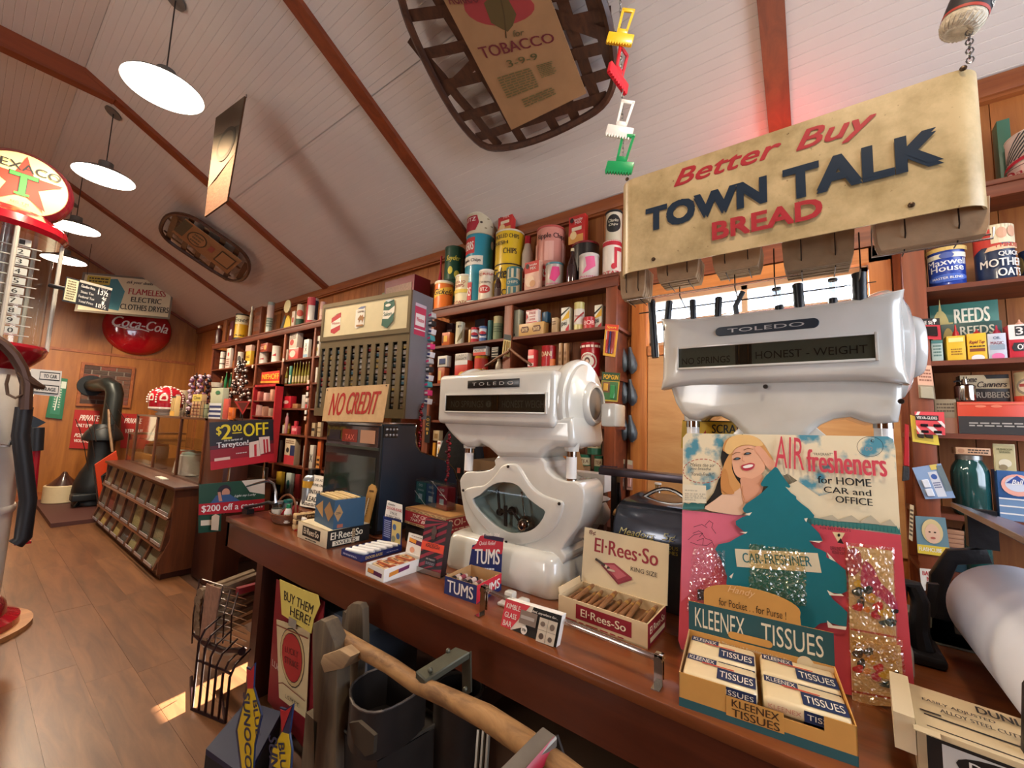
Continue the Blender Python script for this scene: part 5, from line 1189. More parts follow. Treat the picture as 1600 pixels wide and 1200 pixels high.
# metal carrying handle object at far left end
hg=thing('iron_handle_tool','dark iron tool with a bright curved handle at the left end of the counter','tool',PX(380,790,1.12))
MB().tube([PX(u,v,1.12) for u,v in ((373,766),(385,760),(402,755),(420,751),(428,756),(431,768),(431,788))],[.004,.006,.007,.007,.007,.007,.008],M('8A8A8C',.2,.9),8).make('handle',hg)
MB().tube([PX(u,v,1.12) for u,v in ((382,793),(400,790),(420,785),(432,788))],.009,m_cast,8).box(PX(381,806,1.12)-Vector((.02,.02,0)),PX(394,797,1.12)+Vector((.02,.02,0)),m_cast).each('iron_base',hg)
# ---- cash register
X0=1.35; zr0=CZ+.001
yl_=PX(505,740,X0).y; yr_=PX(592,740,X0).y; zt_=PX(592,662,X0).z
rg=thing('cash_register','tall old dark blue cash register with green glass back, behind the STENSO card','cash register',(X0+.25,(yl_+yr_)/2,zr0))
m_reg=M('2A3544',.35,.2,coat=.3); m_regf=M('1A1C1C',.35,.2)
prof=[(0,0),(.62,0),(.62,.06),(.60,.22),(.56,.30),(.48,.36),(.36,.395),(.27,.42),(.235,.46),(.225,.53),(.225,zt_-zr0),(0,zt_-zr0)]
pp=smoothpts([Vector((x,0,z)) for x,z in prof[2:9]],1)
MB().prism([(X0+x,yr_,zr0+z) for x,z in prof],(0,(yl_-yr_),0),m_regf,bev=.008,seg=2).make('cabinet',rg)
MB().prism([(X0+.012+x*.965,yr_-.004,zr0+.02+z*.955) for x,z in prof],(0,.006,0),m_reg,bev=.002,seg=1).make('side_panel',rg)
e=MB().tube([(X0+x+.004,yr_-.004,zr0+z+.004) for x,z in prof[2:]],.004,m_chrome,6); e.make('chrome_trim',rg)
MB().box((X0-.003,yr_+.03,zr0+.03),(X0+.002,yl_-.02,zr0+.40),M('1E2A20',.15,.0,coat=1,grain=.3,sc=8)).make('glass_back',rg)
MB().box((X0-.004,yr_+.02,zt_-.13),(X0+.002,yl_-.02,zt_-.02),M('3A2620',.12,coat=1,grain=.3,sc=20)).make('indicator_window',rg)
MB().box((X0-.006,yr_+.01,zt_-.145),(X0+.001,yl_-.01,zt_-.13),M('4A5248',.3,.5)).box((X0-.006,yr_+.005,zt_-.012),(X0+.10,yl_,zt_),m_chrome).each('rail',rg)
f=lambda a,b_,o: Vector((X0-.0045-o,yl_-.02+(yr_+.04-yl_)*a,zt_-.12+.09*b_)); A=Art(f,asp=6); A.run('r .32 .1 .62 .9 7A2A20;t TAX .47 .4 .18 .35 C86050;r .68 .1 .95 .9 B08468;r .05 .2 .28 .8 2A2430',.2); A.make(rg,'price_tab')
b=MB(); m_ch2=M('A0A4A8',.15,.9)
for i in range(8): b.sphere((X0+.03+.022*(i%4),yr_-.004,zt_-.03-.03*(i//4)),.010,m_ch2,8)
b.each('ornament',rg)
MB().box((X0+.008,yr_-.006,zt_-.075),(X0+.10,yr_-.002,zt_-.012),M('3A3E44',.25,.8)).make('ornament_plate',rg)
# ---- NO CREDIT sign on the rack
leaner('no_credit_sign','tan sign hand painted NO CREDIT in red, hung on the cigarette rack','sign',((503,658),(598,660),(608,600),(510,606)),1.335,'t NO .235 .5 .26 .66 B02420 i;t CREDIT .66 .52 .50 .62 B02420 i;e .03 .93 .01 .02 2A2018;e .97 .96 .01 .02 2A2018','CDA878',dxt=0,mat=signmat('tan_board','D2AE7C','C09868',.6))
# ---- cigarette pack rack
zt2,zb2=2.25,1.458
TLc=Vector((1.48,2.805,zt2)); TRc=Vector((1.581,1.961,zt2)); 
T,w,uy=frame2(Vector((TLc.x,TLc.y,zb2)),Vector((TRc.x,TRc.y,zb2)))
hz=zt2-zb2; d=.19
ck=thing('cigarette_rack','tall olive and grey metal cigarette pack rack with cream header, above the NO CREDIT sign','cigarette rack',T@Vector((w/2,d/2,0)))
m_ol=M('7A6C50',.35,.4); m_gr=M('8E949E',.3,.5,grain=.05)
b=MB(); b.box((w-.003,0,0),(w,d,hz),m_gr,T).box((0,0,0),(.003,d,hz),m_gr,T); b.each('side_panel',ck)
MB().box((.003,d-.004,0),(w-.003,d,hz),m_ol,T).box((0,0,hz),(w,d,hz+.003),m_gr,T).each('back_panel',ck)
hh0=hz*.66
b=MB(); b.box((0,-.012,hh0),(w,.003,hh0+.03),m_ol,T).box((0,-.012,hz-.028),(w,.003,hz),m_ol,T).box((0,-.012,hh0+.03),(.022,.003,hz-.028),m_ol,T).box((w-.022,-.012,hh0+.03),(w,.003,hz-.028),m_ol,T); b.each('header_frame',ck)
MB().box((.022,-.006,hh0+.03),(w-.022,-.002,hz-.028),M('D8CAA0',.4,coat=.3),T).make('header_panel',ck)
ph_=hz-.028-hh0-.03; pw_=w-.044
f=lambda a,b_,o: T@Vector((.022+a*pw_,-.006-o,hh0+.03+b_*ph_)); A=Art(f,asp=pw_/ph_)
A.run('p B42830 .10,.62 .17,.72 .22,.78 .22,.20 .15,.08 .10,.14;p E8DCC8 .10,.46 .22,.62 .22,.36 .10,.24;t Winston .16 .44 .1 .08 B42830;p 8A1A24 .10,.62 .165,.74 .22,.78 .15,.70;p E4DCCC .41,.22 .41,.78 .52,.80 .52,.26 .43,.16;p 6A7898 .43,.80 .47,.86 .53,.86 .50,.78;t CAMEL .475 .70 .08 .07 6A4A28;p 9A6A34 .44,.46 .46,.54 .475,.60 .485,.54 .50,.60 .505,.52 .52,.50 .51,.44 .50,.32 .49,.42 .47,.42 .46,.32 .455,.42;r .43 .22 .51 .28 9A6A34')
A.run('p 1E5A48 .74,.62 .74,.86 .79,.94 .85,.92 .86,.72 .80,.60;p E8E0CC .735,.36 .74,.62 .80,.60 .86,.72 .86,.52 .80,.34;t Salem .79 .50 .09 .13 1E5A48;p 1E5A48 .73,.16 .735,.36 .80,.34 .86,.52 .855,.26 .79,.06;e .79 .76 .03 .045 E8E0CC;p C8D0CC .755,.92 .79,.86 .845,.90 .80,.94')
A.make(ck,'print')
nc=11; cwid=w/nc
for i in range(nc+1):
    x=i*cwid; b=MB(); b.box((max(0,x-cwid*.24),-.006,.055),(min(w,x+cwid*.24),.003,hh0-.05),m_ol,T).make('upright',ck)
MB().box((0,-.006,hh0-.05),(w,.003,hh0),m_ol,T).make('top_rail',ck); MB().box((0,-.012,0),(w,.004,.055),m_ol,T).make('bottom_rail',ck)
cols_=['A89A80','C8BEB0','B8A890','B8B0A8','C0A058','8A8478','A03038','B8B0A4','4A7484','A08458','2E4A50','7A4A34','D8D4CC','343A3C']
proto={}; nn=0
rows=11
for i in range(nc):
    for j in range(rows):
        zz=.06+j*(hh0-.115)/rows
        cc_=cols_[(i*3+(j//3)*5+ (j*j)%3)%len(cols_)]
        x0=i*cwid+cwid*.26; ph2=(hh0-.115)/rows*.72
        key=cc_
        nn+=1
        loc=T@Vector((x0,.01,zz))
        if key not in proto:
            r=thing('cigarette_pack','',"cigarette pack",loc,'cigarette packs in the metal rack'); r.rotation_euler=T.to_euler()
            b=MB(); b.box((0,0,0),(cwid*.48,.07,ph2),M(cc_,.35,coat=.3),Matrix.Identity(4)); o=b.make('wrapper',None); o.parent=r
            b=MB(); b.box((.002,-.0008,ph2*.62),(cwid*.48-.002,0,ph2*.95),M('D8D4CC',.25,.6)); o2=b.make('foil_edge',None); o2.parent=r
            proto[key]=r
        else:
            p0_=proto[key]; r=copyobj(p0_); r.location=loc
            for ch_ in list(p0_.children):
                q_=ch_.copy(); COL.objects.link(q_); q_.parent=r
        r['label']='pack, %s column from the left, %s row up, in the cigarette rack'%(ORD[i],ORD[j])
# stickers and packs hanging along the right side of the rack
f=lambda a,b_,o: T@Vector((w+o,.03+a*.1,hz-.27+b_*.2)); A=Art(f,asp=.5); A.run('r 0 0 1 1 C03A5C;r .08 .3 .92 .68 E8E4E4;t Winston .5 .5 .7 .14 C83050;r 0 .9 1 1 C8B8C8;r 0 .16 1 .2 E8E4E4'); A.make(ck,'sticker')
for i in range(12):
    z=hz-.14-i*.05; r=thing('gum_pack','',"candy pack",T@Vector((w+.002,d-.05,z)),'small packs clipped down the right edge of the rack')
    r['label']=ORD[i]+' small pack from the top clipped along the rack\'s right rear edge'
    Q=Tn(T,w+.001,d-.035,z,ry=.2*((i%3)-1)); MB().box((0,0,0),(.03,.045,.034),M(('C8C8C8','2A2A2C','E4E4E8','4AA0A8','E03C7C','E8E8EC')[i%6],.4),Q,bev=.002).make('wrapper',r); f=lambda a,b_,o: Q@Vector((.03*a,-o,.034*b_)); A=Art(f); A.run('r .1 .3 .9 .7 %s'%('E03C7C','E8E8E8','3A3A80')[i%3]); A.make(r,'print')
MB().box((.42,.02,-.045),(.46,.06,0),m_ol,T).box((.72,.02,-.045),(.76,.06,0),m_ol,T).each('foot',ck)
# beaded red garlands beside the register
def garland(u0,v0,u1,v1,x,n,lab):
    a=PX(u0,v0,x);c2=PX(u1,v1,x); r=thing('red_bead_strand',lab,'bead strand',a,'red strands by the register'); b=MB()
    for i in range(n): 
        p=a.lerp(c2,i/(n-1))+Vector((random.uniform(-.008,.008),random.uniform(-.008,.008),0)); b.sphere(p,.010,M(('7A1420','9A1C28','5A0E18')[i%3],.25,coat=.4),6)
    o=b.make('beads',r); o['kind']='stuff'; MB().tube([a,c2,(c2.x,c2.y,CZ+.001)],.002,M('5A0E18',.5),5).make('cord',r)
garland(659,632,652,745,1.7,34,'dark red bead strand hanging right of the cash register'); garland(702,680,698,750,1.75,22,'dark red bead strand hanging behind the first scale')
wr_=thing('wire_hook_rack','thin dark red wire hook rack right of the cigarette rack','wire rack',PX(665,640,1.9))
MB().tube([PX(u,v,1.9) for u,v in ((656,700),(657,632),(661,627),(672,628),(680,629))],.003,M('5A1018',.4),6).make('wire',wr_)
# ---- two discount signs at the end of the counter
ps=thing('sign_stand','slim chrome stand holding the two discount signs at the counter end','sign stand',(1.0,2.86,0))
MB().tube([(1.02,2.90,.84),(1.02,2.90,1.42)],.006,m_chrome,8).tube([(1.22,2.90,1.0),(1.22,2.90,1.42)],.006,m_chrome,8).each('rod',ps)
def ysign(name,lab,quad,y,spec,col):
    q=[PY(u,v,y) for u,v in quad]; r=thing(name,lab,'sign',(q[0]+q[1])/2)
    n=(q[1]-q[0]).cross(q[3]-q[0]).normalized(); n=n if n.y<0 else -n
    MB().prism(q,-n*.003,M(col,.35)).make('panel',r)
    A=Art(lambda x,y_,o: (q[0]*(1-x)+q[1]*x)*(1-y_)+(q[3]*(1-x)+q[2]*x)*y_+n*o,asp=(q[1]-q[0]).length/(q[3]-q[0]).length); A.run(spec,.35); A.make(r,'print')
ysign('discount_sign','black and red sign with yellow $2.00 OFF above the counter end',((329,735),(428,720),(427,655),(327,660)),2.86,'r 0 0 1 1 1A0E14;r 0 0 1 .42 9A1422;r 0 0 1 .18 C81C2C;r 0 .42 1 .5 5A0E1A;t $ .13 .80 .07 .2 F2D81C;t 2 .24 .78 .15 .32 F2D81C;t 00 .40 .85 .14 .15 F2D81C;l F2D81C .02 .33,.74 .47,.74;t OFF .70 .79 .40 .30 F2D81C;t on_a_carton_of .34 .60 .28 .05 E8E4E0;t Tareyton! .33 .49 .48 .15 F4F0EC;p F0D4C4 .58,.16 .58,.50 .74,.53 .76,.17;p C8202C .66,.17 .66,.44 .70,.45 .70,.17;p F0D4C4 .76,.20 .74,.60 .92,.60 .93,.24;p C8202C .82,.22 .81,.54 .84,.54 .85,.22;p C8202C .87,.22 .86,.54 .89,.54 .90,.22;r .05 .18 .28 .24 E8C8B8;x .37 .27 .56 .31 1 E8D8D0','1A0E14')
ysign('discount_sign','green sign with smoking woman reading $2.00 off a carton, below the black sign',((310,805),(413,797),(414,748),(311,757)),2.88,'r 0 0 1 1 1E4A38;p E0D4C4 .62,1 1,1 1,.5 .75,.62;r 0 0 1 .36 B81C2C;t $200_off_a_carton .50 .18 .92 .24 F4EEE8;e .36 .72 .10 .20 2A2430;e .38 .66 .06 .14 C89078;p 3A5A88 .16,.36 .24,.6 .44,.6 .6,.36;p C88C78 .28,.4 .26,.7 .30,.7 .33,.4;t Light_my_Lucky .68 .52 .34 .09 DCE4DC i','1E4A38')
ysign('green_sign','dark green sign board with price tag hanging below the discount signs',((310,833),(345,830),(346,803),(310,805)),2.89,'r .1 .4 .9 .7 E8D8C0','1E4A38')
tg=thing('price_tag','cream price tag hanging on the counter end by the green panel','tag',PY(337,820,2.85)); q=[PY(u,v,2.85) for u,v in ((330,828),(341,829),(343,806),(337,803),(331,807))]; MB().prism(q,(0,.002,0),M('D8C0A4',.7)).make('tag',tg)
# ---- behind the scales: meat grinder style machine, sandwich cabinet, register with roll arm
mg=thing('grinder_machine','grey enamel machine with round head standing behind the first scale','grinder',PX(930,860,1.75))
m_ge=M('A8ACAC',.3,coat=.4,grain=.1); p=PX(928,800,1.75)
Q=Matrix.Translation(p)@Matrix.Rotation(PI/2,4,'X')@Matrix.Rotation(.2,4,'Y'); MB().lathe([(.02,-.1),(.05,-.08),(.055,0),(.05,.05),(.02,.07)],m_ge,n=24,mtx=Q).make('motor_head',mg)
MB().tube([p+Vector((0,.0,-.04)),p+Vector((0,.03,-.10)),p+Vector((0,.01,-.16)),Vector((p.x,p.y+.02,CZ+.03))],[.03,.028,.03,.05],m_ge,14).make('neck',mg)
MB().box((p.x-.08,p.y-.05,CZ+.001),(p.x+.10,p.y+.12,CZ+.04),m_ge,bev=.012).make('foot',mg)
wb=tag(MB().box((1.80,PX(935,770,1.8).y-.03,PX(930,748,1.8).z-.06),(1.88,PX(885,735,1.8).y,PX(930,740,1.8).z+.0),m_wht,bev=.004).make('white_carton'),'small white carton high behind the first scale, right of its column','carton')
pst=tag(MB().box((1.82,PX(935,770,1.8).y-.02,CZ+.001),(1.86,PX(885,735,1.8).y-.01,PX(930,748,1.8).z-.0605),m_dk).make('wooden_stand'),'dark narrow stand under the white carton behind the first scale','stand')
bx=thing('cardboard_box','open brown cardboard box visible between the first scale\'s columns','cardboard box',PX(810,760,2.0))
z_=PX(760,720,2.0).z; y0_=PX(738,720,2.0).y; y1_=PX(905,740,2.0).y
b=MB(); b.box((2.0,y1_+.08,z_-.25),(2.004,y0_,z_),M('8A6844',.8),bev=.001).box((2.0,y0_-.004,z_-.25),(2.3,y0_,z_),M('7A5A38',.8)).box((2.0,y1_+.08,z_-.25),(2.3,y1_+.084,z_),M('7A5A38',.8)).box((2.3,y1_+.08,z_-.25),(2.304,y0_,z_),M('7A5A38',.8)); b.make('carton',bx)
q=[PX(u,v,x) for u,v,x in ((904,762,1.98),(918,755,1.98),(903,700,2.02),(897,705,2.02))]; MB().prism(q,(.004,0,0),M('A07C54',.8)).make('flap',bx)
tbx=tag(MB().box((1.96,.40,z_-.29),(2.34,1.9,z_-.252),m_dk).box((1.96,1.86,0),(2.34,1.9,z_-.29),m_dk).box((1.96,.40,0),(2.34,.44,z_-.29),m_dk).make('back_counter'),'dark low back counter behind the scales holding the brown box','back counter')
# lever bar machine
lv=thing('lever_press','dark iron stand with a long flat lever bar behind the El-Rees-So lid','lever press',(1.62,.5,CZ))
m_lv=M('4A4048',.3,.5,grain=.1); a=PX(938,738,1.62);c2=PX(1068,750,1.62)
MB().box((1.60,c2.y-.3,c2.z-.012),(1.68,a.y,c2.z+.016),m_lv,bev=.003).make('lever_bar',lv)
p=PX(962,760,1.64); MB().box((1.62,p.y-.012,CZ+.001),(1.66,p.y+.012,c2.z-.012),m_cast).make('upright',lv)
MB().tube([(1.64,p.y-.012,c2.z-.04),(1.64,p.y-.02,p.z-.07),(1.64,p.y-.045,p.z-.12),(1.64,p.y-.12,p.z-.13)],.007,m_cast,8).make('brace',lv)
MB().cyl(PX(960,800,1.60),PX(972,806,1.60),.014,M('B88A50',.5),n=12).make('wooden_knob',lv)
# sandwich cabinet
q=[PX(u,v,1.52) for u,v in ((962,832),(1065,880),(1068,800),(1060,797),(990,787),(978,792),(966,812))]
sw=thing('sandwich_cabinet','domed dark metal sandwich bin lettered Meadors 5c behind the cigar box lid','sandwich bin',PX(1015,860,1.6))
yA=PX(960,830,1.52).y; yB=PX(1072,830,1.52).y; zT=PX(1030,790,1.56).z
P=[(1.47,CZ+.001),(1.49,zT-.12),(1.50,zT-.07),(1.53,zT-.02),(1.58,zT),(1.80,zT+.01),(1.80,CZ+.001)]
m_sw=M('4C5260',.2,.55,grain=.2,sc=8,coat=.6)
MB().prism([(x,yB-.1,z) for x,z in P],(0,yA-yB+.1,0),m_sw,bev=.012,seg=3).make('bin',sw,sharp=60)
o=Vector((1.4895,yA-.01,zT-.125)); 
f=lambda a,b_,o_: Vector((1.474+.0165*b_*.9-o_-.0005,yA-.012+(yB-yA)*a*.98,zT-.125-.0+b_*.075-.03)); A=Art(f,asp=3)
A.text('Meadors',.33,.80,.5,.30,K('B8A83A',.4),.01,.3); A.text('5¢',.78,.84,.18,.40,K('B8A83A',.4),.0,.2); A.line([(.05,.56),(.58,.62)],.03,K('B8A83A',.4)); A.text('DELICIOUS',.74,.46,.34,.15,K('B8A83A',.4),.0); A.text('SANDWICHES',.70,.26,.42,.15,K('B8A83A',.4),.0); A.make(sw,'lettering')
b=MB(); b.tube([(1.70,yA-.05,zT+.0)]+[(1.70,(yA-.05)*(1-i/12)+(yB+.02)*(i/12),zT+.045*math.sin(PI*i/12)) for i in range(13)],.008,m_chrome,8); b.make('rim_handle',sw)
# soda bottle
def bottle(name,lab,p,r_,hgt,mat,capc=None,group=None,lbl=None):
    t=thing(name,lab,'bottle',p,group); b=MB(); b.lathe([(r_*.9,0),(r_,.006),(r_,hgt*.48),(r_*.85,hgt*.58),(r_*.42,hgt*.75),(r_*.36,hgt*.93),(r_*.44,hgt*.94),(r_*.44,hgt*.98)],mat,c=p,n=18); b.make('glass',t)
    if capc: MB().lathe([(r_*.48,hgt*.965),(r_*.46,hgt)],M(capc,.4),c=p,n=14).make('cap',t)
    if lbl:
        f=lambda a,b_,o: Vector(p)+Vector((-(r_+o)*math.cos((a-.5)*PI),-(r_+o)*math.sin((a-.5)*PI)*-1*-1,hgt*(.12+.30*b_))); A=Art(f,True,asp=2); A.run(lbl); A.make(t,'print')
    return t
p=PX(1028,785,1.85); bottle('soda_bottle','clear soda bottle with red, white and blue label in front of the plywood panel',(2.10,PX(1028,785,2.1).y,z_-.251),.035,PX(1028,754,2.1).z-z_+.251,glass('D8E0DC',.05,.2),'D8D0C8',None,'r .2 .1 .8 .9 D8D8DC;p B82030 .2,.5 .8,.5 .8,.9 .2,.9;t PEPSI .5 .5 .5 .2 1E2C66')
# yellow card behind the air freshener board
leaner('yellow_card','yellow card lettered SCR with red star behind the display card','card',((1064,700),(1150,700),(1150,658),(1066,656)),1.60,'l 14120E .03 .02,.97 .98,.97;t SCRAM .85 .7 .55 .32 14120E;p B83020 .22,.1 .3,.6 .38,.4 .46,.65 .5,.1','D8B020',dxt=0)
# ================================================================ shelving on the wall
XF=2.385; m_sh=wood('4E2110','7A3A1C','Y',5,.5); m_shz=wood('5C2A14','8A4422','Z',5,.5)
def cabinet(lab,y0,y1,posts,shelves,ztop,lipz=.05,pw=.035):
    r=thing('shelf_unit',lab,'shelves',(XF+.14,(y0+y1)/2,0))
    for y in posts: MB().box((XF,y-pw/2,0),(XF+.02,y+pw/2,ztop-lipz),m_shz,bev=.001).make('post',r); MB().box((XF+.02,y-.009,0),(XW-.001,y+.009,ztop-lipz),m_sh).make('divider',r)
    for z in shelves: MB().box((XF+.004,y1,z-.02),(XW-.001,y0,z),m_sh).make('shelf',r)
    MB().box((XF-.015,y1-.02,ztop-.02),(XW-.001,y0+.02,ztop),m_sh,bev=.002).make('top_board',r); MB().box((XF-.008,y1-.01,ztop-lipz-.01),(XF+.012,y0+.01,ztop-.02),m_sh,bev=.003).make('cornice',r)
    return r
ly=[PX(u,545,XF).y for u in (341,368,402,443.5,490)]
LZ=[.12,.50,.865,1.227,1.542,1.841,2.152]
cabinet('long wooden wall shelves at the far left, filled with tins and boxes',7.98,3.0,[7.96]+ly[1:]+[ly[4]-.8,3.03],LZ,2.577,.075)
MZ=[.15,.55,.86,1.155,1.46,1.77,2.095]
cabinet('wooden wall shelves with chip tins on top, behind the first scale',2.72,.975,[2.68,1.83,1.01],MZ,2.43,.075,.07)
RZ=[.5,.93,1.155,1.478,1.777,2.095]
cabinet('wooden wall shelves at the right edge behind the paper roll',-.335,-1.9,[-.37,-1.88],RZ,2.50,.06,.07)
PROD=[0]
def G(k,u0,u1,vt,z,lab,col,spec='',x=XF+.03,vb=None,d=None,cat=None,name=None,grp=None,jit=.06,r=.4,top=None):
    u0,u1=float(u0),float(u1); um=(u0+u1)/2
    if k=='b':
        d=d or .07; p=PX(u1,vt+8,x); sp=PJ(p+Vector((d,0,0)))[0]-u1
        if sp>0:
            lim=.42*(u1-u0)
            if sp>lim: d*=lim/sp; sp=lim
            u1-=sp
        a=PX(u0,vt+8,x); b=PX(u1,vt+8,x); w=abs(a.y-b.y)/.93; yc=(a.y+b.y)/2
    else:
        p=PX(um,vt+8,x); tn=(um-800)/FPX; w=(u1-u0)*PJ(p)[2]/FPX/math.sqrt(1+tn*tn); yc=p.y
    zt=PX(um,vt,x).z
    if vb: z=PX(um,vb,x).z
    h=max(zt-z,.012); z+=.0008; PROD[0]+=1
    rn=random.Random(PROD[0])
    if k=='b':
        rz=rn.uniform(-jit,jit); T=Matrix.Translation((x,yc,z))@Matrix.Rotation(-PI/2+rz,4,'Z')
        t=thing(name or 'carton',lab,cat or 'box',T.translation,grp)
        w*=.93
        bo_=MB().box((-w/2,0,0),(w/2,d,h),M(col,r,grain=.06),T,bev=.001).make('box',t)
        if spec: loc_art(T,w,h,0,spec,step=.0006).make(bo_,'print')
        if top: MB().box((-w/2,0,h-.001),(w/2,d,h+.001),M(top,.6),T).make('box_top',t)
    elif k in 'cjk':
        R=min(w/2*.97,(XW-x)/2+.05); c=Vector((min(x+R,XW-R-.006),yc,z))
        q=PX(um,vt+8,c.x); c.y=q.y; t=thing(name or ('tin_can' if k=='c' else 'jar'),lab,cat or ('can' if k=='c' else 'jar'),c,grp)
        m=M(col,.35,grain=.05,coat=.2)
        if k=='c':
            bo_=MB().lathe([(R*.97,0),(R,.002),(R*1.015,.004),(R,.006),(R,h-.008),(R*1.02,h-.006),(R*1.02,h-.002),(R*.96,h)],m,c=c,n=32).make('tin',t)
            if top: MB().lathe([(R*1.03,h-.014),(R*1.03,h),(R*.95,h+.003)],M(top,.4),c=c,n=32).make('lid',t)
        elif k=='j':
            bo_=MB().lathe([(R*.9,0),(R,.004),(R,h*.72),(R*.6,h*.86),(R*.55,h*.9)],m,c=c,n=24).make('jar',t); MB().lathe([(R*.6,h*.88),(R*.6,h)],M(top or 'A09880',.3,.5),c=c,n=20).make('lid',t)
        else:
            bo_=MB().lathe([(R*.9,0),(R,.004),(R,h*.45),(R*.75,h*.6),(R*.35,h*.75),(R*.3,h*.93)],M(col,.12,coat=.6,grain=.1),c=c,n=24).make('bottle_body',t); MB().lathe([(R*.36,h*.92),(R*.34,h)],M(top or 'C8B890',.4),c=c,n=16).make('cap',t)
        if spec:
            hh=h if k=='c' else h*(.68 if k=='j' else .44)
            th=.8*math.atan2(c.y,c.x); A=Art(lambda a,b_,o: Vector((c.x-(R+o)*math.sin(a*PI+th),c.y+(R+o)*math.cos(a*PI+th),c.z+hh*b_)),True,.0009,asp=PI*R/hh); A.run(spec); A.make(bo_,'print')
    return t
Z=2.43; X1=XF-.005; X2=XF+.125
# back tier on the middle cabinet
G('c',695,727,384,Z,'green double chip tin with yellow lettering at the left of the tall stack','1E4A34','t Snyder .5 .8 .5 .1 D8C84A i;e .42 .62 .08 .06 D8C84A;e .64 .56 .09 .06 D8C84A;t Snyder .5 .25 .5 .1 D8C84A i;r 0 .47 1 .49 0E2A1C',x=X2,top='2A4A38')
G('c',728,773,371,Z,'blue and white chip tin with red labels below the speckled tin','2A8AA0','r .08 .72 .42 .95 C0282C;t HERRS .25 .83 .28 .12 F0E4D8;r 0 .55 .62 .68 E4DCCC;t Ripple_Chips .32 .61 .5 .06 3A2A28;r .08 .05 .4 .3 C0282C;t HERRS .24 .17 .28 .12 F0E4D8;e .85 .86 .05 .06 E4E4E0;e .8 .4 .05 .06 E4E4E0;r 0 .0 1 .04 E4DCCC',x=X2)
G('c',729,775,339,0,'cream speckled chip tin with red UTZ label on top of the blue tin','CFC4A4','p A82030 .08,.15 .08,.85 .45,.85 .5,.5 .42,.15;t UTZ .28 .68 .28 .18 F0E8DC;e .55 .5 .03 .05 3A2A20;e .7 .7 .03 .03 8A7A5A;e .8 .4 .04 .03 8A7A5A;e .65 .25 .03 .03 8A7A5A;e .9 .62 .03 .03 8A7A5A',x=X2,vb=371,top='D8D0B8')
G('c',774,820,364,Z,'bright yellow double chip tin with black script','E0B81E','r 0 .48 1 .5 2A2010;t PICKLED_CHIPS .45 .9 .6 .06 2A2010;t CHIPS .55 .68 .3 .08 2A2010;t Gickels .35 .36 .5 .16 1A1410 i;t CHIPS .6 .08 .4 .09 2A2010;e .72 .4 .06 .07 2A2010;t FRESH .3 .8 .4 .05 2A2010',x=X2,top='D8D0B8')
G('b',779,806,329,0,'red pancake mix box standing on the yellow tin','C4302A','r 0 0 .9 .3 D89A4C;e .3 .3 .2 .15 E8C890;r .2 .45 .8 .58 E8D8B8;t Pancake .55 .85 .6 .1 F0E4D8;t MIX .6 .73 .4 .1 F0E4D8;e .2 .85 .12 .09 2A1A14',x=X2+.02,vb=364,d=.05)
G('j',816,834,366,Z,'clear syrup jug with red label beside the yellow tin','B8A898','p B82C24 .15,.15 .5,.05 .85,.2 .8,.6 .5,.75 .2,.6;t syrup .5 .4 .5 .1 F0E0D0',x=X2,top='B02030')
G('c',838,884,357,Z,'large faded pink chip tin with red label','D08878','r .05 .15 .55 .38 C02C2C;t HERRS .28 .27 .4 .13 F0E4D8;t Ripple_Chips .55 .83 .7 .1 4A2A28;t Ripple_Chips .45 .06 .7 .07 4A2A28;r 0 .45 .2 .75 E0A898;r .4 .45 .6 .75 E0A898;r .8 .45 1 .75 E0A898',x=X2,top='B85048')
G('c',893,937,379,Z,'black tin with red rim supporting the second pancake box','1E1816','',x=X2,top='7A1C20')
G('b',889,919,336,0,'red pancake mix box standing on the black tin','C4302A','r 0 0 .9 .3 D89A4C;e .3 .3 .2 .15 E8C890;r .2 .45 .8 .58 E8D8B8;t Pancake .55 .85 .6 .1 F0E4D8;t MIX .6 .73 .4 .1 F0E4D8;e .2 .85 .12 .09 2A1A14',x=X2+.02,vb=379,d=.05)
G('c',941,972,374,Z,'red and white potato chip tin beside the bread sign','D8CCBC','r 0 .86 1 1 B82030;r .6 .25 .7 .8 B82030;r .6 .7 .9 .8 B82030;e .58 .28 .08 .08 B82030;t POTATO .5 .1 .9 .12 B82030',x=X1+.05)
G('c',946,973,327,0,'black and cream tin with round black emblem, on the red and white tin','CFC6AC','e .5 .55 .32 .3 1A1816;t Charles .5 .65 .4 .1 D8D0B8 i;t Chips .5 .5 .35 .1 D8D0B8 i;r 0 .93 1 1 1A1816',x=X1+.06,vb=374,top='1A1816')
G('k',685,694,398,Z,'small red capped syrup bottle at the left end of the top row','A82838','',x=X2,top='B02030')
# front tier
G('c',679,710,436,Z,'orange chip tin with yellow diagonal band','E07428','p E8B83A 0,.35 1,.62 1,.85 0,.6;t Gickels .5 .6 .7 .2 2A1A10 i;r 0 .9 1 .94 F0D8A0',x=X1,top='E4DCC8')
G('c',711,746,426,Z,'cream potato chip tin with red lettering and yellow band','E2D2A8','t POTATO .3 .74 .45 .09 A02828;t CHIPS .3 .62 .4 .1 A02828;r 0 .38 1 .5 E0C050;t D .92 .78 .12 .1 A02828;t D .92 .15 .12 .1 A02828;t POTATO .35 .06 .6 .09 A02828',x=X1,top='E4DCC8')
G('c',748,775,419,Z,'white paper chip tub with red oval UTZ label','DCCDB4','e .42 .34 .26 .14 B83028;t UTZ .42 .34 .3 .12 F0E4D8;t CRISP .5 .84 .6 .08 B83028;t CHIPS .45 .57 .5 .06 6A4A40',x=X1,top='E8E0D0')
G('k',773,790,415,Z,'dark brown glass bottle left of the teal striped tin','2E120C','r .2 .1 .8 .7 3A1A14',x=X1+.03,name='glass_bottle',cat='bottle')
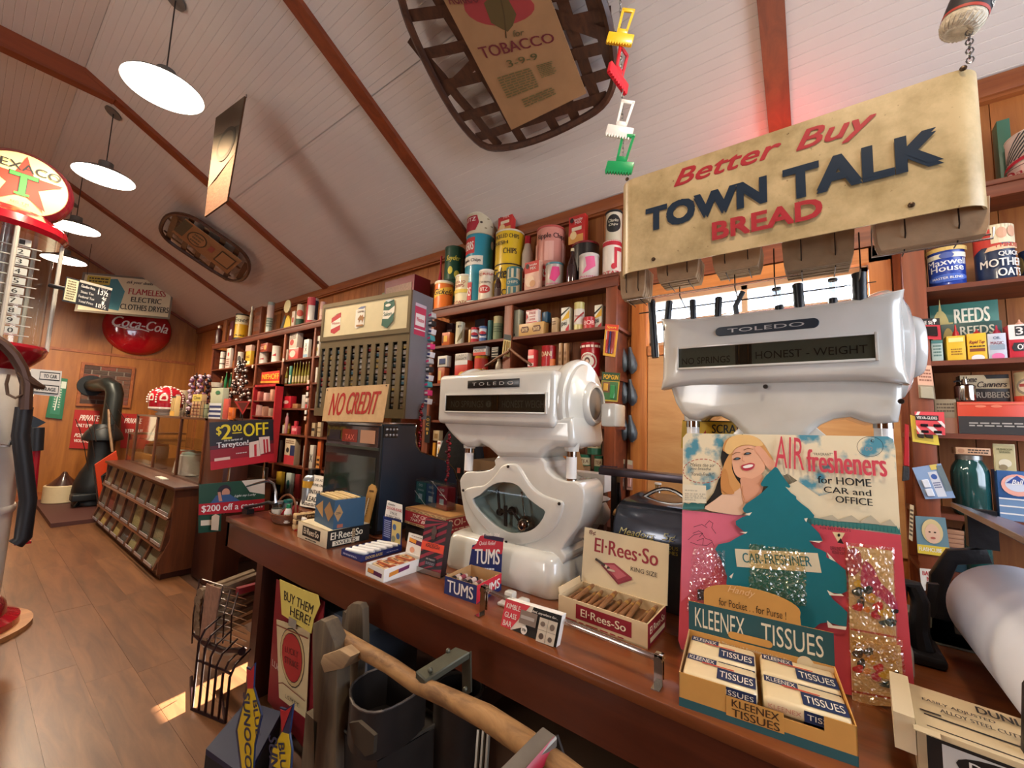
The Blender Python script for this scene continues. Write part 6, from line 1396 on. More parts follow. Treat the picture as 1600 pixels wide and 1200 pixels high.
G('c',791,818,415,Z,'cream and teal striped chip tin','D0C29C','r .1 0 .2 1 3A6A6A;r .3 .6 .4 1 3A6A6A;r .5 .6 .6 1 3A6A6A;r .75 0 .85 1 3A6A6A;e .45 .42 .32 .16 3A7078;r .3 0 .4 .25 3A6A6A;r .5 0 .6 .25 3A6A6A;t CHIPS .45 .42 .4 .1 D8D0B0',x=X1,top='3A7A7A')
G('b',820,848,408,Z,'faded red and cream pancake box in the front row','D8A890','r 0 .6 1 1 C4382E;t Pancake .55 .88 .6 .08 F0E4D8;t MIX .6 .75 .4 .1 F0E4D8;e .4 .3 .3 .2 E8C8A8;e .6 .2 .2 .12 C89060;e .2 .85 .12 .09 2A1A14',x=X1,d=.05)
G('c',852,881,408,Z,'plastic wrapped tin with a pink patch right of the front pancake box','B8A89C','p D8407C .35,.3 .55,.15 .75,.5 .7,.8 .45,.8;t Potato .5 .1 .6 .08 C84878',x=X1,top='4A7A84')
G('k',886,903,385,Z,'tall dark brown bottle in front of the black tin','281010','',x=X1,name='glass_bottle',cat='bottle')
G('c',904,937,394,Z,'plastic wrapped white tin with pink design, right of the tall brown bottle','C4B8B0','p D85C88 .3,.2 .45,.5 .4,.85 .7,.88 .75,.5 .5,.3;t Potato .5 .1 .6 .08 C84878',x=X1,top='C8C0B8')
# picture frame cabinet and red box high on the wall at left
rc_=thing('red_display_case','dark red display case with printed panes standing high behind the cigarette rack','display case',PX(640,470,2.45))
q0=PX(602,440,2.42); q1=PX(648,428,2.42); zt_=q1.z; zb_=zt_-.30
MB().box((2.42,q1.y,zb_),(2.62,q0.y,zt_),M('6E1420',.4)).make('case',rc_); 
MB().box((2.415,q1.y+.03,zb_+.03),(2.419,q0.y-.03,zt_-.07),M('9A7A68',.5,grain=.5,sc=60)).make('picture_pane',rc_)
gc=thing('framed_picture','small green framed picture left of the dark red display case','picture',PX(600,460,2.42)); q2=PX(597,458,2.5); MB().box((2.5,q0.y+.01,zb_),(2.52,q2.y,q2.z),M('6A7A54',.4)).make('frame',gc); MB().box((2.495,q0.y+.025,zb_),(2.499,q2.y-.015,q2.z-.02),M('C0B8A0',.4,grain=.3,sc=40)).make('picture',gc)
tag(MB().box((2.42,q1.y,2.577),(2.62,q2.y,zb_-.0015),m_sh).make('plinth_box'),'dark plinth hidden under the red display case on the shelves','plinth')
# shelf 1 of the middle cabinet
Z=2.095
for a in [('b',698,713,505,'dark maroon box behind the orange tea box','3A1C1C','x .1 .3 .9 .8 3 A08878',XF+.16),('b',691,710,519,'small orange and brown tea box at the left end of the shelf','B85A24','r .25 .3 .7 .75 E0B040;r .05 .2 .18 .8 3A1414',XF+.02),('c',712,727,502,'tall ivory can right of the orange tea box','CFC8AC','p 8A7A50 .3,.05 .7,.3 .75,.7 .5,.4;t F .5 .78 .25 .1 3A3A34',XF+.02),('b',732,737,515,'narrow cream and gold box left of the soda cans','D8B070','',XF+.03),('c',736,748,511,'red, white and blue soda can, left of a pair','E0E0E4','r 0 0 1 .25 B82030;e .5 .5 .35 .15 1E2C66;r 0 .85 1 1 B82030;e .5 .56 .3 .1 B82030',XF+.02),('c',749,761,509,'red, white and blue soda can, right of a pair','D8DCE4','r 0 0 1 .25 4A6AA0;e .5 .5 .35 .15 1E2C66;r 0 .85 1 1 4A6AA0;e .5 .56 .3 .1 B82030',XF+.02),('b',742,766,498,'dark pink soda six pack behind the soda cans','8A4048','r 0 .7 1 1 2A2430;x .1 .3 .9 .6 2 D0A0A0',XF+.14),
 ('c',762,771,500,'slim teal can left of the green malt can','2E6A70','',XF+.05),('c',771,787,493,'green and cream malt can','B8AE80','r 0 0 1 .7 7A8A68;x .2 .3 .8 .6 3 4A5A40',XF+.02),('c',788,795,499,'teal can half hidden by the shelf post','2E5A66','',XF+.06),
 ('b',803,818,484,'tall grey tin box left of the tan box','A8A890','e .2 .12 .12 .05 2A2A28',XF+.04),('b',811,857,504,'long tan box printed twice with brown hexagons','C49A5C','p 5A2A1C .08,.5 .12,.75 .38,.75 .42,.5 .38,.28 .12,.28;p 5A2A1C .56,.5 .6,.75 .86,.75 .9,.5 .86,.28 .6,.28;t BAYER .25 .5 .24 .3 E0C090;t BAYER .73 .5 .24 .3 E0C090',XF+.02)]:
    G(a[0],a[1],a[2],a[3],Z,a[4],a[5],a[6],x=a[7])
G('b',822,845,484,0,'red and white box printed FREE on the long tan box','E8D8D0','l C03030 .05 .05,.05 .95,.05;l C03030 .05 .05,.95 .95,.95;t FREE .55 .75 .55 .22 B02828;t inside .55 .5 .5 .12 B02828 i;t OFFER .55 .25 .5 .15 B02828;p C03030 .05,.2 .2,.5 .05,.8',x=XF+.03,vb=504,d=.04,top='C89088'); G('b',847,861,487,0,'dark blue crumpled box beside the FREE box','1E4A66','',x=XF+.06,vb=503,d=.05)
for a in [('b',862,876,496,'small worn tan box right of the long tan box','B09068','x .1 .5 .8 .8 2 6A4A30',XF+.02),('b',877,897,480,'cola carton lettered psi, yellow and white, left of the tall can','D8D4C4','p 1A1A18 0,.75 1,1 1,.95 0,.65;p D8A828 .1,.5 1,.88 1,.55 .1,.45;t psi .4 .32 .6 .25 1A1A18;p B82030 .6,0 1,0 1,.3 .6,.1',XF+.03),('c',897,914,471,'tall white and gold beer can','C0B470','r 0 .2 1 .75 D0C8BC;l A03028 .06 .2,.3 .8,.62;t beer .5 .5 .5 .08 A03028',XF+.02),('c',911,931,494,'short red tin with white lettering','B82C30','t BOB .5 .5 .6 .35 E8C0B8',XF+.01),('b',929,947,476,'cola carton at the right end of the shelf, yellow and white','D8D4C4','p 1A1A18 0,.7 1,.95 1,.88 0,.6;p D8A828 .1,.5 1,.85 1,.52 .1,.45;t psi .35 .32 .5 .25 1A1A18;p B82030 .5,0 1,0 1,.25 .5,.1',XF+.05)]:
    G(a[0],a[1],a[2],a[3],Z,a[4],a[5],a[6],x=a[7])
Z=1.77
for a in [('b',684,702,574,'brown and red bottom box at the left end of the second shelf','A85028','r .1 .2 .5 .8 C8A868',XF+.02),('b',711,739,563,'red and yellow stacked tins beside the film box','C03428','e .6 .3 .3 .2 D8A850;r 0 .8 1 1 D8D8D8',XF+.02),('c',741,764,555,'yellow and red tin below the striped box','D0A028','r 0 .5 1 .9 C03428;r 0 0 1 .3 1E1A18;t CANDO .5 .4 .7 .15 1E1A18',XF+.02),('j',774,786,560,'low round jar with patterned lid at the centre post','C8B8A0','e .5 .5 .3 .3 A03830',XF+.02),('b',825,841,546,'red and white striped stack of gum boxes','D84444','r 0 .2 1 .3 F0D8D0;r 0 .45 1 .55 F0D8D0;r 0 .7 1 .8 F0D8D0',XF+.02),('c',846,870,539,'round red tin lettered DANI with orange panel','A81C22','t DANI .4 .75 .5 .14 E0C8A0;r .58 .1 .9 .6 E07838',XF+.02),('b',873,881,536,'left of two plain tan tall boxes','A07850','x .2 .3 .8 .8 3 7A5430',XF+.04),('b',881,890,536,'right of two plain tan tall boxes','9A7048','x .2 .3 .8 .8 3 7A5430',XF+.04),('c',907,939,534,'big red coffee tin with a round white portrait label','A81420','e .42 .45 .33 .26 E0D8C8;e .42 .45 .28 .22 A81420;e .42 .45 .22 .17 D8D0C0;e .42 .47 .09 .1 5A3A34;e .42 .44 .06 .07 D8B8A0;t COFFEE .42 .63 .3 .05 E8E0D0;x .1 .82 .9 .95 1 E8D0C0',XF+.02),('b',928,942,592,'small white tag box below the coffee tin','D8D0C0','',XF+.0)]:
    if a[3]<590: G(a[0],a[1],a[2],a[3],Z,a[4],a[5],a[6],x=a[7])
G('b',684,705,556,0,'grey and blue slanted film box on the brown box','C8C4BC','r .15 .2 .85 .75 2A3A6A;r .15 .2 .85 .3 1A1A20',x=XF+.02,vb=573,d=.05); G('b',711,738,552,0,'white toothpaste boxes with black lettering, stacked','D8D4CC','t COLGATE .5 .75 .9 .28 2A2A30;t COLGATE .5 .25 .9 .28 2A2A30;r 0 .48 1 .52 8A8A88',x=XF+.02,vb=563,d=.06); G('b',740,766,541,0,'red, white and navy striped box on the yellow tin','D8D4D0','r 0 .7 1 1 2A2E40;r 0 0 1 .35 C84030;x .1 .4 .9 .65 2 5A4040',x=XF+.02,vb=555,d=.06); G('b',768,786,542,0,'black and white boxes stacked beside the centre post','26221F','x .05 .55 .95 .9 2 C0B8A8;x .05 .1 .95 .45 2 C0B8A8',x=XF+.03,vb=560,d=.06)
# lower shelves
for a in [('b',676,682,692,'narrow yellow and orange match box on the lower shelf','C88A28','',1.155,XF+.02),('b',683,693,689,'white box with red DAWN lettering','E4DCCC','t DAWN .5 .85 .8 .14 B82828;p D8A030 .3,.2 .7,.2 .6,.5 .5,.65 .4,.5;r .2 .1 .8 .18 2A2420',1.155,XF+.02),('c',904,924,711,'green tin with cream label, left of the lower pair','2E6A4C','r .15 .45 .85 .85 C8B890;t TEA .5 .65 .4 .2 6A3A28',1.155,XF+.02),('c',928,943,713,'green tin with cream label, right of the lower pair','2E6A4C','r .15 .45 .85 .85 C8B890;t TEA .5 .65 .4 .2 6A3A28',1.155,XF+.02),('b',842,862,700,'cream and black spotted box seen between the first scale columns','C8B8A0','x .1 .2 .9 .8 3 3A2A20',1.155,XF+.02),('b',862,886,700,'orange box with brown marks beside the scale column','D07828','x .1 .2 .9 .8 2 4A2A14;e .6 .5 .15 .3 E09A40',1.155,XF+.02),('b',690,712,628,'plain brown box behind the scale head','6A3A20','',1.46,XF+.03)]:
    G(a[0],a[1],a[2],a[3],a[7],a[4],a[5],a[6],x=a[8])
G('c',917,941,688,0,'green tin with cream label stacked above the other two','2E6A4C','r .15 .45 .85 .85 C8B890;t TEA .5 .65 .4 .2 6A3A28',x=XF+.02,vb=711); G('b',677,692,673,0,'small tan box on the match boxes','B8A078','r .2 .2 .8 .7 8A6A3C',x=XF+.02,vb=689,d=.05)
# black hanging bag with tags
bg=thing('black_cloth_bag','large black cloth bag with white and red tags hanging below the shelves','bag',PX(700,715,2.2))
P=[PX(u,v,2.2) for u,v in ((690,690),(700,672),(716,668),(735,672),(742,700),(740,745),(680,748),(680,720))]; MB().prism(smoothpts(P,3),(.10,0,0),M('0E0D10',.8,grain=.2,bump=.4,sc=30),bev=.02,seg=2).make('bag',bg)
for u,v,c_ in ((694,724,'E4E0D8'),(694,734,'E4E0D8'),(717,735,'C86050')): p=PX(u,v,2.199); MB().box((2.196,p.y-.015,p.z-.018),(2.199,p.y+.015,p.z+.018),M(c_,.5)).make('tag',bg)
tag(MB().box((2.13,1.92,0),(2.34,2.6,PX(710,748,2.2).z-.002),m_dk).make('low_cupboard'),'dark low cupboard behind the cash register','cupboard')
# right hand cabinet
G('c',1446,1508,386,2.095,'blue coffee can lettered Maxwell House','1E3C96','t Maxwell .5 .62 .75 .16 F0F0F0;t House .5 .46 .6 .16 F0F0F0;r .1 .72 .9 .84 E0DCC8;e .5 .78 .12 .08 4A5A9A;e .5 .2 .35 .1 3A5AB0;t MASTER_BLEND .5 .2 .5 .06 F0F0F0;r 0 .9 1 1 C8A860',x=XF+.02)
G('c',1516,1584,352,2.095,'oats canister lettered Quick Mother Oats with red and cream top','22304C','p C03A30 0,.5 .3,.62 .6,.58 .55,1 0,1;r .45 .66 1 1 D8C8A4;e .62 .84 .09 .1 C89878;e .8 .86 .09 .1 C89878;p E0B890 .35,.52 1,.56 1,.66 .4,.6;t 1_MINUTE .72 .61 .4 .07 C03A30;t QUICK .72 .45 .35 .09 F0E8DC;t MOTHER .62 .30 .68 .14 F0E8DC;t OATS .72 .12 .4 .14 F0E8DC',x=XF+.02,top='B8A888')
G('c',1588,1650,386,2.095,'dark blue can with gold figure at the right edge','22304C','e .15 .5 .1 .3 8A7A4A',x=XF+.04)
G('c',1560,1700,188,2.50,'large white tin with black stripes and red diamond at the top right','D8CFC4','l 2A3A3A .03 .02,.45 .3,.98;l 2A3A3A .03 .07,.45 .35,.98;l 2A3A3A .03 .12,.45 .4,.98;l 2A3A3A .03 .17,.45 .45,.98;l 2A3A3A .03 .22,.45 .5,.98;l 2A3A3A .03 .27,.45 .55,.98;p A81C30 0,.36 .5,.5 .5,.42 0,.3;r 0 .27 1 .285 3A2424;e .16 .14 .07 .09 A02838;e .16 .14 .045 .06 D8CFC4;e .17 .14 .02 .03 A02838;t arl .33 .14 .16 .1 A02838',x=XF-.005)
G('b',1557,1578,187,2.50,'green box behind the big striped tin','3E6A54','',x=XF+.16)
for a in [('b',1452,1560,473,508,'green nutcracker box lettered Reeds, back and upper of two','3A6E64','e .16 .5 .14 .4 C0B070;s .16 .5 .2 .6 C0B070;t REEDS .62 .78 .5 .24 E4E0CC;t Rocket .55 .5 .4 .24 E4E0CC i;r .36 .06 1 .3 E4E0CC;t NUT_CRACKER .68 .18 .6 .15 1E3A34',XF+.12,.04)]:
    G('b',a[1],a[2],a[3],1.777,a[5],a[6],a[7],x=a[8],d=a[9],jit=.01)
G('b',1470,1566,504,1.777,'dark green nutcracker box lettered Reeds, in front of the upper one','2A4A44','e .12 .5 .1 .4 A08848;t REEDS .6 .8 .55 .22 C8C4B0;t Rocket .55 .55 .45 .2 C8C4B0 i',x=XF+.09,d=.025,jit=.01)
G('b',1455,1473,532,1.777,'small grey green box left of the oil tins','A0B0A8','x .15 .2 .85 .8 4 4A6A64;r 0 .85 1 1 4A7A74',x=XF+.02)
def oil(u0,u1,vt,vs,col,spec,lab,spout):
    t=G('b',u0,u1,vt,1.777,lab,col,spec,x=XF+.02,d=.05,name='oil_tin',cat='oil tin',jit=.03); p=PX((u0+u1)/2,vt,XF+.045); q=PX((u0+u1)/2,vs,XF+.045)
    MB().lathe([(.012,0),(.008,(q.z-p.z)*.35),(.004,(q.z-p.z)*.5),(.002,(q.z-p.z))],M(spout,.35),c=(XF+.045,p.y,p.z-.001),n=14).make('spout',t)
oil(1479,1508,525,507,'D8B02C','r .1 .75 .9 .92 F0E090;x .2 .2 .8 .5 3 8A5A14','yellow oil tin with red spout, first of four','B02828')
oil(1511,1541,521,514,'E0B024','t Rapid_Tap .5 .65 .8 .16 7A1C1C i;r .1 .3 .9 .42 7A3A1C;e .5 .06 .35 .12 E8E0E0;x .1 .45 .9 .55 1 3A2A14','yellow oil tin lettered Rapid Tap with red cap','B02828')
oil(1543,1572,521,508,'C0C4D0','t MAGIC .5 .62 .7 .12 7A2438;r .1 .35 .9 .55 8A9AA8;e .5 .08 .35 .14 D870A0;t OIL .5 .82 .4 .1 3A4A6A','silver and pink oil tin with red tip','B03048')
oil(1575,1610,507,499,'C02838','r 0 .55 1 1 E0DCD4;r .3 .65 .8 .95 1A1A1C;t 3 .5 .8 .3 .22 F0E0D8;p 1A1A1C .1,.3 .2,.45 .9,.45 .9,.2 .2,.2;t OIL .6 .32 .5 .16 F0E8E0','red and white household oil tin at the right edge','D8A088')
G('b',1496,1610,628,1.478,'long red and black box below the canners box','C8442C','r 0 0 1 .55 2A2624;e .33 .86 .08 .04 E07858;e .55 .86 .08 .04 E07858;x .15 .22 .95 .38 2 A8A098;l E07858 .03 .03,.93 .97,.93',x=XF+.02,d=.18,jit=.01)
G('b',1460,1494,624,1.478,'weathered wooden block at the left of the red and black box','8A7A60','r 0 0 1 .45 A07058;x .1 .6 .9 .9 3 5A4A38',x=XF+.03,d=.08)
G('b',1500,1577,586,0,'black box lettered Home Canners rubber on the red box','26201C','p B8A888 .0,.5 0,1 .5,1 .55,.85 1,.85 1,.48;t Home .2 .84 .3 .22 2A1A14 i;t Canners .65 .64 .6 .22 2A1A14 i;t RUBBERS .65 .25 .65 .22 8A8478',x=XF+.10,vb=628,d=.06,jit=.01)
p=PX(1509,627,XF+.05); ol=thing('oil_can','shiny chrome oiler standing on the red and black box','oil can',p); 
MB().lathe([(.030,0),(.031,.003),(.031,.060),(.026,.066),(.010,.07),(.008,.09)],m_chrome,c=p+Vector((.0,0,.001)),n=24).make('can',ol); MB().tube([p+Vector((0,0,.078)),p+Vector((0,.02,.085)),p+Vector((0,.03,.08))],.004,m_cast,6).make('thumb_lever',ol)
G('c',1582,1640,580,0,'cream and red canister at the right edge above the red box','C8B890','e .5 .5 .35 .3 8A8074;e .5 .5 .28 .22 D8CCB8;r .25 .5 .8 .6 A84040;r 0 0 1 .2 C8402C',x=XF+.05,vb=628)
# green jug
def jug(u0,u1,vt,z,lab,name='glass_jug'):
    x=XF+.01; a=PX(u0,vt+40,x); b=PX(u1,vt+40,x); R=abs(a.y-b.y)/2; yc=(a.y+b.y)/2; h=PX((u0+u1)/2,vt,x).z-z; c=Vector((x+R,yc,z+.001))
    t=thing(name,lab,'jar',c); MB().lathe([(R*.9,0),(R,.015),(R,h*.70),(R*.92,h*.80),(R*.72,h*.89),(R*.66,h*.92),(R*.66,h*.93)],M('1E4A48',.08,grain=.2,coat=1),c=c,n=36).make('glass',t); MB().lathe([(R*.70,h*.92),(R*.70,h*.99),(R*.6,h)],M('8A8C88',.35,.8),c=c,n=30).make('lid',t); return t,c,R,h
jug(1491,1555,712,1.155,'large dark green glass jar with metal lid on the right shelves'); jug(1508,1556,812,.93,'second dark green jar on the shelf below, behind the blade')
G('b',1494,1548,700,0,'flat card game box lying on the green jar lid','C8A080','x .35 .15 .95 .85 2 2A2420;e .15 .5 .1 .3 A87858',x=XF+.03,vb=711,d=.07,jit=.02)
G('b',1558,1620,737,1.155,'blue stack of jar lid boxes with pink oval label','2E5A94','r 0 0 1 .45 6A8AB0;r 0 .12 1 .15 E0E0E0;r 0 .27 1 .3 E0E0E0;r 0 .42 1 .45 E0E0E0;e .5 .72 .42 .22 E8A898;e .5 .74 .32 .15 C8D0E0;p 2E4A94 .2,.75 .5,.92 .8,.75;t Ball .5 .78 .3 .1 F0F0F0 i',x=XF+.02,jit=.01)
G('b',1552,1586,694,0,'cream seed packet standing on the blue lid boxes','C8BC90','r .05 .05 .95 .95 B8AC80;e .5 .3 .3 .15 D8D0B8;e .4 .15 .2 .1 8A7A5A;t MUSHROOM .5 .8 .7 .08 5A5A34;t SPAWN .5 .7 .5 .08 5A5A34',x=XF+.03,vb=737,d=.01)
for i in range(4): G('b',1480,1507,829+i*7,0,ORD[i]+' tan soap bar box from the top behind the paper roll','B88868','r 0 0 1 .15 8A5A44',x=XF+.03,vb=836+i*7,d=.06,jit=.03)
G('b',1478,1512,857,.93,'dark teal box under the tan soap boxes','24404A','',x=XF+.03,d=.08)
# cards hanging from posts
def card(quad,lab,col,spec,x=XF-.006,cat='carded item',dx=.004,blist=None,name='hang_card'):
    q=[PX(u,v,x) for u,v in quad]; t=thing(name,lab,cat,(q[2]+q[3])/2)
    MB().prism(q,(.002,0,0),M(col,.45)).make('card',t)
    A=Art(lambda a,b,o: (q[0]*(1-a)+q[1]*a)*(1-b)+(q[3]*(1-a)+q[2]*a)*b+Vector((-o,0,0)),asp=(q[1]-q[0]).length/(q[3]-q[0]).length); A.run(spec); A.make(t,'print')
    for (a0,b0,a1,b1,c_) in (blist or ()):
        P=[(q[0]*(1-a)+q[1]*a)*(1-b)+(q[3]*(1-a)+q[2]*a)*b for a,b in ((a0,b0),(a1,b0),(a1,b1),(a0,b1))]
        MB().prism([p+Vector((-.001,0,0)) for p in P],(-.007,0,0),M(c_,.25,coat=.5),bev=.002,seg=1).make('item',t)
    return t
card(((942,555),(961,558),(967,508),(946,506)),'yellow and red card holding a row of colored clips, on the shelf post','D8A028','r 0 .82 1 1 C83A20;r .15 .1 .85 .8 B8503C;t Sport .5 .9 .7 .1 E8C040',blist=((.2,.08,.34,.78,'B03030'),(.4,.08,.54,.78,'2A2458'),(.6,.08,.74,.78,'8A3030'),(.16,.5,.26,.78,'E0DCD4')))
card(((938,626),(965,628),(969,583),(941,581)),'green and yellow POP GUN toy card on the shelf post','C8A83A','r 0 .70 1 1 1E4428;t POP .3 .84 .38 .16 E8B028;t GUN .73 .84 .38 .16 E8B028;r .05 .05 .95 .68 3E7040;r .08 .3 .5 .66 7A5438',blist=((.55,.1,.8,.55,'2E8A48'),(.15,.35,.4,.6,'C89A3A')))
card(((784,555),(796,558),(799,524),(788,522)),'cream card with brass hooks hanging on the centre post','C8B070','r 0 .75 1 1 2A3234;r .1 .05 .9 .7 D8C488',blist=((.2,.1,.3,.7,'8A6A28'),(.5,.1,.6,.7,'8A6A28'),(.75,.1,.85,.7,'8A6A28')))
card(((936,760),(962,763),(965,729),(938,727)),'pink bag of candy hanging at the lower shelf post','C8486A','r 0 .7 1 1 2A2A3A;e .3 .85 .2 .1 E8D8D0;e .5 .25 .4 .2 D8C8B0',x=XF-.01)
card(((663,691),(671,692),(673,650),(665,649)),'black rolling paper box lettered OCB fixed to the left post','16120E','t O .5 .85 .5 .1 C8A040;t C .5 .68 .5 .1 C8A040;t B .5 .5 .5 .1 C8A040;t I .5 .35 .2 .1 C8A040')
card(((1418,528),(1471,531),(1468,497),(1415,499)),'red and black carded buckle set hanging on the right post','B82C38','r 0 .68 1 1 1A1618;t BUCKLE_SET .5 .8 .75 .16 F0E8E4;e .85 .9 .06 .08 E8E4E0',blist=((.15,.15,.5,.6,'7A6C60'),(.55,.15,.9,.6,'2A2424')))
card(((1436,622),(1462,624),(1455,571),(1432,570)),'pink and tan film card in plastic hanging below the buckle set','D8A890','x .1 .5 .9 .9 4 8A5A4A;r 0 0 1 .4 8A7A64',blist=((.1,.0,.9,.35,'A8A08C'),))
card(((1426,690),(1468,696),(1462,660),(1422,648)),'yellow card with dark clips behind the striped card','D8C048','r .1 .1 .8 .5 B8A040',x=XF-.004,blist=((.2,.2,.45,.45,'3A3430'),(.5,.25,.8,.5,'3A3430')))
card(((1433,678),(1477,680),(1475,644),(1429,643)),'red and white striped card of furniture glides on the right post','D84850','p F0E0DC 0,.8 .1,1 .2,1 0,.6;p F0E0DC .1,.0 .25,0 0,.4 0,.2;p F0E0DC .35,.35 .6,.35 .9,0 .7,0;p F0E0DC .75,.6 1,.3 1,.45 .9,.6;r 0 .62 .8 .84 1A1618;t VELVA-GLIDES .4 .73 .7 .13 F0E8E0',x=XF-.012,blist=((.15,.34,.42,.46,'1A1A1E'),(.6,.34,.88,.46,'1A1A1E'),(.15,.06,.42,.18,'1A1A1E'),(.6,.06,.88,.18,'1A1A1E')))
card(((1446,780),(1493,778),(1470,724),(1425,731)),'light blue card with white electrical outlet covers','8AA4C8','r .45 .05 .75 .8 D8DCE4;x .48 .3 .72 .5 3 4A5A8A;e .6 .65 .1 .08 3A5AA0;r .6 .85 .85 1 D8C060;r .8 .2 1 .95 6A7A80',x=XF-.012,blist=((.12,.35,.36,.6,'E8ECF4'),(.1,.08,.36,.32,'E8ECF4')))
card(((1434,864),(1486,871),(1477,809),(1430,806)),'flash bulb card with a laughing blond child above a yellow band','6A8A94','r 0 0 1 .24 E0C040;t FLASHCUBE .4 .13 .7 .1 F8F4E8;e .52 .62 .34 .32 D8C08A;e .52 .56 .24 .26 E0B89A;e .43 .6 .04 .02 4A3428;e .6 .6 .04 .02 4A3428;e .52 .45 .08 .03 B86050',x=XF-.008)
card(((1440,922),(1465,926),(1463,890),(1437,888)),'white card lettered BAKE-NA in red, low on the right post','E4DCD0','t BAKE .5 .8 .7 .2 C03038;t NA .6 .55 .4 .2 C03038;e .5 .25 .2 .12 5A4A44')
card(((1420,842),(1426,846),(1428,790),(1422,788)),'narrow cream printed tag on the dark post face','C8B088','x .1 .1 .9 .9 7 4A3A2C')
rb=thing('red_brush','red handled brush hanging on the dark post left of the outlet card','brush',PX(1416,700,XF-.02)); P=[PX(u,v,XF-.02) for u,v in ((1412,727),(1421,729),(1420,664),(1414,662))]; MB().prism(P,(.012,0,0),M('A82028',.4),bev=.002,seg=1).make('handle',rb); P=[PX(u,v,XF-.02) for u,v in ((1410,752),(1421,750),(1421,730),(1411,728))]; MB().prism(P,(.014,0,0),M('2A2A2C',.7,bump=.4,sc=90),bev=.002,seg=1).make('bristles',rb)
# pairs of old metal shoe lasts on the wall post
m_last=M('5A6268',.45,.6,grain=.25,sc=40,bump=.3)
for i,(v0,v1) in enumerate(((538,583),(588,633),(644,690))):
    for j,(u,s_) in enumerate(((972,0),(984,3))):
        t=thing('shoe_last','%s grey metal shoe last of the %s pair hanging on the post by the window'%(('left','right')[j],('top','middle','bottom')[i]),'shoe last',PX(u,v0,2.60),'metal shoe lasts on the post')
        pts=[PX(u+a-2*0,v0+s_+b*(v1-v0)/46,2.59) for a,b in ((0,2),(1,10),(3,20),(4,30),(4,38),(3,44))]; MB().tube(pts,[.010,.014,.026,.034,.028,.008],m_last,10).make('last',t)
card(((969,764),(976,765),(977,718),(970,717)),'clear pack of dark fishing lures low on the wall post, left one','4A3A2E','r .1 .85 .9 1 B0A080',x=2.6,blist=((.2,.1,.8,.4,'8A6A58'),)); card(((979,765),(988,766),(989,720),(980,718)),'clear pack of pink fishing lures low on the wall post, right one','B88A74','r .1 .85 .9 1 C8C0A0',x=2.6,blist=((.2,.1,.8,.5,'C8907C'),))
# wooden yoke hanging in front of the middle shelves
yk=thing('wooden_yoke','bent brown wooden hanger hooked on the centre post above the first scale','hanger',PX(792,545,2.36)); m_yk=wood('5A3420','8A5A3A','Y',8,.5)
for pts in (((796,548),(790,552),(776,560),(765,568),(758,572)),((797,545),(805,552),(818,562),(830,570))): MB().tube([PX(u,v,2.362) for u,v in pts],.010,m_yk,8).make('arm',yk)
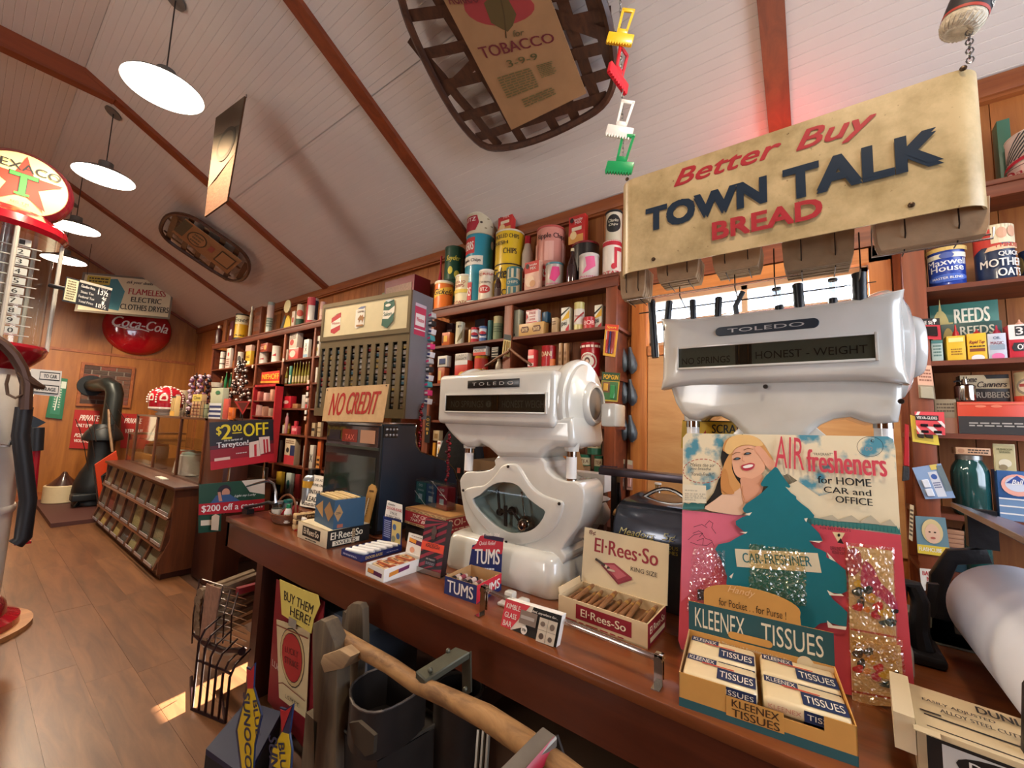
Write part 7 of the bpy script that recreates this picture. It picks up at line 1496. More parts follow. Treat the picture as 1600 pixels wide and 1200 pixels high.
# ---------------- far left shelves
LX=XF+.03
rows=[
(2.577,[('j',337,349,507,'dark figural jar with white head, first on the high shelf','4A2420','D8C8B8'),('b',349,357,500,'narrow wooden crate end beside the figural jar','7A4424',''),('b',359,367,502,'small maroon and white box on the high shelf','5A2430','r .2 .3 .8 .6 D8D0D0'),('c',368,391,487,'yellow pretzel can with black bands','D8A820','r 0 .62 1 .95 E8E0B8;t Ensell .5 .78 .8 .16 1A1410 i;r 0 0 1 .12 1A1814;r 0 .95 1 1 1A1814;t PURE .5 .2 .5 .06 1A1410'),('j',391,397,478,'tall clear oil bottle behind the yellow can','A89C84','B8B0A0'),('b',398,416,479,'wooden crate standing on end','6A3418','x .1 .1 .9 .9 3 54280F'),('c',418,430,470,'tall silver and green can','8A9488','r 0 .5 1 .9 B8A098;x .2 .2 .8 .5 4 4A5A50'),('b',456,463,486,'narrow white and red box right of the round plaque','C8B8A8','r .2 .3 .8 .6 A84030'),('c',464,477,474,'white and dark green tall can','C8C0A8','r 0 .0 1 .35 1E4A34;e .5 .6 .3 .15 B04838'),('c',480,499,462,'red, white and blue ribbed can under the red bracket','C8C4BC','r 0 0 .3 1 A82030;r 0 0 1 .15 A82030;r .7 .2 .95 .9 22304C;r .3 .7 .7 1 A82030'),('c',500,510,470,'faded pink can next to the cigarette rack','B88878','r 0 .3 1 .6 C8A890')]),
(2.152,[('c',344,353,549,'white can with dark rings, first bay','D8D0C4','r 0 .3 1 .36 3A3430;r 0 .6 1 .66 3A3430'),('b',354,365,544,'white and red printed box, first bay','D8C4B8','e .5 .7 .2 .1 B83A34;x .1 .1 .9 .5 4 7A4A40'),('c',371,382,549,'white can with dark figure, second bay','D8D0C0','e .4 .5 .2 .25 3A3430'),('b',384,397,548,'yellow box in the second bay','D0A030','r .1 .1 .9 .3 E8D8B0;x .1 .5 .8 .7 2 4A3420'),('c',403,420,549,'wide white tub with red mark, third bay','E0D8CC','p B82838 .3,.4 .6,.55 .6,.4'),('c',425,440,539,'large white tub with red mark, third bay','E0D8CC','p B82838 .2,.4 .55,.55 .55,.38'),('b',446,451,546,'narrow cream box, fourth bay','C8B8A4',''),('b',452,474,543,'wide red box with white label, fourth bay','C0504A','e .4 .5 .3 .3 E0C0B0;r 0 .92 1 1 E0D8CC'),('b',475,487,530,'white box with black crosses, fourth bay','D8D4CC','t X .5 .7 .4 .2 2A2A2A;t X .5 .45 .4 .2 2A2A2A;r .1 .05 .9 .2 7AA0B8'),('b',493,504,525,'tall white box with dark label, last bay','D8D0C0','r .1 .6 .9 .75 2A2420;e .5 .35 .3 .1 C8A868')]),
(1.841,[('k',344,350,588,'slim brown bottle, first bay lower shelf','8A6A4A',''),('k',351,357,580,'green bottle, first bay lower shelf','1E6A3C',''),('k',358,364,582,'dark green bottle, first bay lower shelf','154A2C',''),('k',446,451,573,'amber green bottle, left of a row of seven','8A7A34','r .2 .2 .8 .8 C8C0A0'),('b',452,457,572,'small green and white box among the bottles','3A7A68','r .1 .1 .9 .5 D8D8C8'),('b',438,443,575,'narrow dark box by the post','4A2A20','')]+[('k',458+i*4.6,462+i*4.6,566-(i%3),ORD[i]+' small yellow green bottle in the row of medicine bottles','8A8038','r .2 .2 .8 .8 C8B888') for i in range(6)]+[('b',493,497,574,'tiny white box beside the cigarette rack','D8D0C0',''),('k',498,503,566,'pale bottle beside the cigarette rack','B8A888','')]),
(1.542,[('b',440,463,619,'flat red box with white script','B81C2C','e .5 .5 .3 .15 D8A8A0'),('b',456,471,631,'low brown cardboard box in front of the flat red box','9A6A44',''),('b',472,480,617,'grey and white box behind the hanging strip','B8B0A8',''),('b',481,489,622,'white thin box by the post','D8D0C8',''),('b',493,503,612,'grey can group near the rack','8A8884','')]),
(1.227,[('c',443,454,662,'small yellow tin on the middle far shelf','C8A030','r 0 .5 1 .8 D8C890'),('j',446,452,645,'small pink figural jar on the middle far shelf','C88890','D0C8C0'),('b',455,470,666,'pink box with white scallops','C84858','e .3 .6 .2 .2 E0A0A0;e .7 .6 .2 .2 E0A0A0'),('b',441,446,664,'small plain white box on the middle far shelf','D0C8BC',''),('b',459,466,658,'little red box on the middle shelf','B02838',''),('b',476,486,663,'small orange brown box','A05A34',''),('b',487,495,661,'tan and black box','B09A78','r 0 .4 1 .6 2A2420'),('b',496,505,660,'cream and brown stacked boxes','C0A884','r 0 .3 1 .35 4A3424;r 0 .6 1 .65 4A3424')]),
(.865,[('b',446,470,686,'large cream box with red and navy lower half','C8B498','r 0 0 1 .35 B83038;r .55 .35 1 .75 1E2850;e .3 .55 .15 .1 2A2420;x .1 .8 .9 .95 2 7A5A44'),('b',431,442,688,'dark bottles box next to the discount sign','4A3A34','e .3 .6 .15 .1 A8A098;e .6 .3 .15 .1 A8A098'),('b',474,483,697,'white paper sack, left of two','D0C8BC','x .2 .3 .8 .7 2 6A5A4A'),('b',484,494,696,'white paper sack with a black X, right of two','D4CCC0','l 2A2420 .05 .2,.3 .8,.6;l 2A2420 .05 .2,.6 .8,.3'),('b',496,506,687,'orange and black box beside the register','C8602C','r 0 0 1 .45 D89048;x .1 .1 .9 .4 2 2A1A14')]),
(.50,[('b',432,445,738,'yellow and dark bottle box under the shelf','B8902C','r 0 0 1 .4 2A2420'),('b',447,460,740,'white and teal box on the low shelf','B8C0B8','e .5 .5 .3 .2 2A6A68'),('b',461,472,742,'dark red box on the low shelf','7A2424',''),('b',474,487,744,'green and cream box on the low shelf','4A6A54','r .1 .4 .9 .7 C8C0A8')])]
for z,its in rows:
    for it in its:
        k,u0,u1,vt,lab,col=it[:6]; ex=it[6]
        if k in 'jk' and len(ex)==6: G(k,u0,u1,vt,z,lab,col,'',x=LX,top=ex)
        else: G(k,u0,u1,vt,z,lab,col,ex,x=LX)
G('b',405,426,536,0,'dark red box with orange label stacked on the white tubs','8A3A28','e .75 .5 .15 .3 D89858;x .1 .3 .55 .7 2 C8A090',x=LX,vb=549); G('b',384,398,539,0,'pale pink box stacked on the yellow box','C8A090','',x=LX,vb=548); G('b',452,474,520,0,'white and red box with cursive label on the wide red box','D0C0B0','e .35 .4 .25 .2 B04038;x .1 .6 .9 .9 3 3A2A24',x=LX,vb=543)
# round plaque with yellow base
pq=thing('round_plaque','cream round plaque with red ring above a yellow and black stand on the high shelf','plaque',PX(447,500,LX)); Q=lambda v,u=447: PX(u,v,LX)
MB().lathe([(.0,0),(.085,0),(.085,.012),(.0,.013)],M('C8BC90',.5),n=28,mtx=Matrix.Translation(Q(479,450))@Matrix.Rotation(-PI/2,4,'Y')).lathe([(.07,-.001),(.084,-.002)],M('A84030',.5),n=28,mtx=Matrix.Translation(Q(479,450))@Matrix.Rotation(-PI/2,4,'Y'),cap=False).make('disc',pq)
z0=2.578; p=Q(495); MB().prism([(LX+.01,p.y+.10,z0),(LX+.01,p.y-.12,z0),(LX+.01,p.y-.09,z0+.12),(LX+.01,p.y-.02,p.z+.02),(LX+.01,p.y+.06,z0+.10)],(.02,0,0),M('D0B030',.5)).make('stand',pq)
MB().prism([(LX+.005,p.y+.16,z0),(LX+.005,p.y+.08,z0),(LX+.005,p.y+.02,z0+.16),(LX+.005,p.y+.06,z0+.2)],(.004,0,0),M('2A2A2C',.5)).make('dark_wing',pq)
# red kitchen cabinet toy with NIEHOFF sign
nc_=thing('red_parts_cabinet','red metal parts cabinet with open shelves under the NIEHOFF sign','parts cabinet',PX(418,640,2.34)); zt_=PX(420,601,2.34).z; zb_=.87
ya,yb=PX(400,620,2.34).y,PX(436,620,2.34).y; m_rc=M('B82830',.4)
b=MB(); b.box((2.30,ya-.03,zb_),(2.385,ya,zt_),m_rc).box((2.30,yb,zb_),(2.385,yb+.03,zt_),m_rc).box((2.30,yb,zt_-.03),(2.385,ya,zt_),m_rc).box((2.378,yb+.03,zb_),(2.383,ya-.03,zt_-.03),M('5A1C1C',.6)); b.each('frame_panel',nc_)
zl=[PX(418,v,2.34).z for v in (626,650,676,700)]
for i,z in enumerate(zl): MB().box((2.30,yb+.03,z-.012),(2.378,ya-.03,z),M('9A5A48',.5)).make('shelf',nc_)
for i,z in enumerate(zl):
    for j in range(3):
        yy=yb+.06+(ya-yb-.12)*(j+.5)/3; hh=(.14,.10,.12)[(i+j)%3]; tag(MB().box((2.31,yy-.035,z+.001),(2.36,yy+.035,z+hh),M(('C89078','D8A8A0','B86058','A88A78')[(i*3+j)%4],.5),bev=.002).make('parts_box'),'%s small parts box on the %s shelf of the red cabinet'%(('right','middle','left')[j],('top','second','third','bottom')[i]),'box','parts boxes in the red cabinet')
q=[PX(u,v,2.33) for u,v in ((407,599),(436,599),(437,579),(409,582))]; MB().prism(q,(.004,0,0),M('C83424',.4)).make('sign',nc_); A=Art(lambda a,b,o: (q[0]*(1-a)+q[1]*a)*(1-b)+(q[3]*(1-a)+q[2]*a)*b+Vector((-o,0,0)),step=.001,asp=1.6); A.run('t NIEHOFF .52 .58 .9 .45 E8B830;r .0 .05 1 .2 D8A030'); A.make(nc_,'print')
# clip strips hanging on the posts
for i,(u,v0,v1) in enumerate(((437,612,690),(482,594,660),(443,560,575),(395,570,585))):
    t=thing('clip_strip',('long red and white strip of hanging packets on the post right of the red cabinet','red and white strip of packets beside the cigarette rack','short white strip on the fourth post','short white strip on the third post')[i],'hanging strip',PX(u,v0,2.36)); n=max(1,int((v1-v0)/9))
    for k in range(n):
        a=PX(u-(k*9)*.09,v0+k*(v1-v0)/n,2.37); MB().box((2.366,a.y-.022,a.z-.045),(2.372,a.y+.022,a.z),M(('D8C0B0','B84848','E0D8D0')[k%3],.5),bev=.002).make('packet',t)
# ================================================================ far end of the shop
m_shade=M('6A6660',.4,.3); m_shin=M('FFF6E8',.5,emit=9,grain=0); m_bulb=M('FFF4E0',.4,emit=30,grain=0)
def spot(c,e=210):
    l=bpy.data.lights.new('pendant_light','SPOT'); l.energy=e; l.color=(1,.80,.58); l.spot_size=math.radians(165); l.spot_blend=.5; l.shadow_soft_size=.12
    o=bpy.data.objects.new('pendant_light',l); COL.objects.link(o); o.location=c+Vector((0,0,-.04))
def pendant(y,u,v,lab,kill=False,R=.215):
    c=PY(u,v,y); c=Vector((c.x,y,c.z)); t=thing('pendant_lamp',lab,'pendant lamp',c,'white enamel pendant lamps')
    MB().lathe([(R,0),(R*.97,.012),(R*.72,.045),(R*.38,.07),(R*.25,.085),(R*.24,.14),(R*.1,.15)],m_shade,c=c,n=40,cap=False).make('shade',t)
    MB().lathe([(R*.985,.001),(R*.95,.008),(R*.70,.038),(R*.36,.062),(.001,.066)],m_shin,c=c,n=40,cap=False).make('shade_lining',t)
    MB().sphere(c+Vector((0,0,.03)),.035,m_bulb,10).make('bulb',t)
    zc_=(ZC if c.x<XC else ZW+SL*(XW-c.x))
    MB().tube([c+Vector((0,0,.14)),(c.x,c.y,zc_-.02)],.004,M('2A1C18',.6),6).make('cord',t); 
    Qm=Matrix.Translation((c.x,c.y,zc_-.004))@Matrix.Rotation(math.atan(SL),4,'Y'); MB().lathe([(.065,-.012),(.065,0),(.02,0)],M('6A645C',.5),n=24,mtx=Qm).make('ceiling_plate',t)
    spot(c)
pendant(3.37,256,141,'nearest and largest white pendant lamp, at the top left'); pendant(5.2,163,277,'second pendant lamp from the camera, right of the pump globe'); pendant(6.85,117,357,'third pendant lamp from the camera'); pendant(7.95,100,407,'farthest pendant lamp, seen through and beside the glass pump top')
t=thing('pendant_lamp','added pendant lamp behind the camera lighting the near counter','pendant lamp',(.58,.9,3.55)); c=Vector((.45,-.4,3.5)); t.location=c  # unseen extra lamp, put in to brighten the near side
MB().lathe([(.205,0),(.15,.045),(.08,.07),(.05,.14),(.01,.15)],m_shade,c=c,n=30,cap=False).lathe([(.2,.001),(.14,.04),(.001,.066)],m_shin,c=c,n=30,cap=False).each('shade',t); MB().tube([c+Vector((0,0,.14)),(c.x,c.y,4.3)],.004,m_shade,6).make('cord',t); spot(c,80)
# ---- tobacco baskets on the sloping ceiling
cn=Vector((-SL,0,-1)).normalized(); cu=Vector((0,-1,0)); cvv=cn.cross(cu).normalized()
def CP(u,v,off=0):
    return PP(u,v,Vector((XW,0,ZW))+cn*off,cn)
m_spl=wood('2E1810','54321E','X',9,.45,coat=.3)
def strip(parent,a,b,w,off,name='slat'):
    a=CP(*a,off);b=CP(*b,off); d=(b-a).normalized(); s=d.cross(cn).normalized()*w/2
    N_=7; vs=[]; 
    for i in range(N_): p=a.lerp(b,i/(N_-1))+cn*(.004*(1 if i%2 else -1)); vs+=[p-s,p+s]
    fs=[(2*i,2*i+1,2*i+3,2*i+2) for i in range(N_-1)]; k=len(vs); vs+=[Vector(v)+cn*.003 for v in vs]; fs+=[tuple(j+k for j in reversed(f)) for f in fs]
    MB().add(vs,fs,m_spl).make(name,parent)
tbk=thing('tobacco_basket','large woven tobacco basket fixed to the ceiling with a printed sack on it','basket',CP(800,60,.12))
rim=[(600,-90),(622,-20),(640,40),(672,110),(705,170),(735,210),(762,230),(800,229),(850,214),(905,188),(940,165),(957,135),(960,95),(952,40),(938,-10),(905,-90),(750,-130)]
for k,off in enumerate((.10,.13)): MB().tube(smoothpts([CP(u,v,off) for u,v in rim],3),.022 if k else .016,m_spl,6,closed=True).make('rim_hoop',tbk)
for a,b in (((640,60),(780,228)),((650,-60),(820,226)),((700,-100),(870,205)),((780,-110),(900,188)),((840,-110),(935,165)),((900,-80),(958,110))): strip(tbk,a,b,.06,.11)
for a,b in (((625,-20),(930,-70)),((640,25),(945,-20)),((662,85),(955,20)),((685,135),(960,70)),((715,185),(960,112)),((745,215),(948,150)),((640,-60),(960,60)),((690,150),(900,-60))): strip(tbk,a,b,.055,.118)
sk=thing('printed_sack','tan paper sack lettered TOBACCO 3-9-9 pinned on the large ceiling basket','sack',CP(810,90,.14))
q=[CP(u,v,.145) for u,v in ((799,203),(916,146),(855,-14),(690,-6))]; 
m_sack=M('A07850',.8,grain=.15,sc=8,bump=.3); MB().prism(q,-cn*.008,m_sack).make('sack',sk)
A=Art(lambda x,y,o: (q[0]*(1-x)+q[1]*x)*(1-y)+(q[3]*(1-x)+q[2]*x)*y+cn*o,step=.0008,asp=(q[1]-q[0]).length/(q[3]-q[0]).length)
A.run('e .5 .90 .34 .13 9A3838;p 5A4A28 .48,.72 .36,.80 .38,.94 .5,1 .62,.98 .64,.84 .56,.76;l 4A3A20 .008 .44,.68 .52,.84,.56,.97 ;t for .58 .70 .12 .05 6A5A38 i' .replace(',.56,.97',' .56,.97')+';t TOBACCO .5 .61 .8 .085 6E2A2E;t 3-9-9 .5 .49 .34 .055 5A5430;x .15 .24 .55 .42 9 6A6238;x .62 .30 .80 .42 8 6A6238;x .3 .12 .7 .2 4 6A6238;t AGRICO .2 .99 .3 .08 6E2A2E'); A.make(sk,'print')
tbs=thing('tobacco_basket','smaller oval tobacco basket with a printed sack, farther down the ceiling','basket',CP(320,385,.08))
rim=[(253,350),(262,337),(280,334),(305,342),(340,365),(375,390),(388,408),(388,425),(378,437),(360,438),(335,425),(300,402),(265,378),(252,362)]
for k,off in enumerate((.08,.12)): MB().tube(smoothpts([CP(u,v,off) for u,v in rim],3),.022,m_spl,6,closed=True).make('rim_hoop',tbs)
for a,b in (((262,340),(360,432)),((270,336),(375,420)),((256,360),(340,428))): strip(tbs,a,b,.05,.09)
for a,b in (((262,375),(275,337)),((285,395),(300,342)),((305,408),(325,355)),((328,424),(350,372)),((350,437),(372,388)),((372,437),(386,412))): strip(tbs,a,b,.06,.10)
q=[CP(u,v,.13) for u,v in ((268,362),(355,428),(378,408),(290,342))]; sk=thing('printed_sack','tan printed sack lying on the smaller ceiling basket','sack',q[0]); MB().prism(q,-cn*.008,m_sack).make('sack',sk)
A=Art(lambda x,y,o: (q[0]*(1-x)+q[1]*x)*(1-y)+(q[3]*(1-x)+q[2]*x)*y+cn*o,step=.001,asp=2.2); A.run('r .0 .15 .14 .95 4A4634;e .32 .5 .15 .36 3E3220;e .32 .5 .13 .31 A07850;x .24 .25 .4 .75 3 5A4A38;r .52 .4 .6 .7 9A4A40;p 3E3220 .68,.2 .95,.2 .95,.85 .68,.85;p A07850 .7,.26 .93,.26 .93,.8 .7,.8'); A.make(sk,'print')
# hanging board/sack
q=[PY(u,v,y) for u,v,y in ((322,340,3.56),(357,315,3.36),(385,152,3.36),(340,186,3.56))]
hs_=thing('hanging_sack','stiff printed burlap sack hanging edge-on from the ceiling beside the nearest lamp','sack',q[2]); n_=(q[1]-q[0]).cross(q[3]-q[0]).normalized(); MB().prism(q,n_*.012,M('5A3A22',.9,grain=.2,sc=40,bump=.4)).make('sack',hs_)
sg=-1 if n_.dot(Vector((0,0,HC))-q[0])<0 else 1
A=Art(lambda x,y,o: (q[0]*(1-x)+q[1]*x)*(1-y)+(q[3]*(1-x)+q[2]*x)*y+n_*(o*sg+(.012 if sg>0 else 0)),step=.001); A.run('p 5C4E3C .0,.28 1,.45 1,1 .0,1;p 6A5844 .0,.8 1,.72 1,1 0,1;e .55 .62 .35 .16 4A4032;e .55 .62 .28 .12 5C4E3C',.95); A.make(hs_,'print'); MB().tube([q[2],CP(385,148,0)],.004,m_wire,5).make('hanger',hs_)
# ---- far wall items
def wallq(name,lab,cat,quad,col,spec,y=9.78,th=.012,group=None):
    q=[PY(u,v,y) for u,v in quad]; t=thing(name,lab,cat,(q[0]+q[1])/2,group)
    MB().prism(q,(0,th,0),M(col,.5)).make('panel',t)
    A=Art(lambda x,y_,o: (q[0]*(1-x)+q[1]*x)*(1-y_)+(q[3]*(1-x)+q[2]*x)*y_+Vector((0,-o,0)),step=.001,asp=(q[1]-q[0]).length/(q[3]-q[0]).length); A.run(spec); A.make(t,'print'); return t
wallq('dryer_sign','cream framed sign for flameless electric clothes dryers hanging above the red disc','sign',((116,486),(265,499),(274,438),(130,425)),'7A6E5C','r .025 .05 .975 .95 D8CCA8;p 4A8A94 .1,.2 .42,.1 .45,.6 .35,.9 .15,.85;r .05 .72 .28 .93 C8B040;x .07 .76 .26 .9 2 3A3424;t ask_your_dealer_who_sells .70 .84 .5 .10 3A2A28 i;t FLAMELESS .70 .62 .42 .15 A82C30;t ELECTRIC .70 .42 .34 .13 2A2824;t CLOTHES_DRYERS .70 .22 .54 .14 2A2824',y=9.0)
for u in (136,270):
    p=PY(u,430,9.0); o=tag(MB().tube([p,(p.x,9.0,min(ZC,ZW+SL*(XW-p.x))-.01)],.004,m_wire,4).make('sign_wire'),('left' if u<200 else 'right')+' wire holding the dryer sign from the ceiling','wire')
ck_=thing('soda_disc','big domed red disc sign with white script on the far wall','sign',PY(220,518,9.75)); c=PY(220,505,9.7); R=PY(271,520,9.7).x-c.x
Q=Matrix.Translation((c.x,9.79,c.z-.1))@Matrix.Rotation(PI/2,4,'X'); MB().lathe([(R,0),(R*.985,.03),(R*.9,.09),(R*.7,.15),(R*.4,.19),(.001,.20)],M('A8101C',.15,coat=1),n=48,mtx=Q).make('disc',ck_)
def dome(a,b,o):
    x=(a-.5)*2*R*.86; z=(b-.5)*R*.62; r2=min(1,math.hypot(x,z)/R); return Vector((c.x+x,9.79-(.205*math.sqrt(max(0,1-r2*r2)))-.012-o,c.z-.1+z+.06))
A=Art(dome,True,.002,asp=2.8); A.text('Coca-Cola',.5,.5,.92,.6,M('F0E8E4',.4),.03,.35); A.line([(.08,.2),(.3,.12),(.5,.2),(.62,.14)],.07,M('F0E8E4',.4)); A.make(ck_,'lettering')
# bricks
bp=thing('brick_panel','square of exposed brick in a wooden frame around the stove pipe on the far wall','brick panel',PY(165,630,9.8)); a=PY(124,628,9.78);b_=PY(206,577,9.78); x0,x1,z0,z1=a.x,b_.x,PY(118,632,9.78).z+.02,b_.z
MB().box((x0,9.775,z0),(x1,9.80,z1),M('8A7C70',.9)).make('mortar',bp)
nz=9; rn=random.Random(5)
for j in range(nz):
    z=z0+(z1-z0)*j/nz; x=x0-(.1 if j%2 else 0)
    while x<x1-.01:
        xa,xb=max(x,x0),min(x+.19,x1)
        if xb-xa>.03: MB().box((xa+.004,9.762+rn.random()*.004,z+.006),(xb-.004,9.78,z+(z1-z0)/nz-.006),M(rn.choice(('5E4238','6E4A3A','4E3A34','7A4438','54443C')),.85,grain=.3,sc=30)).make('brick',bp)
        x+=.2
for bx_ in (((x0-.04,z0-.04),(x1+.04,z0)),((x0-.04,z1),(x1+.04,z1+.04)),((x0-.04,z0),(x0,z1)),((x1,z0),(x1+.04,z1))): MB().box((bx_[0][0],9.755,bx_[0][1]),(bx_[1][0],9.80,bx_[1][1]),m_rail).make('frame_board',bp)
# stove
m_st=M('2E3230',.4,.5,grain=.15,sc=10); m_st2=M('222628',.45,.4,grain=.15)
st_=thing('pot_belly_stove','dark cast iron stove with elbow stovepipe on a brown hearth board','stove',(1.32,8.6,.05)); cx_,cy_=1.40,8.7
zz=PY(170,600,8.7).z
MB().tube([(cx_,cy_,1.15),(cx_,cy_,zz-.14),(cx_-.02,cy_+.03,zz-.05),(cx_-.07,cy_+.12,zz),(cx_-.12,9.77,zz)],.105,m_st,20).make('stovepipe',st_)
MB().tube([(cx_-.13,9.74,zz),(cx_-.13,9.765,zz)],[.17,.17],m_st2,24).make('pipe_collar',st_)
MB().lathe([(.12,1.22),(.20,1.10),(.23,1.02),(.23,.99),(.15,.96),(.14,.66),(.16,.60),(.20,.52),(.25,.36),(.26,.22),(.22,.14),(.24,.10),(.24,.06)],m_st2,c=(cx_-.08,cy_-.1,0),n=28).make('stove_body',st_,sharp=50)
for an in (.6,2.2,3.8,5.3): MB().tube([(cx_-.08+.2*math.cos(an),cy_-.1+.2*math.sin(an),.14),(cx_-.08+.28*math.cos(an),cy_-.1+.28*math.sin(an),.052)],.02,m_st2,6).make('leg',st_)
MB().box((cx_-.36,cy_-.40,.14),(cx_-.10,cy_-.2,.24),m_st2,bev=.02).make('ash_door',st_)
tag(MB().box((.79,7.42,.001),(2.0,9.4,.05),M('4A2620',.6)).make('hearth_board'),'flat dark brown hearth board under the stove','hearth')
cr=thing('stoneware_crock','low cream stoneware crock with a dark cone-shaped lid on the hearth board','crock',(1.02,9.0,.05)); MB().lathe([(.19,0),(.2,.01),(.2,.24),(.19,.25)],M('C8B894',.4),c=(1.03,9.05,.051),n=30).make('crock',cr); MB().lathe([(.17,.25),(.12,.30),(.05,.38),(.03,.42),(.02,.44)],M('3A2420',.2,coat=.6),c=(1.03,9.05,.051),n=28).make('lid',cr)
wallq('private_sign','red sign beginning PRIVATE with white capitals on the far wall, left of the stove','sign',((108,700),(150,702),(156,642),(117,640)),'A8201C','t PRIVATE .62 .80 .8 .15 F0E4DC i;t ONLY_EMPLOYEES .62 .60 .95 .09 F0E4DC;t POSITIVELY .50 .34 .75 .10 F0E4DC i;t VIOLATORS .48 .20 .7 .08 F0E4DC',y=9.77)
wallq('private_sign','red sign with white capitals right of the stovepipe, half hidden by the crown jar','sign',((188,700),(232,702),(236,648),(190,646)),'A8201C','t PRIVATE .4 .80 .6 .15 F0E4DC i;t KEEP_OUT .45 .5 .6 .12 F0E4DC',y=9.77)
wallq('green_thermometer_sign','rounded green thermometer sign on the far wall by the gas pump','thermometer',((71,652),(97,655),(106,592),(84,589)),'1E6A4A','r .2 .1 .8 .9 2E7A60;l D8E0D8 .02 .45,.2 .55,.85;x .3 .25 .42 .8 9 C8D8C8;x .6 .25 .72 .8 9 C8D8C8;r .6 .75 .95 .92 C8D4C8',y=9.76,th=.03)
# fire tools and antenna like wires near stove, orange sled chair
oc=thing('orange_chair','bright orange metal folding chair behind the candy counter','chair',(1.30,7.8,0)); m_or_=M('C8401C',.35,coat=.3)
q=[PY(u,v,7.75) for u,v in ((148,726),(182,704),(184,715),(185,722),(158,744),(166,800),(163,812),(158,810))]; MB().prism(q,(0,.03,0),m_or_,bev=.004,seg=1).make('frame',oc)
q=[PY(u,v,7.9) for u,v in ((160,744),(185,730),(187,770),(166,790))]; MB().prism(q,(0,.02,0),M('26201E',.6)).make('backrest',oc)
MB().tube([PY(147,728,7.8),PY(156,812,7.8)],.012,M('2A2220',.5),6).make('leg',oc)
MB().tube([PY(170,640,8.2),PY(171,668,8.0),PY(176,706,7.9)],.016,wood('6A5038','8A6A48','Z',9,.6),6).make('wooden_handle',oc)
wt=thing('wire_flower_rack','thin bare wire rack standing in front of the stove','wire rack',PY(165,690,8.0)); 
for pts in (((118,655),(125,672),(132,700),(138,735)),((135,655),(143,680),(148,715)),((150,650),(146,665),(150,690)),((165,628),(180,660),(176,700)),((150,672),(165,668),(178,672)),((185,640),(195,655),(200,650))): MB().tube([PY(u,v,8.0) for u,v in pts],.005,m_wire,5).make('wire',wt)
# ---- the seed and nut counter with slanted bins
m_tb_=wood('3A1C10','5A3018','Y',5,.4,coat=.3); m_tbz=wood('4A2614','6E3C20','Z',5,.4,coat=.3)
sc=thing('bin_counter','dark wooden counter with three slanting rows of glass-fronted bins','bin counter',(1.45,6,0)); y0,y1=4.55,7.35; xt,xb_=1.205,1.13
zt_=PX(275,760,1.21).z
P=[(1.14,.05),(1.14,.16),(1.20,.32),(1.20,zt_-.03),(2.0,zt_-.03),(2.0,.05)]
MB().prism([(x,y0,z) for x,z in P],(0,.03,0),m_tbz,bev=.002,seg=1).make('end_panel',sc); MB().prism([(x,y1-.03,z) for x,z in P],(0,.03,0),m_tbz).make('end_panel',sc)
MB().box((1.9,y0+.03,.05),(1.93,y1-.03,zt_-.03),m_dk).make('back_panel',sc); MB().box((1.18,y0-.03,zt_-.03),(2.03,y1+.02,zt_),m_tb_,bev=.004).make('counter_top',sc)
MB().box((1.17,y0+.02,.0),(1.9,y1-.02,.06),m_dk).make('plinth',sc)
seeds=['7A6E58','8A7A60','6A6050','7E7860','4E4A40','5A5040','8A8470','9A9070','706858','A89460','5A4A44','7C7468','8E3A34','6E6A60','94876A','5E5448','A08C5C','50463E','B89858','6A665E','C09A58']
rows_=[((1.215,.20),(1.16,.05+.0)),]
zr=[(zt_-.05,zt_-.27),(zt_-.29,zt_-.53),(zt_-.55,.09)]
xr=[(1.235,1.195),(1.20,1.165),(1.18,1.125)]
k=0
for j in range(3):
    (za,zb2_),(xa,xb2)=zr[j],xr[j]
    MB().prism([(xa-.02,y0+.03,za+.02),(xa-.035,y0+.03,za),(xa+.05,y0+.03,za-.004),(xa+.05,y0+.03,za+.02)],(0,y1-y0-.06,0),m_tb_,bev=.002,seg=1).make('rail',sc)
    n=7 if j<2 else 8
    for i in range(n+1):
        yy=y0+.04+(y1-y0-.08)*i/n; MB().prism([(xa-.012,yy-.022,za),(xb2-.012,yy-.022,zb2_),(xb2+.03,yy-.022,zb2_),(xa+.03,yy-.022,za)],(0,.044,0),m_tb_).make('stile',sc)
    for i in range(n):
        ya_=y0+.04+(y1-y0-.08)*i/n+.022; yb_=y0+.04+(y1-y0-.08)*(i+1)/n-.022
        MB().add([(xa+.012,ya_,za),(xa+.012,yb_,za),(xb2+.012,yb_,zb2_),(xb2+.012,ya_,zb2_)],[(0,1,2,3)],M(seeds[k%21],.8,grain=.35,sc=90,bump=.6)).make('seed_fill',sc)
        MB().add([(xa+.0,ya_,za),(xa+.0,yb_,za),(xb2+.0,yb_,zb2_),(xb2+.0,ya_,zb2_)],[(0,1,2,3)],glass('E8F0F0',.05,.06)).make('bin_glass',sc)
        MB().box((xb2-.012,ya_+.03,zb2_+.004),(xb2-.006,yb_-.03,zb2_+.03),M('B8B8C0',.3,.6)).make('label_holder',sc); k+=1
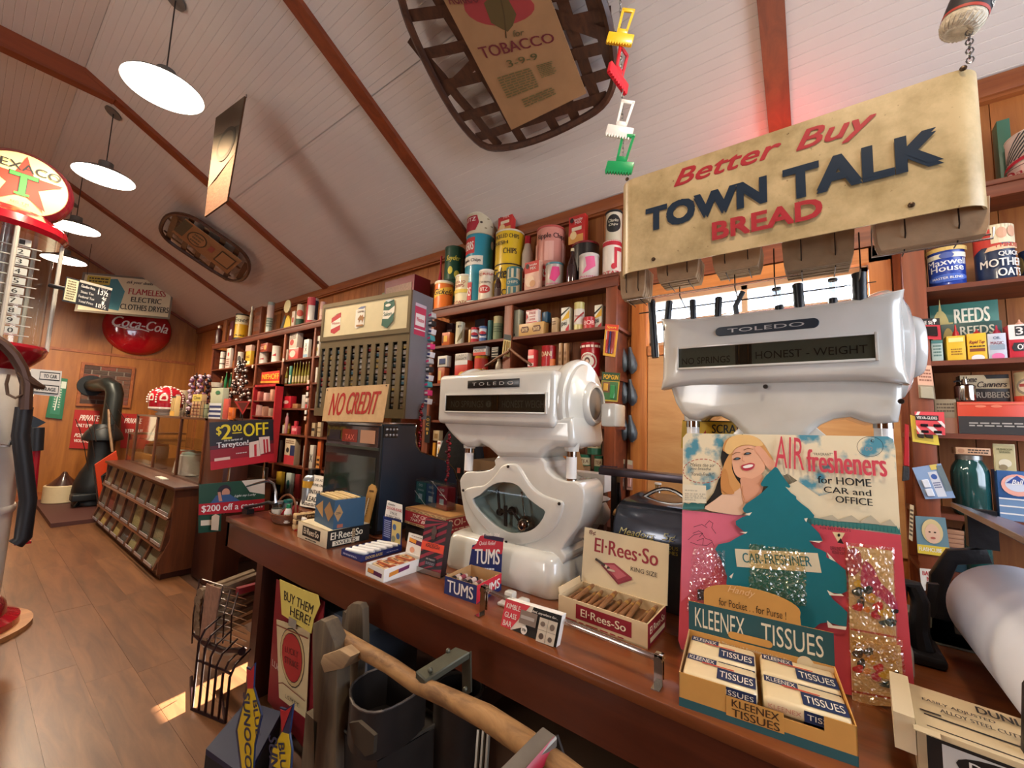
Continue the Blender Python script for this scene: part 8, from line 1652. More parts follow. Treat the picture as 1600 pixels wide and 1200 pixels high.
# showcase on it
ys0,ys1=4.53,7.0; zc0=zt_; zc1=PX(300,652,1.42).z
gg=glass('F4F8F8',.04,.05); dcz=thing('glass_showcase','dark framed glass showcase standing on the bin counter','showcase',(1.6,5.6,zc0))
for y in (ys0,5.25,6.1,ys1): 
    MB().box((1.36,y-.012,zc0+.001),(1.385,y+.012,zc1),m_tbz).make('corner_post',dcz)
MB().box((1.36,ys0-.012,zc1-.02),(1.95,ys1+.012,zc1),m_tb_).make('top_frame',dcz); MB().box((1.36,ys0-.012,zc0+.001),(1.40,ys1,zc0+.02),m_tb_).make('base_frame',dcz)
for a_,b2 in ((ys0+.012,5.238),(5.262,6.088),(6.112,ys1-.012)): MB().box((1.37,a_,zc0+.02),(1.374,b2,zc1-.02),gg).make('front_glass',dcz)
MB().box((1.385,ys0-.006,zc0+.02),(1.93,ys0-.002,zc1-.02),gg).make('end_glass',dcz); MB().box((1.93,ys0,zc0+.001),(1.95,ys1,zc0+.12),M('3A241A',.6)).make('back_board',dcz)
MB().box((1.39,ys0+.01,(zc0+zc1)/2),(1.92,ys1-.01,(zc0+zc1)/2+.006),glass('E8F4F0',.05,.08)).make('glass_shelf',dcz)
# left lower case
dc2=thing('glass_showcase','small low glass case at the far end of the bin counter under the crown jar','showcase',(1.5,7.2,zc0)); zc2=PX(180,668,1.42).z-.02
MB().box((1.36,7.02,zc2-.02),(1.9,7.33,zc2),m_tb_).make('top_frame',dc2)
for y in (7.02,7.31): MB().box((1.36,y,zc0+.001),(1.38,y+.02,zc2-.02),m_tbz).make('corner_post',dc2)
MB().box((1.365,7.04,zc0+.001),(1.369,7.31,zc2-.02),gg).make('front_glass',dc2)
# crown jar on top
p=PX(235,668,1.42); cj=thing('crown_jar','red and white crown shaped jar on the showcase with beaded ribs','jar',p); c=Vector((1.55,6.62,zc1+.001)); R=.17
MB().lathe([(R*.5,0),(R*.6,.02),(R*.4,.04),(R*.95,.07),(R*1.0,.08),(R*1.0,.10)],M('D8CCC0',.3,coat=.5),c=c,n=36).make('foot',cj); MB().lathe([(R,.10),(R*1.02,.15)],M('A01428',.25,coat=.6),c=c,n=36,cap=False).make('band',cj)
MB().lathe([(R*1.02,.15),(R*1.08,.20),(R*1.05,.26),(R*.85,.31),(R*.5,.345),(R*.15,.36),(.02,.362)],M('B01828',.2,coat=.8),c=c,n=40,cap=False).make('crown',cj)
b=MB(); 
for i in range(8):
    an=2*PI*i/8
    for t_ in range(9): 
        a_=t_/8; rr_=[1.10,1.12,1.11,1.06,.98,.86,.66,.42,.18][t_]*R; zz_=[.16,.19,.22,.25,.28,.305,.33,.348,.36][t_]; b.sphere(c+Vector((rr_*math.cos(an),rr_*math.sin(an),zz_)),.011,M('F0E4D8',.25),6)
o=b.make('beads',cj); o['kind']='stuff'
for i in range(8):
    an=2*PI*(i+.5)/8; q=[c+Vector((R*1.09*k2*math.cos(an+da),R*1.09*k2*math.sin(an+da),z)) for da,z,k2 in ((-.2,.18,1),(.2,.18,1),(.22,.23,1.0),(.12,.265,.97),(-.12,.265,.97),(-.22,.23,1.0))]; MB().add(q,[tuple(range(6))],M('E8DCCC',.3)).make('white_panel',cj)
def simple(name,lab,cat,u,vb,x,prof,col,capp=None,capc=None,zb_=None,metal=0,spec=None,wd=1):
    x+=prof[0][0]; p=PX(u,vb,x); z=zb_ if zb_ is not None else p.z; c=Vector((x,p.y,z+.001)); t=thing(name,lab,cat,c); MB().lathe(prof,col if not isinstance(col,str) else M(col,.35,metal),c=c,n=24).make('body',t)
    if capp: MB().lathe(capp,M(capc,.35),c=c,n=20).make('lid',t)
    return t
simple('cookie_jar','white jar with dark red lid inside the low case','jar',241,735,1.55,[(.11,0),(.13,.02),(.13,.17),(.11,.19)],'D8CCB4',[(.13,.19),(.12,.205),(.03,.22),(.02,.24)],'8A1420',zb_=zc0)
simple('cotton_jar','clear jar full of white cotton at the near end of the showcase','jar',300,752,1.42,[(.11,0),(.125,.01),(.125,.21),(.11,.22)],M('E0D4CC',.9,grain=.1,sc=20,bump=.6),[(.118,.22),(.11,.24),(.03,.25)],'B8C0C0',zb_=zc0)
def simbox(name,lab,cat,u0,u1,vt,x,d,col,spec='',z=None,jit=.1): return G('b',u0,u1,vt,z,lab,col,spec,x=x,d=d,cat=cat,name=name,jit=jit)
simbox('wooden_box','honey colored wooden slatted box in the showcase','box',210,243,710,1.42,.06,'A86E34','l 6A3E1C .02 .33,.0 .33,1;l 6A3E1C .02 .66,.0 .66,1',zc0)
simbox('flat_tray','flat brown box lettered on the edge in the showcase','box',222,262,730,1.40,.10,'4A2A1E','x .2 .3 .9 .7 1 B8A088',zc0)
def flatc(name,lab,u,v,x,w,h,d,rz,rx,col,spec):
    p=PX(u,v,x); T=Matrix.Translation((p.x,p.y,zc0+.002))@Matrix.Rotation(-PI/2+rz,4,'Z')@Matrix.Rotation(rx,4,'X'); t=thing(name,lab,'card',T.translation)
    bo_=MB().box((-w/2,0,0),(w/2,d,h),M(col,.5),T,bev=.001).make('card',t); loc_art(T,w,h,0,spec).make(bo_,'print')
flatc('candy_card','red and white card of candy leaning in the showcase',281,742,1.46,.17,.26,.01,.75,-.25,'D8C8B8','r .1 .55 .8 .95 C03828;t CANDY .45 .75 .5 .15 E8D8C8;r .2 .05 .9 .45 A85848')
tag(MB().box((1.22,PX(256,745,1.26).y-.12,zc0+.001),(1.27,PX(256,745,1.26).y+.12,zc0+.012),M('D8D0C0',.6)).make('price_slip'),'white slip lying on the counter edge in front of the showcase','slip')
zt2_=zc1
# things on top of the showcase
for i,(u,lab) in enumerate(((292,'left'),(305,'right'))):
    p=PX(u,645,1.5); t=thing('candy_spinner',lab+' column of the pink and black spinner of wrapped candies on the showcase','candy spinner',(1.55,p.y,zt2_)); c=Vector((1.55,p.y,zt2_+.002)); h_=PX(u,585,1.55).z-zt2_
    MB().tube([c,c+Vector((0,0,h_))],.006,m_wire,6).make('rod',t); MB().lathe([(.05,0),(.05,.01)],m_wire,c=c,n=16).make('foot',t)
    for k in range(30):
        an=k*2.4; z=.03+(h_-.05)*k/30; MB().sphere(c+Vector((.045*math.cos(an),.045*math.sin(an),z)),.024,M(('6A3A58','2A2024','A890A0','3A2430','C8A8B8')[k%5],.25,coat=.4),6).make('candy',t)
simple('tea_tin','pale tall tin behind the spinner on the showcase','tin',284,648,1.75,[(.07,0),(.07,.01),(.07,.34),(.065,.345)],'B8A888',zb_=zt2_)
simbox('yellow_lantern_box','yellow lit tin box with black wire frame on the showcase','tin box',266,284,619,1.50,.08,'D8B878','l 2A2018 .04 .1,.95 .5,.1 .9,.95;r 0 .92 1 1 3A2A1C;r 0 0 1 .25 D8A848;l 2A2018 .04 .1,.2 .5,.95 .9,.2',zt2_)
simbox('candy_display_card','cream candy display card with dark sticks on the showcase','display card',302,322,616,1.46,.05,'C8A880','r 0 .7 1 1 D8C060;t Clove .5 .85 .7 .15 2A2018;x .1 .05 .9 .6 4 8A4A3C',zt2_)
simbox('small_green_jar','small green grey jar beside the candy card','jar',318,326,632,1.45,.04,'8A9478','',zt2_)
t=thing('cup_stack','stack of white and brown paper cups on the showcase','cup stack',(1.5,PX(334,650,1.5).y,zt2_)); c=Vector((1.5,PX(334,650,1.5).y,zt2_+.001)); hh_=(PX(334,598,1.5).z-zt2_)/7
for k in range(7): MB().lathe([(.042,k*hh_),(.048,(k+.5)*hh_),(.05,(k+.92)*hh_)],M(('D8CCB8','5A3428')[k%2],.5),c=c,n=20).make('cup',t)
simbox('magazine_rack_card','pale green and blue stepped display card on the showcase','display card',332,356,606,1.42,.05,'B8BCA0','r 0 0 1 .5 D8DCE0;r 0 .05 1 .12 2A3A6A;r 0 .2 1 .27 2A3A6A;r 0 .35 1 .42 2A3A6A;e .6 .85 .2 .06 3A7A54',zt2_)
simbox('pink_canister','coral pink box on the showcase','box',350,360,623,1.40,.06,'C8584C','',zt2_); simbox('orange_ball_box','orange candy box on the showcase, right of the coral one','box',356,369,637,1.38,.05,'D86A20','r .2 .3 .4 .6 A84010;r .6 .3 .8 .6 A84010',zt2_)
tag(MB().box((1.37,4.02,.001),(1.56,4.515,zt2_-.001),m_dk,bev=.004).make('display_cabinet'),'dark wooden cabinet behind the two discount signs, level with the showcase top','cabinet')
tr=thing('red_triangle_sign','red triangular sign with a wire stand at the near end of the showcase','sign',PX(380,640,1.38)); P=[PX(u,v,1.38) for u,v in ((366,627),(391,627),(379,648))]; MB().prism(P,(.004,0,0),M('9A1820',.4)).make('sign',tr); P=[PX(u,v,1.379) for u,v in ((371,629),(387,629),(379,643))]; MB().prism(P,(.002,0,0),M('4A1014',.4)).make('inner_panel',tr); MB().tube([PX(379,648,1.382),(1.382,PX(379,655,1.382).y,zt2_+.001)],.004,m_wire,5).make('stem',tr)
wb_=thing('wire_basket','low dark wire basket around the goods at the near end of the showcase','wire basket',(1.36,5.0,zt2_))
for z in (.02,.09,.16): MB().tube([(1.365,5.3,zt2_+z),(1.365,4.62,zt2_+z),(1.7,4.62,zt2_+z)],.0025,m_wire,4).make('wire',wb_)
for i in range(8): MB().tube([(1.365,4.62+i*.095,zt2_+.001),(1.365,4.62+i*.095,zt2_+.16)],.0025,m_wire,4).make('wire',wb_)
# big dark hanging bunch in front of the far shelves
bn_=thing('keychain_rack','tall dark rack hung with dozens of glittering key chains before the far shelves','key chain rack',PX(375,625,2.1)); b=MB(); rn=random.Random(9)
MB().tube([PX(379,560,2.1),PX(378,628,2.1),(2.1,PX(378,628,2.1).y,.001)],.008,m_wire,6).make('rod',bn_)
for k in range(90):
    v=565+rn.random()*62; u=378+rn.uniform(-1,1)*(6+(v-565)*.17)-(v-565)*.06; MB and b.sphere(PX(u,v,2.1+rn.uniform(-.05,.05)),.022,M(('3A2A26','8A7A74','1E1A1C','B8A8A0','5A3A34')[k%5],.25,.4),4)
o=b.make('key_chains',bn_); o['kind']='stuff'
# ================================================================ gas pump on the left
gp=thing('gas_pump','tall white and red visible gas pump with star globe, cut by the left frame edge','gas pump',(0.0,4.35,0)); py=4.35
m_pw=M('D0CCC4',.3,coat=.4,grain=.06); m_pr=M('9A0E20',.2,coat=.8); gx=.0
rt=PY(48,620,py).x; 
cxp=rt-.26
MB().lathe([(.26,PY(14,975,py).z+.10),(.262,1.0),(.25,1.5),(.235,1.62),(.15,1.86)],m_pw,c=(cxp,py,0),n=40).make('body',gp,sharp=50)
MB().lathe([(.265,.75),(.272,.76),(.272,.79),(.265,.80)],m_pw,c=(cxp,py,0),n=40).make('body_band',gp)
MB().lathe([(.36,.03),(.36,.07),(.30,.10),(.29,.16),(.262,.20)],m_pr,c=(cxp,py,0),n=40).make('foot',gp)
MB().lathe([(.42,0),(.42,.03)],wood('8A5A34','B07A48','X',5,.5),c=(cxp,py,0),n=40).make('wooden_base',gp)
zg0,zg1=PY(60,545,py).z,PY(80,385,py).z; Rg=.27
MB().lathe([(.2,zg0-.18),(.30,zg0-.06),(.31,zg0-.02),(.30,zg0)],m_pr,c=(cxp,py,0),n=44).make('lower_flange',gp)
MB().lathe([(.31,zg1),(.33,zg1+.03),(.32,zg1+.08),(.25,zg1+.14),(.12,zg1+.17)],m_pr,c=(cxp,py,0),n=44).make('upper_cap',gp)
MB().lathe([(Rg,zg0),(Rg,zg1)],glass('F4F8F8',.03,.08),c=(cxp,py,0),n=44,cap=False).make('glass_cylinder',gp)
MB().tube([(cxp+.05,py,zg0),(cxp+.05,py,zg1)],.03,M('B8B8B4',.2,.8),12).make('overflow_pipe',gp)
for an in (-.1,.9,-1.3,2.6): MB().tube([(cxp+.30*math.cos(an),py+.30*math.sin(an),zg0-.02),(cxp+.30*math.cos(an),py+.30*math.sin(an),zg1+.02)],.012,M('D8D4C8',.25,.3),8).make('guard_rod',gp)
for i in range(10):
    z=zg1-.07-(zg1-zg0-.12)*i/9.5; MB().box((cxp+.07,py-.20,z-.022),(cxp+.15,py-.19,z+.022),M('D8D4CC',.4)).make('gallon_plate',gp); A=Art(lambda a,b,o,z=z: Vector((cxp+.07+.08*a,py-.2002-o,z-.022+.044*b)),asp=1.8); A.run('t %d .5 .5 %s .7 14120E'%(i+1,'.3' if i<9 else '.5')); A.make(gp,'numeral'); MB().box((cxp+.02,py-.19,z-.03),(cxp+.20,py-.17,z-.026),m_wht).make('plate_shelf',gp)
# globe
gc=PY(34,294,py); R=PY(115,300,py).x-gc.x; R=max(R,.22)*1.05
MB().lathe([(.10,gc.z-R-.09),(.13,gc.z-R-.03),(.09,gc.z-R+.02)],M('B8A8A4',.3,.5),c=(gc.x,py,0),n=24).make('globe_collar',gp)
Q=Matrix.Translation((gc.x,py,gc.z))@Matrix.Rotation(PI/2,4,'X')
MB().lathe([(R*.83,-.09),(R*.97,-.05),(R,0),(R*.97,.05),(R*.83,.09)],M('6A1020',.2,coat=.8),n=56,mtx=Q,cap=False).make('globe_rim',gp)
MB().lathe([(.001,.105),(R*.5,.103),(R*.84,.088)],M('E6D090',.45,emit=.22,grain=0),n=56,mtx=Q,cap=False).lathe([(.001,-.105),(R*.84,-.088)],M('E6D090',.45,emit=.22,grain=0),n=56,mtx=Q,cap=False).each('globe_face',gp)
E_=lambda h: M(h,.45,emit=.15,grain=0)
A=Art(lambda a,b,o: Vector((gc.x+(a-.5)*2*R*.84,py-.106-o,gc.z+(b-.5)*2*R*.84)),step=.001)
A.star(.5,.50,.46,.46,E_('D83018')); A.text('TEXACO',.5,.76,.78,.13,E_('14120E'),.03); A.rect(.34,.58,.66,.66,E_('14120E')); A.rect(.35,.59,.65,.65,E_('3E9A3C')); A.rect(.455,.30,.545,.60,E_('14120E')); A.rect(.465,.31,.535,.64,E_('3E9A3C')); A.rect(.42,.29,.58,.33,E_('3E9A3C')); A.text('REG. T.M.',.5,.16,.2,.04,E_('14120E'),.0); A.make(gp,'globe_print')
light('globe_bulb','POINT',(gc.x,py-.35,gc.z),3,(1,.85,.55),.1)
# hose, nozzle, lever, arms
m_rub=M('16161A',.5); 
MB().tube([PY(u,v,4.0) for u,v in ((-10,528),(6,538),(22,555),(34,575),(42,600),(40,640))],.030,M('4A3024',.45,.4),10).make('nozzle_body',gp)
MB().tube([PY(u,v,4.0) for u,v in ((38,590),(52,600),(62,604),(70,606))],[.03,.028,.02,.012],M('4A3428',.4,.6),8).make('nozzle_spout',gp)
MB().tube([PY(u,v,3.98) for u,v in ((14,585),(10,600),(12,616),(24,622),(36,616),(34,590),(26,582)) ],.008,M('6A5444',.4,.6),6).make('nozzle_guard',gp)
MB().tube([PY(u,v,4.02) for u,v in ((38,636),(32,680),(38,730),(44,780),(36,840),(24,850))],.040,m_rub,12).make('hose',gp)
MB().tube([PY(u,v,4.1) for u,v in ((0,696),(14,697),(19,688))],.010,m_chrome,6).make('hook_arm',gp)
pl_=thing('pump_lever','tall red lever with black grip beside the gas pump','lever',(.34,4.25,.6)); MB().tube([PY(u,v,4.15) for u,v in ((56,704),(50,770),(38,846))],.022,m_pr,10).make('lever',pl_); MB().tube([PY(58,668,4.15),PY(56,704,4.15)],.035,m_rub,12).make('grip',pl_); MB().box(PY(22,852,4.1),PY(46,840,4.25),m_pr,bev=.008).make('pivot_arm',pl_)
MB().prism([PY(u,v,4.2) for u,v in ((48,648),(72,660),(50,672))],(0,.06,0),m_st2).make('pump_bracket',gp)
pb_=wallq('price_board','small black price board with white figures on an arm of the pump','sign',((97,470),(169,486),(175,451),(104,432)),'16161A','r .02 .06 .27 .94 D8D0A8;x .05 .1 .24 .9 8 6A6040;t 13½ .82 .74 .22 .3 E8E4DC;t 4¢ .86 .46 .10 .2 E8E4DC;t 1 .85 .28 .05 .15 E8E4DC;t 18½ .82 .12 .22 .18 E8E4DC;t Gasoline_Price .48 .78 .3 .12 D0CCC4;t State_Tax .48 .54 .28 .1 D0CCC4;t Federal_Tax .48 .34 .34 .1 D0CCC4;t Total_Price .48 .14 .32 .1 D0CCC4;r .28 .9 1 1 B8B0A0',y=4.16,th=.01)
MB().tube([PY(78,446,4.25),PY(104,452,4.17)],.014,m_rub,8).make('arm',pb_)
wallq('direction_plate','white plate lettered TO CAR and STORAGE on the side of the pump','sign',((42,615),(93,620),(97,580),(48,576)),'D8D4CC','p 14120E .3,.60 .95,.60 .95,.92 .3,.92;p D8D4CC .32,.64 .93,.64 .93,.88 .32,.88;t TO_CAR .64 .76 .42 .14 14120E;p 14120E .1,.08 .95,.08 .95,.42 .1,.42;p D8D4CC .12,.12 .93,.12 .93,.38 .12,.38;t STORAGE .55 .25 .6 .14 14120E',y=4.12,th=.006)
# second window light strip of the far left corner: narrow lit opening behind the pump
struct(MB().box((.56,9.76,.9),(.66,9.79,2.0),M('FFE8C0',.5,emit=2.0,grain=0)).make('window_4'))
# ================================================================ foreground below the counter
# ---- wire rack of rolled mats
wr2=thing('wire_stand','black wire floor stand with bowed bars at the counter end','wire stand',(1.0,2.7,0)); m_bw=M('2A1414',.35,.5)
def Z0(u,v,z=0): return PZ(u,v,z)
bl,br_=Z0(300,1108),Z0(352,1130); y_=bl.y
fr=[(300,1108),(352,1130)]
xs=[(302,990),(314,992),(325,998),(337,1004),(350,1008),(362,1004)]
pf=PY(302,1000,bl.y)
for i,(u,v) in enumerate(xs):
    b0=bl.lerp(br_,i/5.0); tp=PP(u,v,bl,Vector((0,1,0))); MB().tube([b0,Vector((b0.x,b0.y,tp.z-.05)),Vector((b0.x+.02,b0.y,tp.z)),Vector((b0.x+.10,b0.y+.05,tp.z+.02))],.006,m_bw,6).make('bar',wr2)
MB().tube([bl,br_],.008,m_bw,6).make('rail',wr2); MB().tube([bl+Vector((.01,.0,.22)),br_+Vector((0,0,.22))],.006,m_bw,6).make('rail',wr2); MB().tube([bl,bl+Vector((.08,.3,0))],.008,m_bw,6).make('rail',wr2); MB().tube([br_,br_+Vector((.08,.3,0))],.008,m_bw,6).make('rail',wr2)
bkt=thing('log_basket','wire basket packed with short grey logs under the counter end','basket',(1.0,2.6,.4)); m_lg=M('806A52',.8,grain=.4,sc=20,bump=.5)
lx=.93; 
for i,(u,v,r_) in enumerate(((312,928,.032),(308,940,.034),(307,952,.034),(306,965,.034),(306,978,.034),(310,990,.034),(318,998,.032),(322,932,.03),(322,948,.03),(322,965,.03),(322,982,.03))):
    p=PX(u,v,lx); t=thing('firewood_stick','%s short grey wood stick from the top in the wire basket'%ORD[i],'log',p,'wood sticks in the wire basket'); MB().tube([p,p+Vector((.30,.06,.02))],r_,m_lg,8).make('log',t)
for u in (300,312,324,336,348,360): MB().tube([PX(u+12,905+(u-300)*.35,.97),PX(u+2,960,.91),PX(u,1005-(u-300)*0,.93)],.004,m_bw,5).make('wire',bkt)
for k in range(9): MB().tube([PX(322+k*1.2-6,905+k*11,.94),PX(348+k*2,915+k*11,1.0),PX(385,925+k*11,1.12)],.003,M('8A8480',.3,.8),5).make('wire',bkt)
MB().prism([PX(u,v,.905) for u,v in ((322,912),(344,920),(332,998),(312,996))],(.006,0,0),M('8A6450',.8,grain=.4,sc=30,bump=.3)).make('board_slat',bkt)
MB().box(PX(372,930,1.05),PX(390,912,1.12)+Vector((.1,0,0)),M('A83844',.5)).make('red_bundle',bkt)
MB().tube([PX(u,v,.94) for u,v in ((306,990),(325,1008),(350,1018),(378,1018))],.018,m_bw,8).make('rim',bkt)
# ---- paper poster on the support panel
def fq(name,lab,quad,x,spec,col,cat='poster',th=.002,curl=None,outline=None,group=None):
    q=[PX(u,v,x) for u,v in quad]; t=thing(name,lab,cat,(q[0]+q[1])/2,group); MB().prism([PX(u,v,x) for u,v in (outline or quad)],(th,0,0),M(col,.5)).make('sheet',t)
    A=Art(lambda a,b,o: (q[0]*(1-a)+q[1]*a)*(1-b)+(q[3]*(1-a)+q[2]*a)*b+Vector((-o,0,0)),step=.0006,asp=(q[1]-q[0]).length/(q[3]-q[0]).length); A.run(spec); A.make(t,'print'); return t
fq('poster','dark red lower poster panel with the white word BETTER behind the cigarette pack cutout',((418,1095),(487,1186),(507,940),(432,905)),1.012,'t BETTER .6 .22 .6 .06 B8A8A0;t LUCKIES .25 .33 .4 .05 B8A8A0','7A1420',th=.003)
fq('cigarette_pack_cutout','large cream cigarette pack cutout with a red bullseye, leaning under the counter',((436,1090),(478,1123),(484,985),(432,968)),1.000,'e .5 .60 .40 .36 2A2420;e .5 .60 .385 .345 B8A070;e .5 .60 .33 .30 2A2420;e .5 .60 .32 .29 A01C20;t LUCKY .5 .67 .42 .08 5A0E14;t STRIKE .5 .54 .46 .08 5A0E14;p 7A3A2C .02,.93 .98,.90 .98,.915 .02,.945;p 7A3A2C .04,.2 .2,.24 .98,.20 .98,.19 .2,.228 .04,.188;t L.S./M.F.T. .55 .10 .5 .045 3A3028','C4B48C',cat='cutout')
fq('paper_note','yellow handwritten BUY THEM HERE note above the cigarette pack cutout',((438,962),(486,990),(500,935),(437,905)),.994,'t BUY_THEM .52 .62 .78 .26 1A1612;t HERE! .62 .30 .58 .26 1A1612;r .3 -.12 .55 .12 8A8478','D0C060',cat='note',outline=((440,960),(486,990),(490,968),(500,945),(497,930),(470,920),(437,905)))
# ---- arrow signs
for i,(quad,outl,lab,fl) in enumerate(((((378,1215),(400,1222),(403,1092),(380,1080)),((378,1222),(368,1142),(386,1074),(385,1042),(391,1045),(398,1036),(396,1074),(409,1118),(398,1165),(394,1224)),'yellow and blue diamond arrow sign lettered BLUE SUNOCO, left of two',0),(((420,1290),(446,1300),(450,1160),(426,1150)),((414,1260),(423,1172),(440,1143),(437,1105),(446,1108),(458,1100),(452,1146),(456,1172),(452,1230),(440,1280)),'yellow and blue diamond arrow sign, nearer right one cut by the frame',1))):
    x=.60-.05*i; t=thing('arrow_sign',lab,'sign',PX(quad[0][0],1190,x)); MB().prism([PX(u,v,x) for u,v in outl],(.004,0,0),M('1C2C50',.4)).make('backing',t)
    c_=[sum(p[k] for p in outl)/len(outl) for k in (0,1)]; ins=[(c_[0]+(u-c_[0])*.86,c_[1]+(v-c_[1])*.95) for u,v in outl]
    low=[p for p in ins if p[1]>1068+62*i]; MB().prism([PX(u,v,x-.001) for u,v in low],(.0008,0,0),M('D8B820',.4)).make('yellow_panel',t)
    hi=[p for p in ins if p[1]<=1080+66*i]; 
    if len(hi)>2: MB().prism([PX(u,v,x-.0018) for u,v in hi],(.0008,0,0),M('B01828',.4)).make('red_tip',t)
    du=36*i; dv=66*i
    def vt(s_,a,b,h): 
        p=PX(a[0]+du+(4*i),a[1]+dv,x-.002); q_=PX(b[0]+du+(4*i),b[1]+dv,x-.002); u_=q_-p; v_=Vector((-1,0,0)).cross(u_).normalized()*h; v_=-v_ if v_.y>0 else v_
        A=Art(lambda A_,B_,o: p+u_*A_+v_*B_+Vector((-o,0,0)),asp=u_.length/h); A.text(s_,.5,.5,1,1,M('1C2C50',.4),.03); A.make(t,'print')
    vt('SUNOCO',(380,1082),(383,1200),.045); vt('BLUE',(395,1095),(400,1150),.030)
    MB().tube([PX(outl[0][0]+6,1215+40*i,x+.004),Vector((x+.004,PX(outl[0][0]+6,1215+40*i,x+.004).y,.02))],.006,m_wire,5).make('stake',t)
tb2=thing('blue_board','flat dark blue board lying behind the arrow signs','board',Z0(350,1150,.1)); q=[Z0(u,v,.14) for u,v in ((322,1170),(385,1215),(440,1112),(385,1095))]; MB().prism(q,(0,0,-.02),M('16203C',.5)).make('board',tb2)
MB().prism([Vector((p.x,p.y,.119)) for p in q],(0,0,-.118),M('141418',.7)).make('carton_below',tb2)
# ---- tool tote and well buckets in front of the counter
m_old=wood('42362B','66563F','Z',6,.75); m_lgt=wood('5E3E20','B08450','Y',10,.7,stretch=6); m_tin=M('38322F',.45,.55,grain=.25,sc=12); m_grn=M('5A5A4C',.4,.5,grain=.2)
tt=thing('wooden_frame_rack','old grey wooden sawbuck frame whose uprights rise in front of the counter','wooden frame',(.75,1.55,0))
def PXp(lst,x): return [PX(u,v,x) for u,v in lst]
MB().prism(PXp(((487,1000),(488,975),(500,968),(508,972),(522,1005),(526,1045),(524,1230),(490,1230)),.80),(.05,0,0),m_old,bev=.006,seg=2).make('upright',tt)
MB().prism(PXp(((534,990),(542,948),(550,942),(562,944),(566,952),(567,1000),(566,1030),(536,1015)),.93),(.03,0,0),m_old,bev=.006,seg=2).make('upright',tt)
MB().prism(PXp(((500,1035),(504,1024),(530,1015),(548,1026),(536,1045),(506,1052)),.79),(.06,0,0),wood('7A6044','A08460','Y',8,.7),bev=.004,seg=2).make('cross_rail',tt)
MB().box((.80,PX(520,1100,.85).y,.0),(.88,PX(500,1100,.85).y,.45),m_old).make('leg',tt)
MB().box((.94,PX(566,1000,.95).y,.0),(.97,PX(536,1000,.95).y,.72),m_old).make('leg',tt)
# long round handle pole
pole=thing('log_pole','long light peeled branch pole crossing in front of the counter','wooden pole',PX(640,1050,.82))
pts=[PX(u,v,x) for u,v,x in ((515,985,.86),(530,992,.86),(560,1012,.85),(610,1040,.83),(650,1068,.82),(700,1090,.80),(760,1120,.79),(820,1160,.77),(880,1205,.75),(930,1240,.74))]
MB().tube(pts,[.014,.021,.024,.022,.022,.022,.025,.025,.024,.02],m_lgt,12).make('pole',pole)
# D-section tin well bucket
def dbucket(name,lab,pts,x,drop,dd,mat,grp=None):
    pass
wbk=thing('half_round_tin_tube','dark grey half-round galvanised tin container hanging from the pole','tin container',PX(605,1090,.72))
rim=[(547,1078),(548,1090),(553,1101),(562,1108),(573,1112),(585,1113),(598,1111),(612,1106),(628,1098),(643,1089),(656,1078),(667,1067),(651,1059),(636,1053),(621,1047),(607,1041),(590,1045),(574,1051),(560,1060),(551,1069)]
R3=[PZ(u,v,.60) for u,v in rim]; R3=smoothpts(R3,1); dn=Vector((0,0,-.13))
vs=[];n=len(R3)
for p in R3: vs.append(p)
for p in R3: vs.append(p+dn)
cen_=sum(R3,Vector())/n
for p in R3: vs.append(p.lerp(cen_,.04)+Vector((0,0,-.0)))
for p in R3: vs.append(p.lerp(cen_,.04)+Vector((0,0,-.12)))
fs=[]
for i in range(n):
    k=(i+1)%n; fs+=[(i,k,n+k,n+i),(2*n+k,2*n+i,3*n+i,3*n+k),(i,2*n+i,2*n+k,k)]
fs.append(tuple(3*n+i for i in range(n)))
MB().add(vs,fs,m_tin).make('container',wbk); MB().tube(R3,.004,M('6A625C',.4,.6),6,closed=True).make('rolled_rim',wbk)
w2=thing('square_tin_can','square dark tin can with wire bail below the half-round container','tin can',PX(600,1180,.72))
q=[PZ(u,v,.46) for u,v in ((531,1135),(590,1185),(692,1125),(640,1092))]; MB().prism([p+Vector((0,0,-.01)) for p in q],(0,0,-.44),M('36302C',.5,.4,grain=.2)).make('can',w2); MB().tube([p+Vector((0,0,.0)) for p in q],.006,M('6A645C',.3,.7),6,closed=True).make('wire_bail',w2)
MB().prism(PXp(((545,1130),(560,1128),(585,1150),(583,1178),(570,1182),(552,1160)),.70),(.01,0,0),M('4A4238',.5,.5)).make('hinge_plate',w2)
rbk=thing('round_bucket','old round metal bucket standing under the long pole beside the counter','bucket',PZ(735,1060,.55)); c=PZ(716,1075,.55); R=(PZ(755,1085,.55)-c).length*.9; c=Vector((c.x,c.y,0))
MB().lathe([(R*.78,.001),(R*.8,.01),(R,.52),(R,.55),(R*1.02,.555),(R*.97,.555),(R*.96,.52),(R*.76,.03),(.001,.03)],M('3E3630',.45,.55,grain=.25,sc=14),c=c,n=36,cap=False).make('bucket',rbk); MB().tube([c+Vector((R*1.01*math.cos(2*PI*i/36),R*1.01*math.sin(2*PI*i/36),.553)) for i in range(36)],.006,M('7A6E60',.35,.7),6,closed=True).make('rim',rbk)
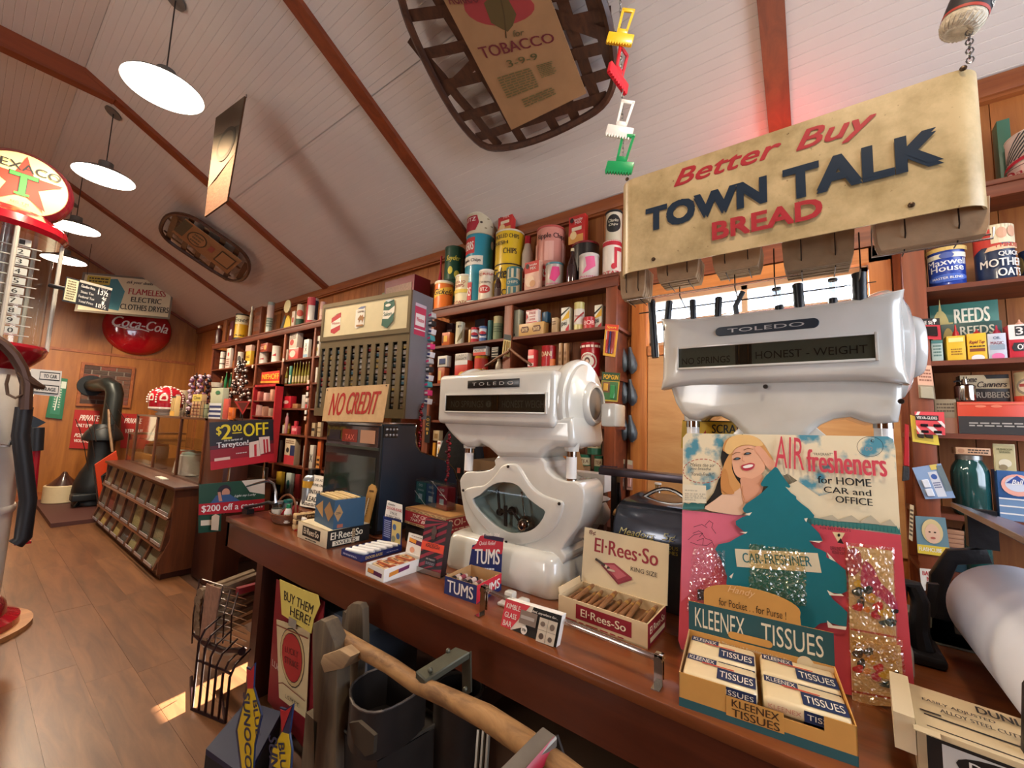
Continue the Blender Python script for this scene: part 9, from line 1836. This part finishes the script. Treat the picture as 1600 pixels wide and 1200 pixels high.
# strap brackets over the pole
def strap(lab,P1,x1,x2,col2=None):
    t=thing('iron_strap_bracket',lab,'bracket',PX(*P1[0],x1)); return t
t=thing('iron_strap_bracket','flat grey green iron strap bent over the pole by the round bucket','bracket',PX(690,1035,.9))
a=[PX(*p) for p in ((649,1048,.80),(665,1063,.80),(735,1018,.93),(712,1010,.93))]; MB().prism(a,(0,0,-.02),m_grn,bev=.003,seg=1).make('top_strap',t)
a=PXp(((721,1024),(735,1018),(736,1082),(722,1090)),.93); MB().prism(a,(.006,0,0),m_grn,bev=.001,seg=1).make('down_strap',t)
b=MB()
for u,v,x in ((700,1018,.90),(672,1048,.82),(727,1078,.925)): b.sphere(PX(u,v,x)+Vector((0,0,.002)),.007,m_grn,6)
b.each('rivet',t)
t=thing('iron_strap_bracket','grey and red iron strap bent over the pole near the bottom edge','bracket',PX(840,1160,.75))
a=[PX(*p) for p in ((775,1205,.66),(800,1225,.66),(872,1150,.77),(848,1133,.77))]; MB().prism(a,(0,0,-.02),M('7A7268',.45,.5,grain=.2),bev=.003,seg=1).make('top_strap',t)
a=[PX(*p) for p in ((800,1225,.655),(806,1232,.655),(868,1166,.765),(866,1150,.765))]; MB().prism(a,(0,0,-.014),M('9A1C30',.4)).make('red_strap',t)
a=PXp(((862,1152),(870,1150),(880,1180),(872,1182)),.77); MB().prism(a,(.006,0,0),m_tin).make('down_strap',t)
# boxes and metal sheet under the counter
tag(MB().box((1.06,1.45,.001),(1.32,1.95,.60),M('6A7480',.4,.3),bev=.004).make('metal_cabinet'),'pale grey metal cabinet in the dark under the counter','cabinet')
tag(MB().box((1.2,.45,.001),(1.5,.95,.45),M('5A4028',.8),bev=.004).make('cardboard_carton'),'brown cardboard carton in the dark under the counter','carton')
for i in range(3):
    u=748+i*8; tag(MB().tube([PX(u,1140-i*3,.99),PX(u-6,1225,.95)],.006,M('8A8478',.3,.7),6).make('metal_rod'),'%s thin metal rod standing behind the long pole'%ORD[i],'rod','metal rods by the bucket')
